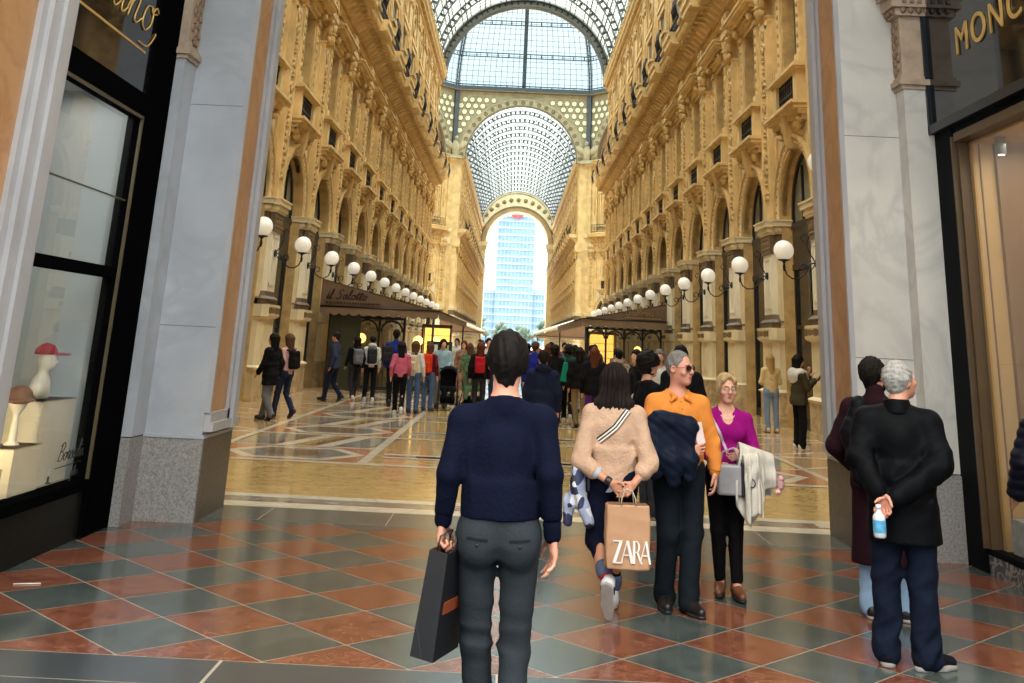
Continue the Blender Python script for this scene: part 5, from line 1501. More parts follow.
def ribbon(V, F, path, w, m, name, root, axis=1, sign=1, lift=.004, n=14, stripes=((-.5,.5,0),), side=(0,0,1)):
    """a strap laid on a garment: path points (x,z) seen along the y axis, sign=+1 looking towards +y"""
    tree = BVHTree.FromPolygons([tuple(v) for v in V],[tuple(f) for f in F])
    P_ = [Vector((p[0],p[1],0)) for p in path]; pts = []
    for i in range(len(P_)-1):
        for j in range(n): pts.append(P_[i].lerp(P_[i+1],j/n))
    pts.append(P_[-1])
    mb = MB(); cols = sorted({q for s in stripes for q in s[:2]}); rows = []
    for i,p in enumerate(pts):
        d = (pts[min(i+1,len(pts)-1)]-pts[max(i-1,0)]).normalized(); nn = Vector((-d.y,d.x,0))
        row = []
        for c in cols:
            q = p+nn*(c*w); hit = tree.ray_cast(Vector((q.x,-sign*2,q.y)),Vector((0,sign,0)))
            y = hit[0].y if hit[0] is not None else None
            row.append((q.x,y,q.y))
        rows.append(row)
    for ci in range(len(cols)):   # fill rays that missed
        last = None
        for r_ in rows+rows[::-1]:
            if r_[ci][1] is None: r_[ci] = (r_[ci][0],last if last is not None else 0,r_[ci][2])
            last = r_[ci][1]
    for a,b,mi in stripes:
        ia,ib = cols.index(a),cols.index(b)
        for i in range(len(rows)-1):
            qs = [rows[i][ia],rows[i][ib],rows[i+1][ib],rows[i+1][ia]]
            vs = [(x,y-sign*lift,z) for x,y,z in qs]+[(x,y+sign*.002,z) for x,y,z in qs]
            mb.add(vs,[(0,1,2,3),(0,4,5,1),(3,2,6,7),(1,5,6,2),(0,3,7,4)],mi)
    return mb.build(name,m,root)
def garment(sd, name, m, root, h, disp=None, fine=()):
    V,F = sd.mesh(h,fine,disp); return link(name,sd_mesh(name,V,F,m),root),V,F

sk_fair = skin('fair',(214,160,134)); sk_tan = skin('tan',(196,138,110)); sk_pink = skin('pink',(206,146,122)); sk_dark = skin('dark',(96,66,50))
HF = lambda z0,z1,fh=.0045: (2,z0,z1,fh)
# ------------------------------------------------------------------ A: man in the navy sweater, seen from behind
PA = person(-.02,4.95,0,1.745,'man in navy sweater and slate trousers walking away, black paper bag in left hand',
  dict(elL=(-.228,-.05,1.17),wrL=(-.246,.015,.975),elR=(.212,-.06,1.185),wrR=(.232,-.01,.94),kneeL=(-.08,.06,.50),ankL=(-.04,.12,.09),kneeR=(.085,.03,.50),ankR=(.08,-.10,.10),
       toeR=(.05,1,-.1),neck=(.0,-.015,1.48),head=(.005,.01,1.635),shL=(-.18,-.01,1.39),shR=(.172,-.01,1.405)))
JA = PA[0]
oA = dict(handL=dict(d=(-.03,.06,-1),t=(.25,1,0),c=1.25,tc=.5),handR=dict(d=(.05,.10,-1),t=(-.35,1,0),c=.42,spread=1.5))
rA = make_body(PA,oA,sk_pink,.011,(HF(.72,.98),HF(1.42,1.78,.006),(0,-.36,-.16,.0045),(0,.16,.34,.0045)))
navy = cloth('navy_knit',(17,25,54),.9,.1,.25,70)
tA,VA,FA = garment(top_sd(JA,oA,ease=.004,hem=1.0,sleeve=(.066,.052,.040),collar=-.012,cuffat=1.0),'sweater',navy,rA,.0075,folds(.006,24,3,[JA['elL'],JA['elR'],(0,0,1.05),(-.12,0,1.28),(.12,0,1.28)],.13,(1,1,.8),.12))
for S in 'LR':
    e,w = vv(*JA['el'+S]),vv(*JA['wr'+S]); u = nrm(w-e); b = SD(); b.rc(w-u*.045,w-u*.0,.040,.0385,.01); sd_obj(b,'cuff',navy,tA,.007)
b = SD(); b.ec((0,0,1.0),(0,0,1.045),(.166,.121),(.167,.122),.01); sd_obj(b,'hem_band',navy,tA,.008)
slate = cloth('slate_trousers',(66,74,82),.8,.1,.15,90)
trA,VT,FT = garment(trousers_sd(JA,oA,(.090,.066,.056),1.04,.07),'trousers',slate,rA,.0075,folds(.007,24,5,[JA['kneeL'],JA['kneeR'],(0,.0,.80)],.12,(.8,.8,1.1),.05))
welt = cloth('slate_welt',(40,46,54))
for q in (-1,1): 
    ribbon(VT,FT,[(q*.045,.925),(q*.135,.93)],.010,[welt],'back_pocket',trA,1,1,.003,8)
    tree = BVHTree.FromPolygons([tuple(v) for v in VT],[tuple(f) for f in FT]); hit = tree.ray_cast(Vector((q*.09,-2,.905)),Vector((0,1,0)))[0]
    b = MB(); b.sph((q*.09,hit.y-.002,.905),(.007,.004,.007),1,0); b.build('pocket_button',[mat('button_dark',(20,20,22),.4)],trA)
for S in 'LR': shoe(JA,S,rA,leather('black',(24,23,24)),dark_sole)
hair_short(JA,hairm('black',(22,18,17)),rA,.0055,.016,.024,-.07,0,0,3)
# the black carrier bag
t = empty('paper_bag',(-.268,4.96,.468),R(-20),'tall black paper carrier bag with an orange band held by man in navy','bag'); t.rotation_euler = (0,R(7),R(-20))
blackp = mat('paper_black',(22,23,27),.45,.1,6,.05,20)
b = MB(); w_,d_,h_ = .052,.135,.405
o_ = [(-w_,-d_),(w_,-d_),(w_,d_),(-w_,d_)]; ti = [(-w_*.8,-d_),(w_*.8,-d_),(w_*.8,d_),(-w_*.8,d_)]
vs = [(x,y,0) for x,y in o_]+[(x,y,h_) for x,y in ti]+[(x*.94,y*.97,h_) for x,y in ti]+[(x*.94,y*.97,.02) for x,y in o_]
fs = [(3,2,1,0)]+[(i,(i+1)%4,4+(i+1)%4,4+i) for i in range(4)]+[(4+i,4+(i+1)%4,8+(i+1)%4,8+i) for i in range(4)]
b.add(vs,fs,0); b.add(vs,[(8+i,8+(i+1)%4,12+(i+1)%4,12+i) for i in range(4)]+[(12,13,14,15)],1)
b.add([(-w_*.9,-d_-.001,.12),(0,-d_+.012,.12),(0,-d_-.001,.0),(-w_,-d_-.001,.0)],[(0,1,2,3)],0)
b.build('bag_body',[blackp,mat('paper_lining_brown',(92,52,30),.7)],t)
b = MB(); b.box(w_*.9,w_*.93+.004,-.10,.08,.17,.215,0); b.build('orange_band',[mat('bag_band',(128,58,28),.6)],t)
b = MB()
for s_ in (-1,1): b.tube([(s_*w_*.75,-.06,h_-.03),(s_*w_*.7,-.05,h_+.04),(s_*.012,-.012,h_+.062),(s_*.012,.02,h_+.062),(s_*w_*.7,.06,h_+.03),(s_*w_*.75,.07,h_-.03)],.004,6,0)
b.build('cord_handles',[blackp],t)

# ------------------------------------------------------------------ B: woman in the beige sweater
PB = person(.745,7.86,0,1.60,'woman in beige knit sweater and dark jeans walking away with hands clasped behind her',
  dict(elL=(-.262,-.10,1.05),wrL=(-.035,-.205,.92),elR=(.262,-.10,1.05),wrR=(.135,-.205,.92),shL=(-.17,-.01,1.385),shR=(.17,-.01,1.385),neck=(.0,-.0,1.46),head=(0,.035,1.63),
       hipL=(-.09,0,.93),kneeL=(-.125,.0,.50),ankL=(-.045,-.26,.235),toeL=(.12,.42,-1),kneeR=(.07,.12,.52),ankR=(.03,.26,.09),hpitch=R(-14)))
JB = PB[0]; oB = dict(fem=True,handL=dict(d=(.75,-.12,-.62),t=(.3,-.25,1),c=.75),handR=dict(d=(-.7,-.02,-.68),t=(-.2,.3,1),c=.7))
rB = make_body(PB,oB,sk_tan,.011,(HF(.78,.97),(0,-.08,.2,.0045),(1,-.30,-.15,.0045)))
beige_k = cloth('beige_knit',(204,170,144),.95,.12,.4,55,10)
tB,VB,FB = garment(top_sd(JB,oB,ease=.016,hem=.885,sleeve=(.070,.062,.058),cuffat=.40,shoulder=.085),'sweater',beige_k,rB,.0075,folds(.009,24,8,[JB['elL'],JB['elR'],(-.2,0,1.2),(.2,0,1.2),(0,-.1,.95)],.12,(1,1,.7),.12))
shirt = cloth('pale_blue_shirt',(186,202,222),.8,.06,.1,60)
b = top_sd(JB,oB,ease=.006,hem=.835,sleeve=(.05,.045,.04),cuffat=.1); b.cut((0,0,1),.93); b.cut((.35,0,-1),-.80-.05); garment(b,'shirt_tail',shirt,rB,.008,folds(.006,22,4))
for S in 'LR':
    e,w = vv(*JB['el'+S]),vv(*JB['wr'+S]); b = SD(); b.rc(e+(w-e)*.40,e+(w-e)*.49,.052,.050,.01); garment(b,'shirt_cuff',shirt,rB,.007)
djean = cloth('dark_jeans',(24,30,58),.85,.14,.2,90)
garment(trousers_sd(JB,oB,(.105,.074,.056),1.0,.30),'jeans',djean,rB,.0075,folds(.007,24,6,[JB['kneeL'],JB['kneeR'],(0,-.06,.85)],.13,(.8,.8,1.1),.1))
for S,f0 in (('L',.60),('R',.74)):
    k,a = vv(*JB['knee'+S]),vv(*JB['ank'+S]); b = SD(); b.rc(k+(a-k)*f0,k+(a-k)*(f0+.09),.060,.060,.01)
    garment(b,'rolled_cuff',cloth('jeans_cuff',(86,98,124)),rB,.007)
for S in 'RL':
    k,a = vv(*JB['knee'+S]),vv(*JB['ank'+S]); b = SD(); b.rc(k+(a-k)*.64,k+(a-k)*.98,.045,.041,.01)
    so_,_,_ = garment(b,'sock',cloth('black_sock',(26,24,30)),rB,.007)
b = SD(); k,a = vv(*JB['kneeL']),vv(*JB['ankL']); b.rc(k+(a-k)*.73,k+(a-k)*.78,.047,.047,.01); sd_obj(b,'sock_stripe',cloth('red_stripe',(170,40,40)),so_,.006)
for S in 'LR':
    o = shoe(JB,S,rB,cloth('sneaker_white',(214,216,222),.6),mat('sole_grey',(150,146,142),.7,.1,12),.015,h=.0065,sole_col_h=.028,nm='sneaker')
    a = vv(*JB['ank'+S]); tt = nrm(JB['toe'+S]); sd_ = nrm(np.cross(tt,(0,0,1))); uu = np.cross(sd_,tt)
    q = SD()
    for s_ in (-1,1): q.rc(a-uu*.045+sd_*.045*s_-tt*.03,a-uu*.03+sd_*.038*s_+tt*.06,.012,.006,.01)
    sd_obj(q,'side_stripe',cloth('sneaker_navy',(40,52,92)),o,.006)
# wavy bob
c = vv(*JB['head']); b = SD()
b.el(c+vv(0,-.02,.03),(.100,.115,.108),.02); b.ec(c+vv(0,-.055,-.20),c+vv(0,-.02,.03),(.135,.075),(.105,.10),.04)
for x_ in (-.12,-.05,.03,.11): b.rc(c+vv(x_,-.07,-.17),c+vv(x_*1.15+.01,-.08,-.245-.02*math.sin(x_*40)),.045,.014,.03)
b.el(c+vv(0,.115,-.05),(.075,.085,.11),.014,'s')
sd_obj(b,'hair',hairm('dark_brown',(34,25,23)),rB,.0065,(),strands(.0055,85,6,4,(0,c[1])))
stp = [mat('strap_black',(26,24,26),.7),mat('strap_white',(224,220,212),.7),mat('strap_brown',(112,84,66),.7)]
ribbon(VB,FB,[(.10,1.42),(.0,1.30),(-.125,1.195)],.052,stp,'bag_strap',rB,1,1,.006,8,((-.5,-.3,0),(-.3,-.1,1),(-.1,.1,0),(.1,.3,1),(.3,.5,2)))
b = SD(); w = vv(*JB['wrL']); e = vv(*JB['elL']); u = nrm(w-e); b.rc(w-u*.03,w-u*.015,.032,.032,.005); sd_obj(b,'bracelet',mat('bracelet_black',(24,22,24),.4),rB,.005)
# kraft bag
t = empty('paper_bag',(.815,7.575,.335),R(3),'brown kraft paper bag with white letters hanging from the hands of woman in beige','bag')
kraft = mat('kraft_paper',(184,142,108),.75,.08,5,.12,14,stretch=(1,1,.5))
b = SD(); b.bx((0,0,.20),(.145,.058,.20),.014,.01); b.cut((0,0,1),.392,.002)
garment(b,'bag_body',kraft,t,.008,folds(.006,16,9,None,aniso=(1,1,.8)))
b = MB(); b.box(-.13,.13,-.045,.045,.389,.394,0); b.build('bag_mouth',[mat('kraft_inside',(120,88,64),.8)],t)
b = MB()
for y_ in (-.05,.05): b.tube([(-.05,y_,.38),(-.045,y_,.43),(-.02,y_*.3,.475),(.0,y_*.3,.48),(.03,y_*.3,.47),(.045,y_,.43),(.05,y_,.38)],.004,6,0)
b.build('cord_handles',[mat('cord_pale',(190,176,156),.7)],t)
zl = mat('print_white',(232,230,226),.6)
b = MB()
def poly(b, pts, y=-.0655, d=.004): 
    n = len(pts); b.add([(x,y-d,z) for x,z in pts]+[(x,y,z) for x,z in pts],[tuple(range(n)),tuple(range(2*n-1,n-1,-1))]+[(i,(i+1)%n,n+(i+1)%n,n+i) for i in range(n)],0)
def zz(b, x, z0, h_, ch, w_):
    T = lambda u,v: (x+u*w_,z0+v*h_); H = .012
    if ch == 'Z':
        poly(b,[T(.02,1),T(1,1),T(1,.95),T(.02,.95)]); poly(b,[T(0,0),T(1.0,0),T(1.0,.05),T(0,.05)]); poly(b,[T(.68,.97),T(1.0,.97),T(.33,.03),T(0,.03)])
        poly(b,[T(.02,1),T(.07,1),T(.05,.78)]); poly(b,[T(1,0),T(.95,0),T(.98,.22)])
    if ch == 'A':
        poly(b,[T(.0,.0),T(.07,.0),T(.5,.92),T(.45,1.0)]); poly(b,[T(.42,1.0),T(.62,1.0),T(1.05,.0),T(.78,.0)]); poly(b,[T(.2,.34),T(.78,.34),T(.76,.39),T(.22,.39)])
    if ch == 'R':
        poly(b,[T(.1,0),T(.34,0),T(.34,1),T(.1,1)])
        for i in range(8):
            a0,a1 = PI/2-PI*i/8,PI/2-PI*(i+1)/8
            poly(b,[T(.45+.36*math.cos(a0),.74+.26*math.sin(a0)),T(.45+.36*math.cos(a1),.74+.26*math.sin(a1)),T(.45+.16*math.cos(a1),.74+.22*math.sin(a1)),T(.45+.16*math.cos(a0),.74+.22*math.sin(a0))])
        poly(b,[T(.34,1),T(.46,1),T(.46,.96),T(.34,.96)]); poly(b,[T(.34,.52),T(.46,.52),T(.46,.48),T(.34,.48)]); poly(b,[T(.46,.5),T(.66,.5),T(1.08,.0),T(.82,.0)])
zz(b,-.105,.045,.135,'Z',.066); zz(b,-.052,.045,.135,'A',.085); zz(b,.02,.045,.135,'R',.068); zz(b,.072,.045,.135,'A',.08)
b.v = [(min(x,.1475),y,z) for x,y,z in b.v]
b.build('lettering',[zl],t)
# scarf knotted at her hip
scm = bpy.data.materials.new('scarf_print'); scm.use_nodes = True; nt_ = scm.node_tree; pr_ = nt_.nodes['Principled BSDF']; vn = nt_.nodes.new('ShaderNodeTexVoronoi'); vn.inputs['Scale'].default_value = 16; cr_ = nt_.nodes.new('ShaderNodeValToRGB'); tc_ = nt_.nodes.new('ShaderNodeTexCoord')
cr_.color_ramp.interpolation = 'CONSTANT'; ee = cr_.color_ramp.elements; ee[0].color = rgb(40,46,78)+(1,); ee[1].position = .35; ee[1].color = rgb(150,160,186)+(1,); q_ = ee.new(.6); q_.color = rgb(206,208,214)+(1,); q_ = ee.new(.78); q_.color = rgb(30,32,50)+(1,)
nt_.links.new(tc_.outputs['Object'],vn.inputs['Vector']); nt_.links.new(vn.outputs['Color'],cr_.inputs[0]); nt_.links.new(cr_.outputs[0],pr_.inputs['Base Color']); pr_.inputs['Roughness'].default_value = .7
t = empty('scarf',(.50,7.80,.55),0,'blue and white patterned scarf knotted at the left hip of woman in beige','scarf')
b = SD(); b.chain([(.05,0,.42),(.0,-.03,.34),(-.02,-.03,.24)],[.03,.05,.045],.03); b.chain([(-.02,-.03,.25),(-.05,-.03,.14),(-.07,-.02,.02)],[.045,.04,.03],.03); b.chain([(-.01,-.04,.24),(.03,-.05,.12),(.08,-.05,.03)],[.045,.045,.035],.03); b.el((-.015,-.05,.27),(.05,.045,.05),.03)
garment(b,'scarf_cloth',scm,t,.008,folds(.014,26,12,None,aniso=(1,1,.3)))
t = empty('handbag',(.56,7.90,.74),R(12),'small dark crossbody bag under the patterned scarf','bag')
b = SD(); b.bx((0,0,.09),(.03,.09,.08),.02); garment(b,'bag_body',leather('darkblue',(30,32,52)),t,.009); b = MB(); b.tube([(0,-.07,.16),(.01,-.03,.30),(.03,0,.36)],.008,6,0); b.build('strap',[stp[0]],t)

# ------------------------------------------------------------------ C: man in the orange polo
PC = person(1.235,8.12,PI+.10,1.705,'man in orange polo shirt and sunglasses walking towards the entrance, looking sideways',
  dict(elL=(-.262,.0,1.11),wrL=(-.262,.05,.925),elR=(.255,.04,1.13),wrR=(.005,.265,1.075),kneeR=(.085,.04,.50),ankR=(.095,-.04,.085),kneeL=(-.085,.06,.50),ankL=(-.045,.10,.085),toeL=(-.32,1,0),toeR=(.10,1,0),
       hdir=R(40),head=(-.01,.03,1.635),neck=(0,-.01,1.475),shL=(-.175,-.01,1.385),shR=(.175,-.01,1.385)))
JC = PC[0]; oC = dict(girth=1.05,handL=dict(d=(-.02,.12,-1),t=(.35,1,0),c=.5),handR=dict(d=(-.9,.25,.12),t=(.1,.1,1),c=.9,tc=.6))
rC = make_body(PC,oC,sk_pink,.011,(HF(.74,.95),HF(1.05,1.2,.006),HF(1.48,1.78,.0042),(0,-.12,.12,.0045),(0,-.33,-.2,.0045)))
eyes(JC,rC,hairm('grey',(128,124,120)))
orange = cloth('orange_pique',(224,140,64),.85,.08,.15,90)
b = top_sd(JC,oC,ease=.008,hem=.93,sleeve=(.072,.058,.044),belly=.02); nk = vv(*JC['neck']); b.el(nk+vv(0,.085,.03),(.038,.07,.09),.02,'s')
tC,VC,FC = garment(b,'polo_shirt',orange,rC,.0075,folds(.007,22,13,[JC['elL'],JC['elR'],(-.15,.05,1.2),(.1,.1,1.0),(-.2,0,1.0)],.14,(1,1,.8),.12))
b = SD()
for s_ in (-1,1):
    b.rc(nk+vv(s_*.0,-.072,.02),nk+vv(s_*.078,-.005,-.01),.016,.017,.015); b.rc(nk+vv(s_*.078,-.005,-.01),nk+vv(s_*.045,.095,-.045),.017,.018,.015); b.rc(nk+vv(s_*.045,.095,-.045),nk+vv(s_*.08,.11,-.075),.019,.008,.015)
sd_obj(b,'collar',orange,tC,.007)
ribbon(VC,FC,[(0,1.43),(0,1.29)],.032,[orange],'placket',tC,1,-1,.005,8)
b = MB()
tree = BVHTree.FromPolygons([tuple(v) for v in VC],[tuple(f) for f in FC])
for z_ in (1.40,1.35,1.30):
    hit = tree.ray_cast(Vector((0,2,z_)),Vector((0,-1,0)))[0]; b.sph((0,(hit.y if hit else .13)+.006,z_),(.006,.003,.006),1,0)
b.build('buttons',[mat('button_horn',(120,70,30),.4)],tC)
b = SD()
for S in 'L':
    e,w = vv(*JC['el'+S]),vv(*JC['wr'+S]); b.rc(w-(w-e)*.16,w+(w-e)*.01,.041,.040,.01)
sd_obj(b,'cuff',orange,tC,.007)
garment(trousers_sd(JC,oC,(.104,.080,.070),1.0,.06),'trousers',cloth('ink_trousers',(34,44,54),.8,.1,.15,80),rC,.0075,folds(.009,20,15,[JC['kneeL'],JC['kneeR'],JC['ankL'],JC['ankR'],(0,.1,.85)],.14,(1,1,.75),.10))
for S in 'LR': shoe(JC,S,rC,leather('black',(24,23,24)),dark_sole,heel=1)
hair_short(JC,hairm('grey',(128,124,120)),rC,.0055,.003,.007,-.05,.05,0,6)
glasses(JC,rC,True)
t = empty('jacket',(1.16,7.86,.90),R(6),'dark navy quilted jacket draped over the right forearm of man in orange polo','jacket')
b = SD(); b.bx((0,0,.20),(.165,.055,.17),.05,.04); b.el((-.06,.0,.35),(.12,.06,.05),.05); b.el((.10,.02,.30),(.09,.06,.06),.05); b.chain([(-.15,.01,.28),(-.16,.01,.12),(-.13,.0,.0)],[.06,.06,.05],.04); b.chain([(.12,0,.10),(.12,0,-.02)],[.06,.045],.04); b.chain([(-.02,-.03,.08),(.0,-.02,-.05)],[.07,.05],.05)
def quilt(amp, n, fr):
    n = nrm(n)
    return lambda X,Y,Z: amp*(np.abs(np.sin((n[0]*X+n[1]*Y+n[2]*Z)*fr))*-1+.4)
dq = quilt(.0045,(.75,.1,1),60); fq = folds(.010,17,21,None,aniso=(1,1,.6))
garment(b,'jacket_cloth',cloth('navy_quilt',(30,42,68),.5,.12,.1,60),t,.0075,lambda X,Y,Z: dq(X,Y,Z)+fq(X,Y,Z))
b = MB(); b.box(-.006,.006,-.035,.035,-.07,.07,0)
o = b.build('phone',[mat('phone_white',(228,206,206),.3)],None,(1.345,7.87,1.165)); o.rotation_euler = (R(8),R(-8),R(-60)); tag(o,'pinkish white phone held upright by man in orange polo','phone')

# ------------------------------------------------------------------ D: woman in the magenta top
PD = person(1.685,8.62,PI-.02,1.565,'blonde woman in magenta top, glasses and black trousers walking beside man in orange',
  dict(elR=(.235,.0,1.12),wrR=(.10,.19,1.03),elL=(-.235,.02,1.12),wrL=(-.085,.235,1.12),kneeR=(.09,.04,.50),ankR=(.068,-.03,.095),kneeL=(-.05,.05,.50),ankL=(-.05,.10,.095),toeL=(-.08,1,0),toeR=(.25,1,0),
       shL=(-.165,-.01,1.38),shR=(.165,-.01,1.38),head=(0,.03,1.625),hpitch=R(-4),hdir=R(8)))
JD = PD[0]; oD = dict(fem=True,handR=dict(d=(-.62,.25,-.72),t=(-.55,.1,.8),c=.35,spread=1.4),handL=dict(d=(.82,.22,-.3),t=(.1,.25,1),c=.85,tc=.6))
rD = make_body(PD,oD,sk_fair,.011,(HF(.9,1.2),HF(1.46,1.78,.0042),(0,-.12,.12,.0045)))
eyes(JD,rD,hairm('ash_blonde',(196,166,122)))
mag = cloth('magenta_knit',(148,16,116),.8,.08,.15,90)
b = top_sd(JD,oD,ease=.004,hem=.93,sleeve=(.062,.050,.042),cuffat=.95,shoulder=.066); nk = vv(*JD['neck'])
b.el(nk+vv(0,.09,.0),(.088,.10,.055),.012,'s'); b.el(nk+vv(0,.12,-.07),(.055,.09,.07),.02,'s')
tD,VD,FD = garment(b,'top',mag,rD,.0072,folds(.006,24,23,[JD['elL'],JD['elR'],(-.12,.08,1.1),(.12,.08,1.1)],.12,(1,1,.8),.1))
garment(trousers_sd(JD,oD,(.098,.066,.048),1.0,.12),'trousers',cloth('black_denim',(24,22,26),.8,.1,.12,80),rD,.0075,folds(.006,26,24,[JD['kneeL'],JD['kneeR'],JD['ankL'],JD['ankR']],.12,(1,1,.75),.08))
for S in 'LR': shoe(JD,S,rD,leather('chestnut',(104,62,40)),dark_sole,.07,heel=1,wid=.92,h=.007,nm='ankle_boot')
c = vv(*JD['head']); Rm = head_frame(JD); T = lambda x,y,z: c+Rm@vv(x,y,z)
b = SD(); b.el(T(0,-.022,.036),(.082,.098,.094),.02,'u',Rm); b.el(T(0,-.10,-.02),(.05,.045,.05),.03,'u',Rm)
for s_ in (-1,1): b.chain([T(s_*.012,.070,.105),T(s_*.052,.068,.072),T(s_*.074,.040,.02),T(s_*.078,.022,-.05)],[.016,.017,.014,.009],.015)
b.el(T(0,.116,-.028),(.066,.085,.094),.010,'s',Rm)
sd_obj(b,'hair',hairm('ash_blonde',(196,166,122)),rD,.006,(),strands(.003,90,5,6,(c[0],c[1])))
glasses(JD,rD,False,mat('glasses_clear',(150,130,124),.2))
b = MB(); b.tube([(.055*math.cos(t)*1.25,.0+.085*math.sin(t)+.02,1.435-.055*max(0,math.sin(t))) for t in [2*PI*i/20 for i in range(20)]],.0025,5,0,False,True); b.build('necklace',[mat('pearl',(226,220,210),.3)],rD)
ribbon(VD,FD,[(.155,1.43),(.09,1.28),(.02,1.12)],.022,[mat('strap_lilac',(196,176,196),.6)],'bag_strap',rD,1,-1,.007,8)
b = SD(); w = vv(*JD['wrR']); u = nrm(w-vv(*JD['elR'])); b.rc(w-u*.025,w-u*.012,.030,.030,.004); sd_obj(b,'wristwatch',mat('watch_silver',(170,172,176),.3,metal=.6),rD,.005)
t = empty('handbag',(1.655,8.36,.71),R(-4),'grey shoulder bag with a black end held before woman in magenta','bag')
b = SD(); b.bx((0,0,.11),(.095,.045,.105),.015); garment(b,'bag_body',leather('grey',(146,144,146)),t,.008)
b = SD(); b.bx((.088,-.004,.115),(.014,.05,.118),.01); garment(b,'black_end',leather('black',(24,23,24)),t,.007)
b = MB(); b.tube([(-.08,0,.2),(-.05,.0,.3),(.03,.0,.33),(.08,0,.21)],.008,6,0); b.build('handle',[leather('grey',(146,144,146))],t)
t = empty('coat',(1.83,8.40,.56),0,'cream trench coat draped over the left forearm of woman in magenta','coat')
cg_ = cloth('cream_gabardine',(214,208,196),.75,.05,.08,50)
drape_sheet('coat_cloth',((-.10,-.01,.46),(.17,.10,.38)),lambda u: .34+.20*math.sin(PI*min(1,u*1.5))-.18*u,lambda u: .30-.06*u,cg_,t,.055,3,.026,5,flare=.06)
drape_sheet('coat_sleeve',((-.085,-.075,.40),(.03,-.075,.42)),lambda u: .40+.03*math.sin(6*u),lambda u: .02,cg_,t,.035,1,.02,9,20,28)
b = SD(); b.el((.195,-.05,.255),(.03,.03,.055),.02); b.el((.17,-.06,.19),(.02,.02,.02),.02); sd_obj(b,'pink_lining',mat('lining_pink',(196,150,148),.8,.85,38),t,.008)
b = MB(); b.tube([(-.03+.022*math.cos(q),-.125,.25+.028*math.sin(q)) for q in [2*PI*i/10 for i in range(10)]],.005,5,0,False,True); b.build('belt_buckle',[mat('buckle_dark',(40,34,30),.4)],t)

# ------------------------------------------------------------------ E: grey haired man in the black jacket
fE = -.32
def wl(f, v): return rotz(v,-f)
PE = person(2.43,6.96,fE,1.72,'grey haired man in long black jacket, hands behind his back, looking up to the right',
  dict(elL=(-.245,-.10,1.16),wrL=(-.135,-.235,.985),elR=(.238,-.10,1.15),wrR=(-.055,-.235,.95),kneeL=(-.12,.02,.50),ankL=(-.14,.02,.085),kneeR=(.085,.0,.50),ankR=(.085,.0,.085),
       toeL=(-.02,1,0),toeR=wl(fE,(1,.32,0)),hdir=R(-42),hpitch=R(16),head=(.03,.03,1.625),neck=(.0,-.01,1.475),shL=(-.182,-.01,1.385),shR=(.182,-.01,1.385)))
JE = PE[0]; oE = dict(girth=1.05,handL=dict(d=(.35,-.12,-.9),t=(.6,-.5,.3),c=.8),handR=dict(d=(-.72,-.05,-.62),t=(-.3,-.3,.8),c=.75))
rE = make_body(PE,oE,sk_pink,.011,(HF(.8,1.03),HF(1.46,1.78,.0045),(0,-.2,.06,.0045),(1,-.33,-.18,.0045)))
eyes(JE,rE,hairm('silver',(176,174,170)))
blkj = cloth('black_padded',(10,13,19),.62,.12,.12,40)
b = top_sd(JE,oE,ease=.030,hem=.69,sleeve=(.070,.062,.054),shoulder=.082,cuffat=.93,flare=.012)
tE,VE,FE = garment(b,'jacket',blkj,rE,.0078,folds(.011,20,33,[JE['elL'],JE['elR'],(-.18,-.1,1.25),(.18,-.1,1.25),(-.1,-.15,1.0),(.15,-.12,.95)],.14,(1,1,.7),.12))
b = SD(); nk = vv(*JE['neck'])
b.ec(nk+vv(0,-.012,-.05),nk+vv(0,-.004,.045),(.092,.092),(.078,.08),.02); b.ec(nk+vv(0,0,.0),nk+vv(0,.004,.08),(.062,.062),(.066,.068),.01,'s'); sd_obj(b,'collar',blkj,tE,.007)
garment(trousers_sd(JE,oE,(.105,.088,.080),1.0,.05),'trousers',cloth('navy_trousers',(30,42,68),.8,.1,.15,80),rE,.0078,folds(.012,20,35,[JE['kneeL'],JE['kneeR'],JE['ankL'],JE['ankR'],(-.14,.0,.2),(.08,0,.2)],.13,(.9,.9,1.0),.12))
for S in 'LR': shoe(JE,S,rE,cloth('dark_sneaker',(34,36,46),.7),mat('sole_pale_grey',(150,148,146),.7,.08,9),.01,wid=1.06,sole_col_h=.034,nm='sneaker')
hair_short(JE,hairm('silver',(176,174,170)),rE,.0055,.010,.010,-.075,.03,0,9)
t = empty('bottle',(2.195,6.70,.725),0,'small clear bottle with a blue label held behind the back of grey haired man','bottle')
b = MB(); b.lathe([(0,0),(.03,.002),(.036,.012),(.036,.11),(.03,.125),(.014,.14),(.014,.155),(0,.155)],(0,0,0),16,0); b.build('bottle_body',[mat('clear_plastic',(206,214,220),.12,.04,5)],t)
b = MB(); b.lathe([(.0365,.03),(.037,.035),(.037,.092),(.0365,.097)],(0,0,0),16,0); b.build('blue_label',[mat('label_blue',(84,160,204),.5,.3,30)],t)
b = MB(); b.lathe([(0,.155),(.016,.155),(.016,.178),(0,.18)],(0,0,0),12,0); b.build('cap',[mat('cap_white',(222,222,222),.5)],t)

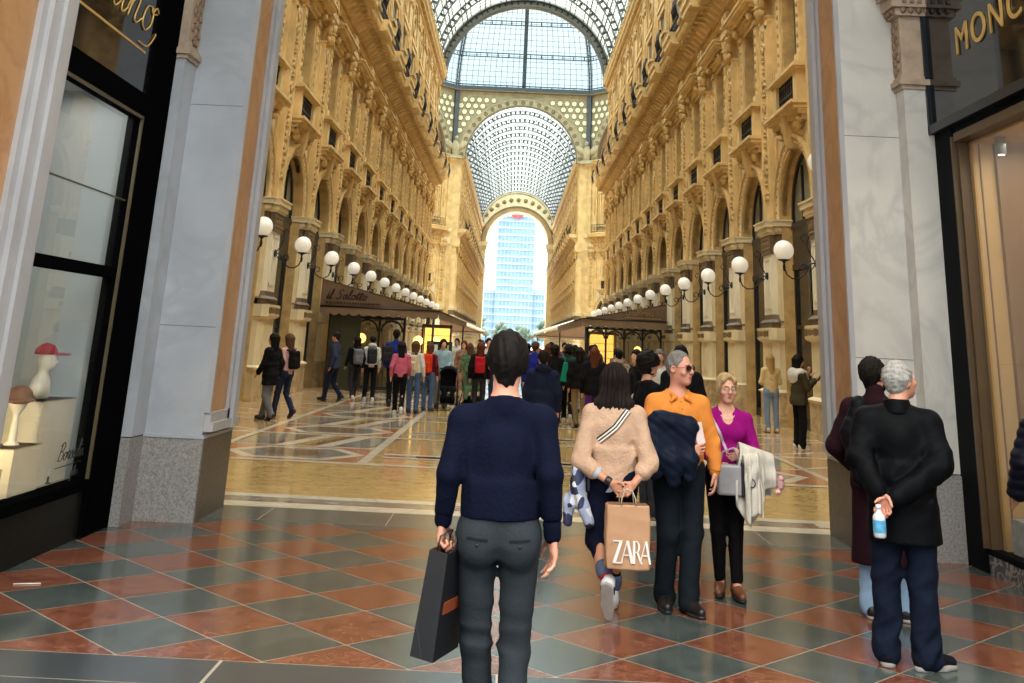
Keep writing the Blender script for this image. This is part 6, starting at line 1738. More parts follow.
# ------------------------------------------------------------------ F: bearded man in the burgundy coat
PF = person(2.68,8.12,-.35,1.72,'dark haired man in long burgundy coat and pale jeans standing behind grey haired man',
  dict(elL=(-.29,.0,1.12),wrL=(-.20,.16,1.0),elR=(.25,.0,1.15),wrR=(.20,.16,1.02),ankL=(-.10,.02,.085),ankR=(.13,.05,.085),kneeR=(.12,.03,.5),hdir=R(-40),hpitch=R(6)))
JF = PF[0]; oF = dict()
rF = make_body(PF,oF,sk_pink,.012,(HF(1.48,1.78,.006),))
eyes(JF,rF,hairm('black',(22,18,17)))
burg = cloth('burgundy_wool',(58,28,40),.9,.12,.2,70)
b = top_sd(JF,oF,ease=.024,hem=.9,sleeve=(.072,.062,.052),shoulder=.08,collar=.05); b.ec((0,0,.345),(0,0,1.05),(.225,.17),(.185,.14),.05); b.p.pop(-2)
b.cut((0,0,-1),-.355)
garment(b,'long_coat',burg,rF,.009,folds(.009,18,41,[JF['elL'],JF['elR'],(0,0,.6)],.2,(1,1,.4),.2))
garment(trousers_sd(JF,oF,(.095,.078,.080),1.0,.05),'jeans',cloth('pale_jeans',(142,172,204),.85,.12,.15,80),rF,.009,folds(.007,22,43,[JF['ankL'],JF['ankR']],.15))
for S in 'LR': shoe(JF,S,rF,leather('black',(24,23,24)),mat('sole_pale_grey',(150,148,146)))
hair_short(JF,hairm('black',(22,18,17)),rF,.006,.014,.018,-.07,0,0,11)
c = vv(*JF['head']); Rm = head_frame(JF); T = lambda x,y,z: c+Rm@vv(x,y,z)
b = SD(); b.el(T(0,.03,-.075),(.062,.062,.055),.03,'u',Rm); b.el(T(0,.10,-.035),(.04,.04,.04),.02,'s',Rm); sd_obj(b,'beard',hairm('black',(22,18,17)),rF,.006,(),folds(.003,110,2))
glasses(JF,rF,False,mat('glasses_black',(20,20,22),.3))
t = empty('jacket',(2.52,8.0,.84),R(-10),'black padded jacket bundled under the left arm of man in burgundy coat','jacket')
b = SD(); b.chain([(.0,.0,.56),(-.035,-.02,.36),(-.0,-.02,.08)],[.06,.095,.075],.06); b.chain([(.06,-.04,.46),(.06,-.05,.22),(.08,-.03,.05)],[.05,.075,.06],.05)
dq2 = quilt(.005,(.4,.1,1),46); garment(b,'jacket_cloth',cloth('black_quilt',(20,22,32),.5,.12,.1,60),t,.009,lambda X,Y,Z: dq2(X,Y,Z))

# ------------------------------------------------------------------ G: person at the right edge
PG = person(3.99,8.30,.5,1.60,'person in dark navy puffer coat cut off by the right edge of the photo',dict(elL=(-.27,.02,1.14),wrL=(-.24,.12,.93)))
JG = PG[0]; rG = make_body(PG,{},sk_fair,.014)
b = top_sd(JG,{},ease=.045,hem=.50,sleeve=(.085,.08,.066),shoulder=.09,collar=.06,flare=.01); dq3 = quilt(.012,(0,0,1),40)
garment(b,'puffer_coat',cloth('navy_puffer',(26,28,48),.45,.12,.1,60),rG,.009,lambda X,Y,Z: dq3(X,Y,Z)+fq(X,Y,Z)*.5)
garment(trousers_sd(JG,{},(.095,.072,.06),1.0,.06),'trousers',cloth('charcoal',(40,40,48)),rG,.012,folds(.006,22,2))
for S in 'LR': shoe(JG,S,rG,leather('black',(24,23,24)),dark_sole)
hair_short(JG,hairm('dark_brown',(34,25,23)),rG,.008)

# ------------------------------------------------------------------ the hat shop mannequin and hat
t = empty('mannequin_bust',(-3.93,9.24,1.092),R(-72),'ivory mannequin bust wearing a crimson cap in the hat shop window','mannequin')
b = SD(); b.el((0,0,.05),(.15,.085,.10),.05); b.rc((0,-.0,.1),(0,.01,.24),.05,.042,.05); b.el((0,.02,.315),(.062,.08,.085),.03); b.el((0,.045,.265),(.045,.05,.045),.03); b.rc((0,.09,.32),(0,.108,.29),.008,.011,.01)
for s_ in (-1,1): b.rc((0,0,.12),(s_*.13,-.01,.08),.05,.06,.05)
b.cut((0,0,-1),0.0); garment(b,'bust',skinw,t,.008)
t2 = empty('baseball_cap',(-3.93,9.24,1.092+.325),R(-72),'crimson baseball cap on the ivory mannequin bust','cap')
b = SD(); b.el((0,.005,.03),(.076,.094,.085),.02); b.cut((0,0,-1),-.025); o,_,_ = garment(b,'crown',capred,t2,.006)
b = SD(); b.el((0,.12,.028),(.062,.085,.012),.01); b.el((0,.02,.0),(.07,.08,.05),.01,'s'); garment(b,'peak',capred,t2,.005); b = MB(); b.sph((0,.0,.116),(.009,.009,.006),1,0); b.build('button',[capred],t2)
t = empty('hat_stand',(-3.79,8.57,.79),R(-70),'ivory hat stand glowing in warm light by the window pane','stand')
b = SD(); b.rc((0,0,.0),(0,0,.24),.035,.022,.02); b.el((0,0,.01),(.06,.06,.015),.02); b.el((0,0,.31),(.055,.065,.075),.03); garment(b,'stand_body',skinw,t,.007)
t = empty('hat',(-3.79,8.57,.79+.33),R(-70),'brown knitted hat with a brim on the ivory hat stand','hat')
b = SD(); b.el((0,0,.03),(.085,.095,.075),.02); b.el((0,.0,.0),(.115,.125,.016),.02); garment(b,'hat_body',hatbr,t,.007,folds(.003,90,3))
for i,(x_,y_,lab) in enumerate(((-3.72,8.06,'small black hook clip nearest the left edge behind the hat shop pane'),(-3.72,8.62,'small black hook clip in the middle behind the hat shop pane'))):
    t = empty('price_stand',(x_,y_,.452),0,lab,'price stand'); b = MB(); b.box(-.02,.02,-.02,.02,0,.008,0); b.box(-.006,.006,-.006,.006,.008,.06,0); b.box(-.004,.004,-.022,.022,.055,.10,0); b.build('holder',[frame],t)
t = empty('price_stand',(-3.72,9.2,.452),0,'small stand with a white card behind the hat shop pane','price stand'); b = MB(); b.box(-.02,.02,-.02,.02,0,.008,0); b.box(-.006,.006,-.006,.006,.008,.06,0); b.build('holder',[frame],t); b = MB(); b.box(.0,.006,-.025,.025,.055,.115,0); b.build('card',[zl],t)
# ================================================================== the crowd in the gallery
import zlib
def crowd(x, y, face, h_, label, top, bottom, hair, hlen=0, sk=None, pose='stand', coat=0, bag=None, skirt=0, shoe_c=None, group=None, detail=.018, wide=.070, extra=None, hood=None, sleeve=1.0):
    rn = random.Random(zlib.crc32(label.encode())); st = rn.uniform(.10,.17); fem = hlen > .14
    J = dict(DEF); a = rn.uniform(-.05,.05)
    if pose == 'walk':
        J.update(kneeL=(-.09,.11,.51),ankL=(-.08,.12+st*.5,.09),kneeR=(.09,.02,.50),ankR=(.08,-.22,.15),toeR=(0,1,-.8),toeL=(0,1,.15),elL=(-.23,-.10,1.15),wrL=(-.23,-.02,.92),elR=(.23,.02,1.14),wrR=(.22,.17,.96))
    elif pose == 'walk2':
        J.update(kneeR=(.09,.10,.51),ankR=(.08,.17,.09),kneeL=(-.09,.01,.50),ankL=(-.08,-.18,.12),toeL=(0,1,-.5),elR=(.23,-.10,1.15),wrR=(.23,-.04,.92),elL=(-.23,.02,1.14),wrL=(-.22,.15,.96))
    elif pose == 'front': # hands together in front
        J.update(elL=(-.23,.03,1.12),wrL=(-.08,.24,1.08),elR=(.23,.03,1.12),wrR=(.08,.24,1.10))
    elif pose == 'phone':
        J.update(elL=(-.20,.06,1.14),wrL=(-.07,.26,1.34),elR=(.21,.08,1.15),wrR=(.06,.31,1.28),hpitch=R(-12))
    elif pose == 'push':
        J.update(elL=(-.22,.05,1.13),wrL=(-.18,.28,1.02),elR=(.22,.05,1.13),wrR=(.18,.28,1.02))
    else: J.update(ankL=(-.10+a,.02,.085),ankR=(.11,-.02+a,.085))
    if extra: J.update(extra)
    J['hdir'] = J['hdir'] or rn.uniform(-.5,.5)*(0 if pose in ('phone',) else 1)
    o = dict(fem=fem,girth=.96 if fem else 1.02)
    P_ = (J,(x,y,face,h_/1.755),label,group)
    r_ = make_body(P_,o,sk or sk_fair,detail)
    f = folds(.006,20,rn.randint(0,99),None,base=.2)
    if coat: 
        b = top_sd(J,o,ease=.024,hem=coat,shoulder=.08,collar=.02,sleeve=(.070,.06,.05),flare=.012)
        b.el(vv(*J['pelvis'])+vv(0,-.01,-.05),(.195,.165,.16),.05); b.cut((0,0,-1),-coat,.006)
        if coat < .7: b.ec((0,0,coat),(0,0,1.02),(.205,.16),(.18,.135),.05)
    else: b = top_sd(J,o,ease=.010,hem=.90,cuffat=sleeve,collar=.0,flare=.006)
    garment(b,'coat' if coat and coat < .7 else ('jacket' if coat else 'top'),top,r_,detail*.75,f)
    if skirt:
        b = SD(); b.ec((0,0,skirt),(0,0,1.0),(.23,.20),(.15,.11),.03); garment(b,'skirt',bottom,r_,detail*.8,folds(.014,30,3,None,aniso=(1,1,.15)))
    else: garment(trousers_sd(J,o,(.098,wide,wide*.86),1.0,.07),'trousers',bottom,r_,detail*.75,folds(.006,22,5,[J['kneeL'],J['kneeR'],J['ankL'],J['ankR']],.14))
    for S in 'LR': shoe(J,S,r_,shoe_c or leather('black',(24,23,24)),white_sole if shoe_c is sneak else dark_sole,h=.014)
    if hood:
        b = SD(); nk = vv(*J['neck']); b.rc(nk+vv(-.07,-.02,.0),nk+vv(.07,-.02,.0),.06,.06,.04); b.el(nk+vv(0,-.07,.02),(.11,.06,.07),.04); garment(b,'hood',hood,r_,.014,folds(.008,50,2))
    if hlen > .14: hair_long(J,hair,r_,.012,hlen,.014,0,.06,rn.randint(0,9))
    elif hlen < 0: hair_short(J,hair,r_,.011,.055,.06,-.06,0,.012,4)
    elif hlen > 0.05: hair_long(J,hair,r_,.012,hlen,.012,0,.04,2,.08)
    else: hair_short(J,hair,r_,.012,.012,.016,-.075,0,0,3)
    if bag: backpack(x,y,face,h_/1.755,J,*bag)
    return r_,J
def backpack(x, y, face, s_, J, col, lab, scale=1.0, dx=0, z=1.20):
    c = Vector((dx,-.215,z-.2*scale)); w = Matrix.Rotation(face,3,'Z') @ (c*s_)
    t = empty('backpack',(x+w.x,y+w.y,w.z),face,lab,'backpack')
    b = SD(); b.bx((0,0,.2*scale),(.135*scale,.075*scale,.2*scale),.06*scale); b.bx((0,-.07*scale,.13*scale),(.10*scale,.04,.10*scale),.03)
    o,_,_ = garment(b,'pack_body',col,t,.014,folds(.005,20,2)); 
    b = MB(); b.tube([(-.02,.02,.39*scale),(-.02,-.0,.45*scale),(.02,.0,.45*scale),(.02,.02,.39*scale)],.008,5,0)
    b.build('grab_loop',[col],t)
    for q in (-1,1):
        b = MB(); b.tube([(q*.09*scale,.06,.36*scale),(q*.105,.10,.40*scale),(q*.115,.20,.395*scale),(q*.115,.31,.30),(q*.12,.335,.16),(q*.135,.25,.04)],.018,5,0); b.build('shoulder_strap',[col],t)
sneak = cloth('sneaker_offwhite',(216,214,208))
cblk = cloth('crowd_black',(24,24,27)); blk2 = cloth('crowd_charcoal',(46,46,52)); wht = cloth('crowd_white',(214,212,206)); grj = cloth('crowd_grey',(106,108,114)); bjean = cloth('crowd_blue_jeans',(74,98,136)); djn = cloth('crowd_dark_jeans',(36,46,72)); cnavy = cloth('crowd_navy',(30,36,58)); kh = cloth('crowd_khaki',(132,112,84)); roy = cloth('crowd_royal',(36,52,128)); grn = cloth('crowd_green',(34,74,58)); crm = cloth('crowd_cream',(214,190,140)); olive = cloth('crowd_olive',(70,64,50)); pinks = cloth('crowd_pink',(196,98,126)); redc = cloth('crowd_red',(176,36,48)); org = cloth('crowd_orange_red',(214,66,40)); purp = cloth('crowd_purple',(84,50,120)); teal = cloth('crowd_teal',(30,130,112)); floral = cloth('crowd_floral',(150,112,98),.9,.55,.1,60,14); lbl = cloth('crowd_pale_blue',(150,178,190)); camo = cloth('crowd_fur',(150,138,124),.95,.4,.4,30,20); suit = cloth('crowd_suit',(52,58,78)); brn = cloth('crowd_brown',(84,62,48)); mar = cloth('crowd_maroon',(104,34,46))
hb, hd, hbl, hr, hg = hairm('black',(22,18,17)), hairm('dark_brown',(34,25,23)), hairm('blonde',(196,156,98)), hairm('auburn',(96,52,34)), hairm('grey',(128,124,120))
hm = hairm('mid_brown',(98,70,48))
# --- right side, by the pilasters
crowd(6.05,25.6,.12,1.70,'blonde woman in cream top and blue jeans facing the right arcade pilaster',crm,cloth('crowd_light_jeans',(122,146,176)),hbl,.50,shoe_c=leather('beige',(206,176,140)),detail=.013,pose='front')
_,JJ = crowd(5.62,21.5,-1.35,1.72,'dark haired woman in olive jacket eating an ice cream and looking at her phone',olive,cblk,hb,.20,shoe_c=sneak,pose='phone',coat=.82,detail=.012,wide=.08,extra=dict(hdir=0.01))
t = empty('sweater',(5.62,21.5,1.40),-1.35,'white sweater tied over the shoulders of woman with ice cream','sweater')
b = SD(); b.rc((-.17,-.02,.0),(.17,-.02,.0),.075,.075,.04); b.el((0,-.12,-.06),(.19,.06,.15),.05); b.chain([(-.15,.06,.0),(-.07,.15,-.08),(-.02,.16,-.22)],[.055,.05,.035],.03); b.chain([(.15,.06,.0),(.06,.15,-.1)],[.055,.045],.03); b.el((0,0,.1),(.075,.08,.12),.02,'s')
garment(b,'sweater_cloth',wht,t,.012,folds(.008,24,4))
def held(x,y,f,s_,loc): w = Matrix.Rotation(f,3,'Z') @ (Vector(loc)*s_); return (x+w.x,y+w.y,w.z)
t = empty('phone',held(5.62,21.5,-1.35,.98,(.06,.42,1.33)),-1.35,'dark phone in the right hand of woman with ice cream','phone'); b = MB(); b.box(-.035,.035,-.005,.005,-.06,.08,0); b.build('phone_body',[mat('phone_dark',(26,26,30),.2)],t); t.rotation_euler = (R(-35),0,-1.35)
t = empty('ice_cream',held(5.62,21.5,-1.35,.98,(-.06,.27,1.41)),-1.35,'ice cream cone held to the mouth by woman in olive jacket','ice cream'); b = MB(); b.lathe([(.0,-.02),(.026,.08),(.0,.08)],(0,0,0),10,0); b.build('cone',[mat('wafer',(190,140,82),.7)],t); b = MB(); b.sph((0,0,.10),(.034,.034,.036),2,0); b.build('scoop',[mat('gelato',(222,160,136),.5)],t)
# --- left side
crowd(-4.86,22.3,1.15,1.66,'long dark haired woman in black jacket and grey trousers walking left beside blonde',cblk,grj,hb,.42,pose='walk2',coat=.70,detail=.013,wide=.078,extra=dict(hdir=.25))
crowd(-4.74,23.25,1.0,1.66,'blonde woman in pink and white top with black backpack walking left',cloth('crowd_blush',(216,170,168)),djn,hm,.34,pose='walk',detail=.013,bag=(cblk,'black backpack on the blonde woman in pink and white top',.95),sleeve=.75,extra=dict(hdir=.2))
crowd(-4.70,29.2,1.3,1.74,'man in blue grey suit striding left under the left awning',suit,cnavy,hd,0,pose='walk',coat=.84,sk=sk_tan)
crowd(-4.24,29.9,.5,1.66,'dark haired woman in black with grey backpack walking under the left awning',cblk,blk2,hb,.34,pose='walk2',bag=(grj,'light grey backpack on the dark haired woman in black',1.0),shoe_c=sneak)
crowd(-3.86,30.3,.2,1.70,'person in white hooded top with dark grey backpack under the left awning',wht,cblk,hd,0,pose='stand',bag=(blk2,'dark grey backpack on the person in white hooded top',1.0),hood=wht,shoe_c=sneak)
crowd(-3.02,28.5,.15,1.88,'tall man in royal blue jacket and black trousers with dark backpack',roy,cblk,hb,0,pose='walk2',coat=.86,sk=sk_dark,bag=(blk2,'dark backpack hanging left of the tall man in royal blue',1.05,-.2))
crowd(-2.56,25.6,.1,1.60,'girl in pink striped shirt and black trousers seen from behind',pinks,cblk,hd,.26,pose='walk',shoe_c=sneak)
crowd(-2.29,26.2,-.2,1.63,'person in white shirt and blue jeans with cream bag seen from behind',wht,bjean,hm,.24,pose='stand',bag=(cloth('crowd_canvas',(206,196,168)),'cream canvas backpack on the person in white shirt',.95))
crowd(-2.03,27.3,-.3,1.60,'person in maroon shirt with orange red backpack seen from behind',mar,bjean,hm,.22,pose='stand',bag=(org,'orange red backpack beside the cream canvas backpack',1.1))
crowd(-1.80,28.9,PI-.1,1.70,'woman in pale blue cardigan and black top pushing a dark stroller',lbl,grj,hd,.1,pose='push',wide=.09,detail=.015,extra=dict(hdir=.4))
crowd(-1.16,30.6,.2,1.62,'woman in green floral dress behind the stroller',cloth('crowd_green_floral',(96,120,90),.9,.5,.1,60,16),cloth('crowd_green_floral',(96,120,90)),hm,.2,skirt=.4)
crowd(-1.46,33.5,PI,1.68,'woman in brown floral dress facing the camera behind the stroller',floral,floral,hr,.3,skirt=.3)
crowd(-.76,27.0,.05,1.66,'long auburn haired woman in black jacket with red backpack seen from behind',cblk,blk2,hr,.46,pose='stand',coat=.85,bag=(redc,'crimson backpack on the auburn haired woman',.95))
crowd(-.66,31.5,PI,1.78,'man in white shirt and red scarf facing the camera behind red backpack',wht,djn,hd,0,pose='stand',hood=redc)
# --- middle, to the right of the man in navy
crowd(.46,15.6,.0,1.62,'person in dark navy hooded sweater close behind man in navy',cnavy,djn,hd,0,coat=.86,hood=cnavy)
crowd(.55,25.5,.0,1.74,'man in royal blue hooded jacket seen from behind in the crowd',cloth('crowd_cobalt',(34,44,140)),cblk,hm,0,coat=.84)
crowd(.98,24.8,.1,1.70,'dark haired person in black with green shoulder bag and red scarf seen from behind',cblk,djn,hb,.08,coat=.84)
t = empty('shoulder_bag',(1.22,24.5,.92),0,'teal green cloth bag hanging behind the person in black','bag'); b = SD(); b.ec((0,0,0),(0,0,.42),(.12,.05),(.045,.03),.04); garment(b,'bag_body',teal,t,.014); b = MB(); b.tube([(0,0,.4),(-.03,.05,.52),(-.1,.12,.62)],.012,5,0); b.build('strap',[teal],t)
t = empty('scarf',(.76,24.6,.86),0,'red scarf hanging beside the teal green bag','scarf'); b = SD(); b.chain([(0,0,.45),(.03,0,.2),(.02,0,.0)],[.05,.055,.06],.03); garment(b,'scarf_cloth',redc,t,.014,folds(.008,24,2))
crowd(1.34,25.6,-.1,1.72,'person in dark green jacket with black backpack seen from behind',grn,cblk,hd,.06,coat=.84,bag=(blk2,'black backpack on the person in dark green jacket',1.15),pose='walk',shoe_c=sneak)
crowd(1.72,29.4,.2,1.70,'person in black and white printed trousers in the crowd',blk2,cloth('crowd_print',(140,138,134),.9,.8,.1,60,24),hb,.2)
crowd(1.52,24.2,.0,1.66,'dark haired person in black jacket and khaki trousers seen from behind',cblk,kh,hd,.2,coat=.84)
crowd(1.66,21.8,-.05,1.68,'long auburn haired woman in black top and purple trousers seen from behind',cblk,purp,hr,.48,coat=.82,wide=.085)
crowd(2.20,22.5,-.1,1.66,'person with fur hooded jacket behind the woman in beige sweater',camo,cblk,hb,0,coat=.8,hood=camo)
crowd(2.12,18.5,PI*.6,1.68,'dark haired man in black jacket over white shirt left of curly haired person',cblk,djn,hd,0,coat=.84,hood=wht)
# curly haired person with the printed top
rK,JK = crowd(1.54,12.3,-1.15,1.64,'curly dark haired person in black top with white printed figures looking right',cblk,blk2,hb,-1,detail=.011,wide=.08,extra=dict(hdir=-.15))
b = MB()
for (u,z_,w_,h2) in ((-.09,1.26,.05,.06),(.03,1.28,.09,.03),(-.02,1.16,.07,.09),(.08,1.14,.05,.07),(-.06,1.03,.06,.10),(.05,1.0,.07,.10)): 
    b.tube([(u+w_*.5*math.cos(q),.165+.0*u,z_+h2*.5*math.sin(q)) for q in [2*PI*i/10 for i in range(10)]],.013,5,0,False,True)
b.build('white_print',[wht],rK)
b = MB()
for (yy,z_,w_,h2) in ((-.05,1.27,.05,.05),(.03,1.18,.06,.1),(-.04,1.05,.07,.1)): b.tube([(-.245+.02*abs(yy),yy+w_*.5*math.cos(q),z_+h2*.5*math.sin(q)) for q in [2*PI*i/10 for i in range(10)]],.014,5,0,False,True)
b.build('sleeve_print',[wht],rK)
crowd(2.05,13.2,.1,1.76,'person in black top standing behind man in orange polo, back turned',cblk,djn,hb,0,detail=.013,coat=.84)
crowd(2.64,19.5,PI-.3,1.70,'grey haired person in white top behind the curly haired person',wht,brn,hg,.06)
# --- further back, mostly heads over the others
far = [(-1.0,36,.2,1.70,'person in khaki jacket deep in the crowd behind the floral dresses',kh,djn,hd,.2),(-1.9,38,2.8,1.74,'person in white shirt facing the camera deep in the crowd behind the stroller',wht,djn,hb,0),(-.3,38,.0,1.66,'person in purple jacket deep in the crowd near the centre',purp,cblk,hm,.24),(1.05,31,.1,1.70,'person in cream jacket deep in the crowd right of centre',crm,cblk,hr,.24),(1.75,36,2.9,1.76,'person in maroon jacket facing the camera right of centre',mar,djn,hd,0),(.75,33,.0,1.70,'person in grey hooded top deep in the crowd right of centre',grj,djn,hbl,.2),(2.9,38,.1,1.75,'person in royal blue coat by the right cafe screen',roy,cblk,hb,0),(-2.7,40,.4,1.70,'person in pink top far under the left awning',pinks,djn,hb,.2),
 (-2.2,44,.2,1.72,'person in cream coat in the far crowd left of centre',crm,kh,hm,.2),(-1.2,41,2.9,1.74,'person in grey jacket facing the camera in the far crowd left of centre',grj,djn,hb,0),
 (-.2,46,.1,1.70,'person in maroon coat in the far crowd near the centre',mar,cblk,hd,.25),(.9,40,3.0,1.72,'person in olive parka facing the camera in the far crowd',olive,djn,hm,0),
 (1.3,36,.0,1.76,'person in charcoal coat in the far crowd right of centre',blk2,cblk,hb,0),(2.1,38,-.2,1.70,'person in pale blue jacket in the far crowd right of centre',lbl,bjean,hbl,.24),
 (2.6,34,.2,1.74,'person in brown coat in the far crowd by the right cafe screen',brn,cblk,hd,0),(3.1,32,2.8,1.68,'woman in floral blouse by the right cafe screen',floral,djn,hr,.3),
 (1.8,33,.1,1.72,'person in navy jacket deep in the crowd right of centre',cnavy,kh,hg,0),(.5,34,-.1,1.68,'person in pink jacket deep in the crowd near the centre',pinks,bjean,hb,.22),
 (2.0,27.2,.0,1.72,'bearded person in black parka beside the purple trousers',cblk,blk2,hb,0),(-3.2,47,.3,1.72,'person in dark green coat far under the left awning',grn,djn,hd,0),
 (.2,58,.0,1.72,'person in white jacket far away under the dome',wht,djn,hd,0),(1.5,62,3.1,1.72,'person in red jacket far away under the dome',redc,cblk,hb,.2),(-1.6,60,.1,1.72,'person in teal jacket far away under the dome',teal,cblk,hm,0),(3.4,27.5,.6,1.70,'person in charcoal top near the right cafe fence',blk2,cblk,hd,.2)]
for x,y,f,hh,lab,tp,bt,hr_,hl in far: crowd(x,y,f,hh,lab,tp,bt,hr_,hl,coat=.82 if hl == 0 else 0,detail=.022,group=None)
# --- strollers
def stroller(x, y, f, lab, col):
    t = empty('stroller',(x,y,0),f,lab,'stroller')
    dk = mat('stroller_metal',(40,40,42),.4,.1,5,metal=.4); fb = cloth('stroller_'+col,dict(black=(26,26,28),green=(88,112,84))[col])
    b = MB()
    for q in (-1,1):
        b.tube([(q*.24,-.32,.12),(q*.24,.05,.52),(q*.23,.40,.98)],.016,6,0); b.tube([(q*.24,.36,.14),(q*.24,.0,.58),(q*.23,-.2,.72)],.016,6,0)
    b.tube([(-.23,.40,.98),(.23,.40,.98)],.02,6,0); b.tube([(-.24,-.1,.34),(.24,-.1,.34)],.014,6,0); b.tube([(-.24,-.28,.16),(.24,-.28,.16)],.014,6,0); b.build('stroller_frame',[dk],t)
    b = SD(); b.bx((0,.02,.50),(.20,.20,.06),.04,.05); b.bx((0,.20,.72),(.20,.05,.24),.04,.05); b.rc((-.1,-.18,.48),(-.1,-.26,.30),.07,.06,.04); b.rc((.1,-.18,.48),(.1,-.26,.30),.07,.06,.04); garment(b,'seat',fb,t,.016)
    b = SD(); b.el((0,.16,.86),(.23,.24,.20),.03); b.el((0,-.04,.80),(.20,.24,.18),.02,'s'); b.cut((0,0,-1),-.84); garment(b,'hood',fb,t,.014)
    b = SD(); b.bx((0,.08,.24),(.19,.2,.08),.03,.03); garment(b,'basket',cloth('stroller_basket',(30,30,32)),t,.016)
    for q in (-1,1):
        for yy in (-.32,.36):
            b = MB(); b.tube([(q*.25,yy+.10*math.cos(a),.115+.10*math.sin(a)) for a in [2*PI*i/14 for i in range(14)]],.02,6,0,False,True); b.tube([(q*.25-.015,yy,.115),(q*.25+.015,yy,.115)],.05,8,0); b.build('wheel',[dk],t)
stroller(-1.56,27.95,.1,'black stroller pushed by woman in pale blue cardigan','black')
stroller(-.98,28.6,-.2,'green covered stroller beside the black stroller','green')
# ================================================================== outside, sky, camera
gp = MB(); gp.box(-400,400,YFE+3.2,YFE+900,-.4,-.01,0); gp.box(-60,60,-60,-8,-.4,-.01,0)
o = gp.build('street',[mat('piazza_paving',(196,196,194),.6,.08,.3,world=True)],None); tag(o,'pale paving of the square beyond the arch','paving',kind='structure')
def tower():
    Yt = 470.; s = 1.0
    t = empty('tower_block',(0,Yt,0),0,'tall office tower coloured pale blue for haze, framed by the far arch','tower')
    wall_ = mat('tower_wall_hazed',(134,158,174),.6,.05,.05,world=True); pane = mat('tower_glass_hazed',(108,138,164),.25,.18,.25,world=True); sill_ = mat('tower_spandrel_hazed',(156,174,186),.6,.05,.1,world=True)  # bluish distance haze is mixed into these three colours
    def blockf(nm, x0,x1,y0,y1,z0,z1,nx,fl_):
        b = MB(); b.box(x0,x1,y0,y1,z0,z1,0); o = b.build(nm,[wall_],t)
        sp = MB(); dx = (x1-x0)/nx
        nz = int((z1-z0)/fl_)
        for j in range(nz):
            w = MB()
            for i in range(nx):
                z = z0+j*fl_+.3
                w.box(x0+i*dx+.15*dx,x0+(i+1)*dx-.15*dx,y0-.15,y0+.1,z+fl_*.28,z+fl_*.86,0)
            w.build('window_row',[pane],o)
        for j in range(nz+1): sp.box(x0-.1,x1+.1,y0-.3,y0+.1,z0+j*fl_,z0+j*fl_+.35,0)
        sp.build('floor_band',[sill_],o)
        return o
    blockf('tower_shaft',-8.2,8.2,0,16,0,57.5,10,3.1)
    blockf('lower_wing',-13.2,-8.2,2,16,0,23,4,3.1); blockf('lower_wing',8.2,13.4,2,16,0,24,4,3.1)
    b = MB(); b.box(-6.5,6.5,1,15,57.5,59,0); b.build('roof_parapet',[wall_],t)
    sgn = MB(); sgn.lathe([(0,0),(2.6,0),(2.6,.5),(0,.5)],(0,0,0),24,0); sgn.v = [(v[0],-v[2],v[1]*.55) for v in sgn.v]; off(sgn,(0.2,-.3,55.6))
    so = sgn.build('roof_sign',[mat('sign_red',(206,70,80),.5)],t)
    b = MB(); b.box(-4.2,4.2,-.75,-.4,54.9,56.2,0); off(b,(.2,0,0)); b.build('sign_bar',[mat('sign_pale',(226,150,150),.5)],so)
tower()
# trees of the square
tre = mat('tree_leaves',(84,102,90),.8,.2,1.2)
rn = random.Random(4)
for i,(x,y,hh) in enumerate(((-9.5,300,7.0),(-3.5,310,6.2),(3.0,306,6.5),(9.0,300,7.4))):
    t = empty('tree',(x,y,0),0,['leafy street tree, leftmost of the four below the far tower','leafy street tree, second from the left below the far tower','leafy street tree, third from the left below the far tower','leafy street tree, rightmost of the four below the far tower'][i],'tree','trees below the tower')
    b = MB(); b.tube([(0,0,0),(.1,0,hh*.5)],[.25,.15],6,0); b.build('trunk',[brown],t)
    b = MB()
    for k in range(26): b.sph((rn.gauss(0,1.3),rn.gauss(0,1.3),hh*.62+rn.gauss(0,1.0)),(rn.uniform(.6,1.1),)*3,1,0)
    b.build('crown',[tre],t)

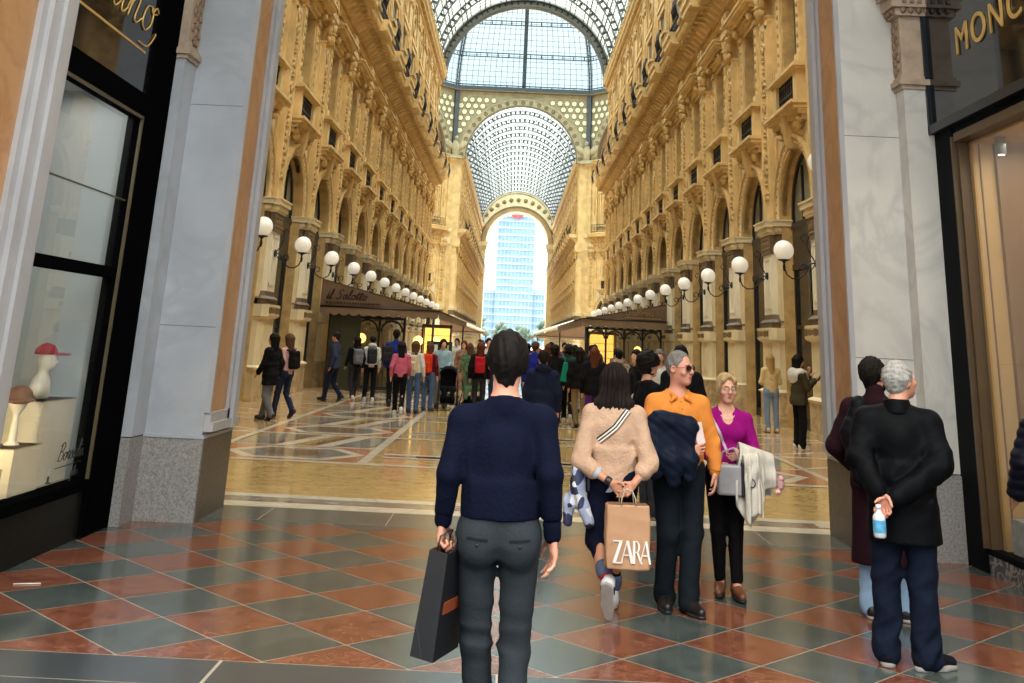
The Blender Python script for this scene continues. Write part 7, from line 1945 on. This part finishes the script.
w = bpy.data.worlds.new('sky'); SC.world = w; w.use_nodes = True
nt = w.node_tree; nt.nodes.clear()
N = nt.nodes.new; Lk = nt.links.new
out = N('ShaderNodeOutputWorld'); bg = N('ShaderNodeBackground'); tc = N('ShaderNodeTexCoord'); sp = N('ShaderNodeSeparateXYZ'); cr = N('ShaderNodeValToRGB')
Lk(tc.outputs['Generated'],sp.inputs[0]); Lk(sp.outputs['Z'],cr.inputs[0])
cr.color_ramp.interpolation = 'EASE'
e = cr.color_ramp.elements
e[0].position = 0; e[0].color = (.17,.185,.195,1)
e[1].position = 1; e[1].color = (1.36,1.29,1.16,1)
a = e.new(.30); a.color = (.15,.178,.195,1)
a = e.new(.55); a.color = (.85,.85,.80,1)
bg.inputs[1].default_value = 5.0
Lk(cr.outputs[0],bg.inputs[0]); Lk(bg.outputs[0],out.inputs[0])
SC.view_settings.view_transform = 'Standard'; SC.view_settings.look = 'None'; SC.view_settings.gamma = 1; SC.view_settings.use_curve_mapping = False
SC.view_settings.exposure = EXPO = .55
SC.cycles.max_bounces = 8; SC.cycles.transparent_max_bounces = 16; SC.cycles.diffuse_bounces = 5; SC.cycles.glossy_bounces = 4; SC.cycles.transmission_bounces = 4
SC.cycles.sample_clamp_indirect = 6; SC.cycles.caustics_reflective = False; SC.cycles.caustics_refractive = False

cam = bpy.data.cameras.new('camera'); co = bpy.data.objects.new('camera',cam); COL.objects.link(co)
pi_, ro_, ya_ = .304, R(2.7), R(-.8)
fw = Vector((math.sin(ya_)*math.cos(pi_), math.cos(ya_)*math.cos(pi_), math.sin(pi_)))
rt0 = fw.cross(Vector((0,0,1))).normalized(); up0 = rt0.cross(fw)
rt = rt0*math.cos(ro_)+up0*math.sin(ro_); up = -rt0*math.sin(ro_)+up0*math.cos(ro_)
co.matrix_world = Matrix(((rt.x,up.x,-fw.x,0),(rt.y,up.y,-fw.y,0),(rt.z,up.z,-fw.z,1.72),(0,0,0,1)))
cam.sensor_width = 36; cam.lens = 1040/1024*36; cam.shift_x = 0; cam.shift_y = -(341.5-15)/1024
cam.clip_end = 2000; cam.clip_start = .05
SC.camera = co

def area(nm, loc, rot, size, power, col=(1,1,1), sy=None):
    l = bpy.data.lights.new(nm,'AREA'); l.energy = power; l.size = size; l.color = col
    if sy: l.shape = 'RECTANGLE'; l.size_y = sy
    o = bpy.data.objects.new(nm,l); COL.objects.link(o); o.location = loc; o.rotation_euler = rot
    return o
area('hat_window_light',(-4.0,8.6,3.74),(0,0,0),.6,9,(1,.97,.93),1.6)
area('hat_window_spot',(-3.95,8.0,.95),(R(70),0,R(-10)),.08,3.0,(1,.78,.42))
area('right_window_light',(4.66,7.8,3.66),(0,0,0),.4,24,(1,.93,.8),3.4)
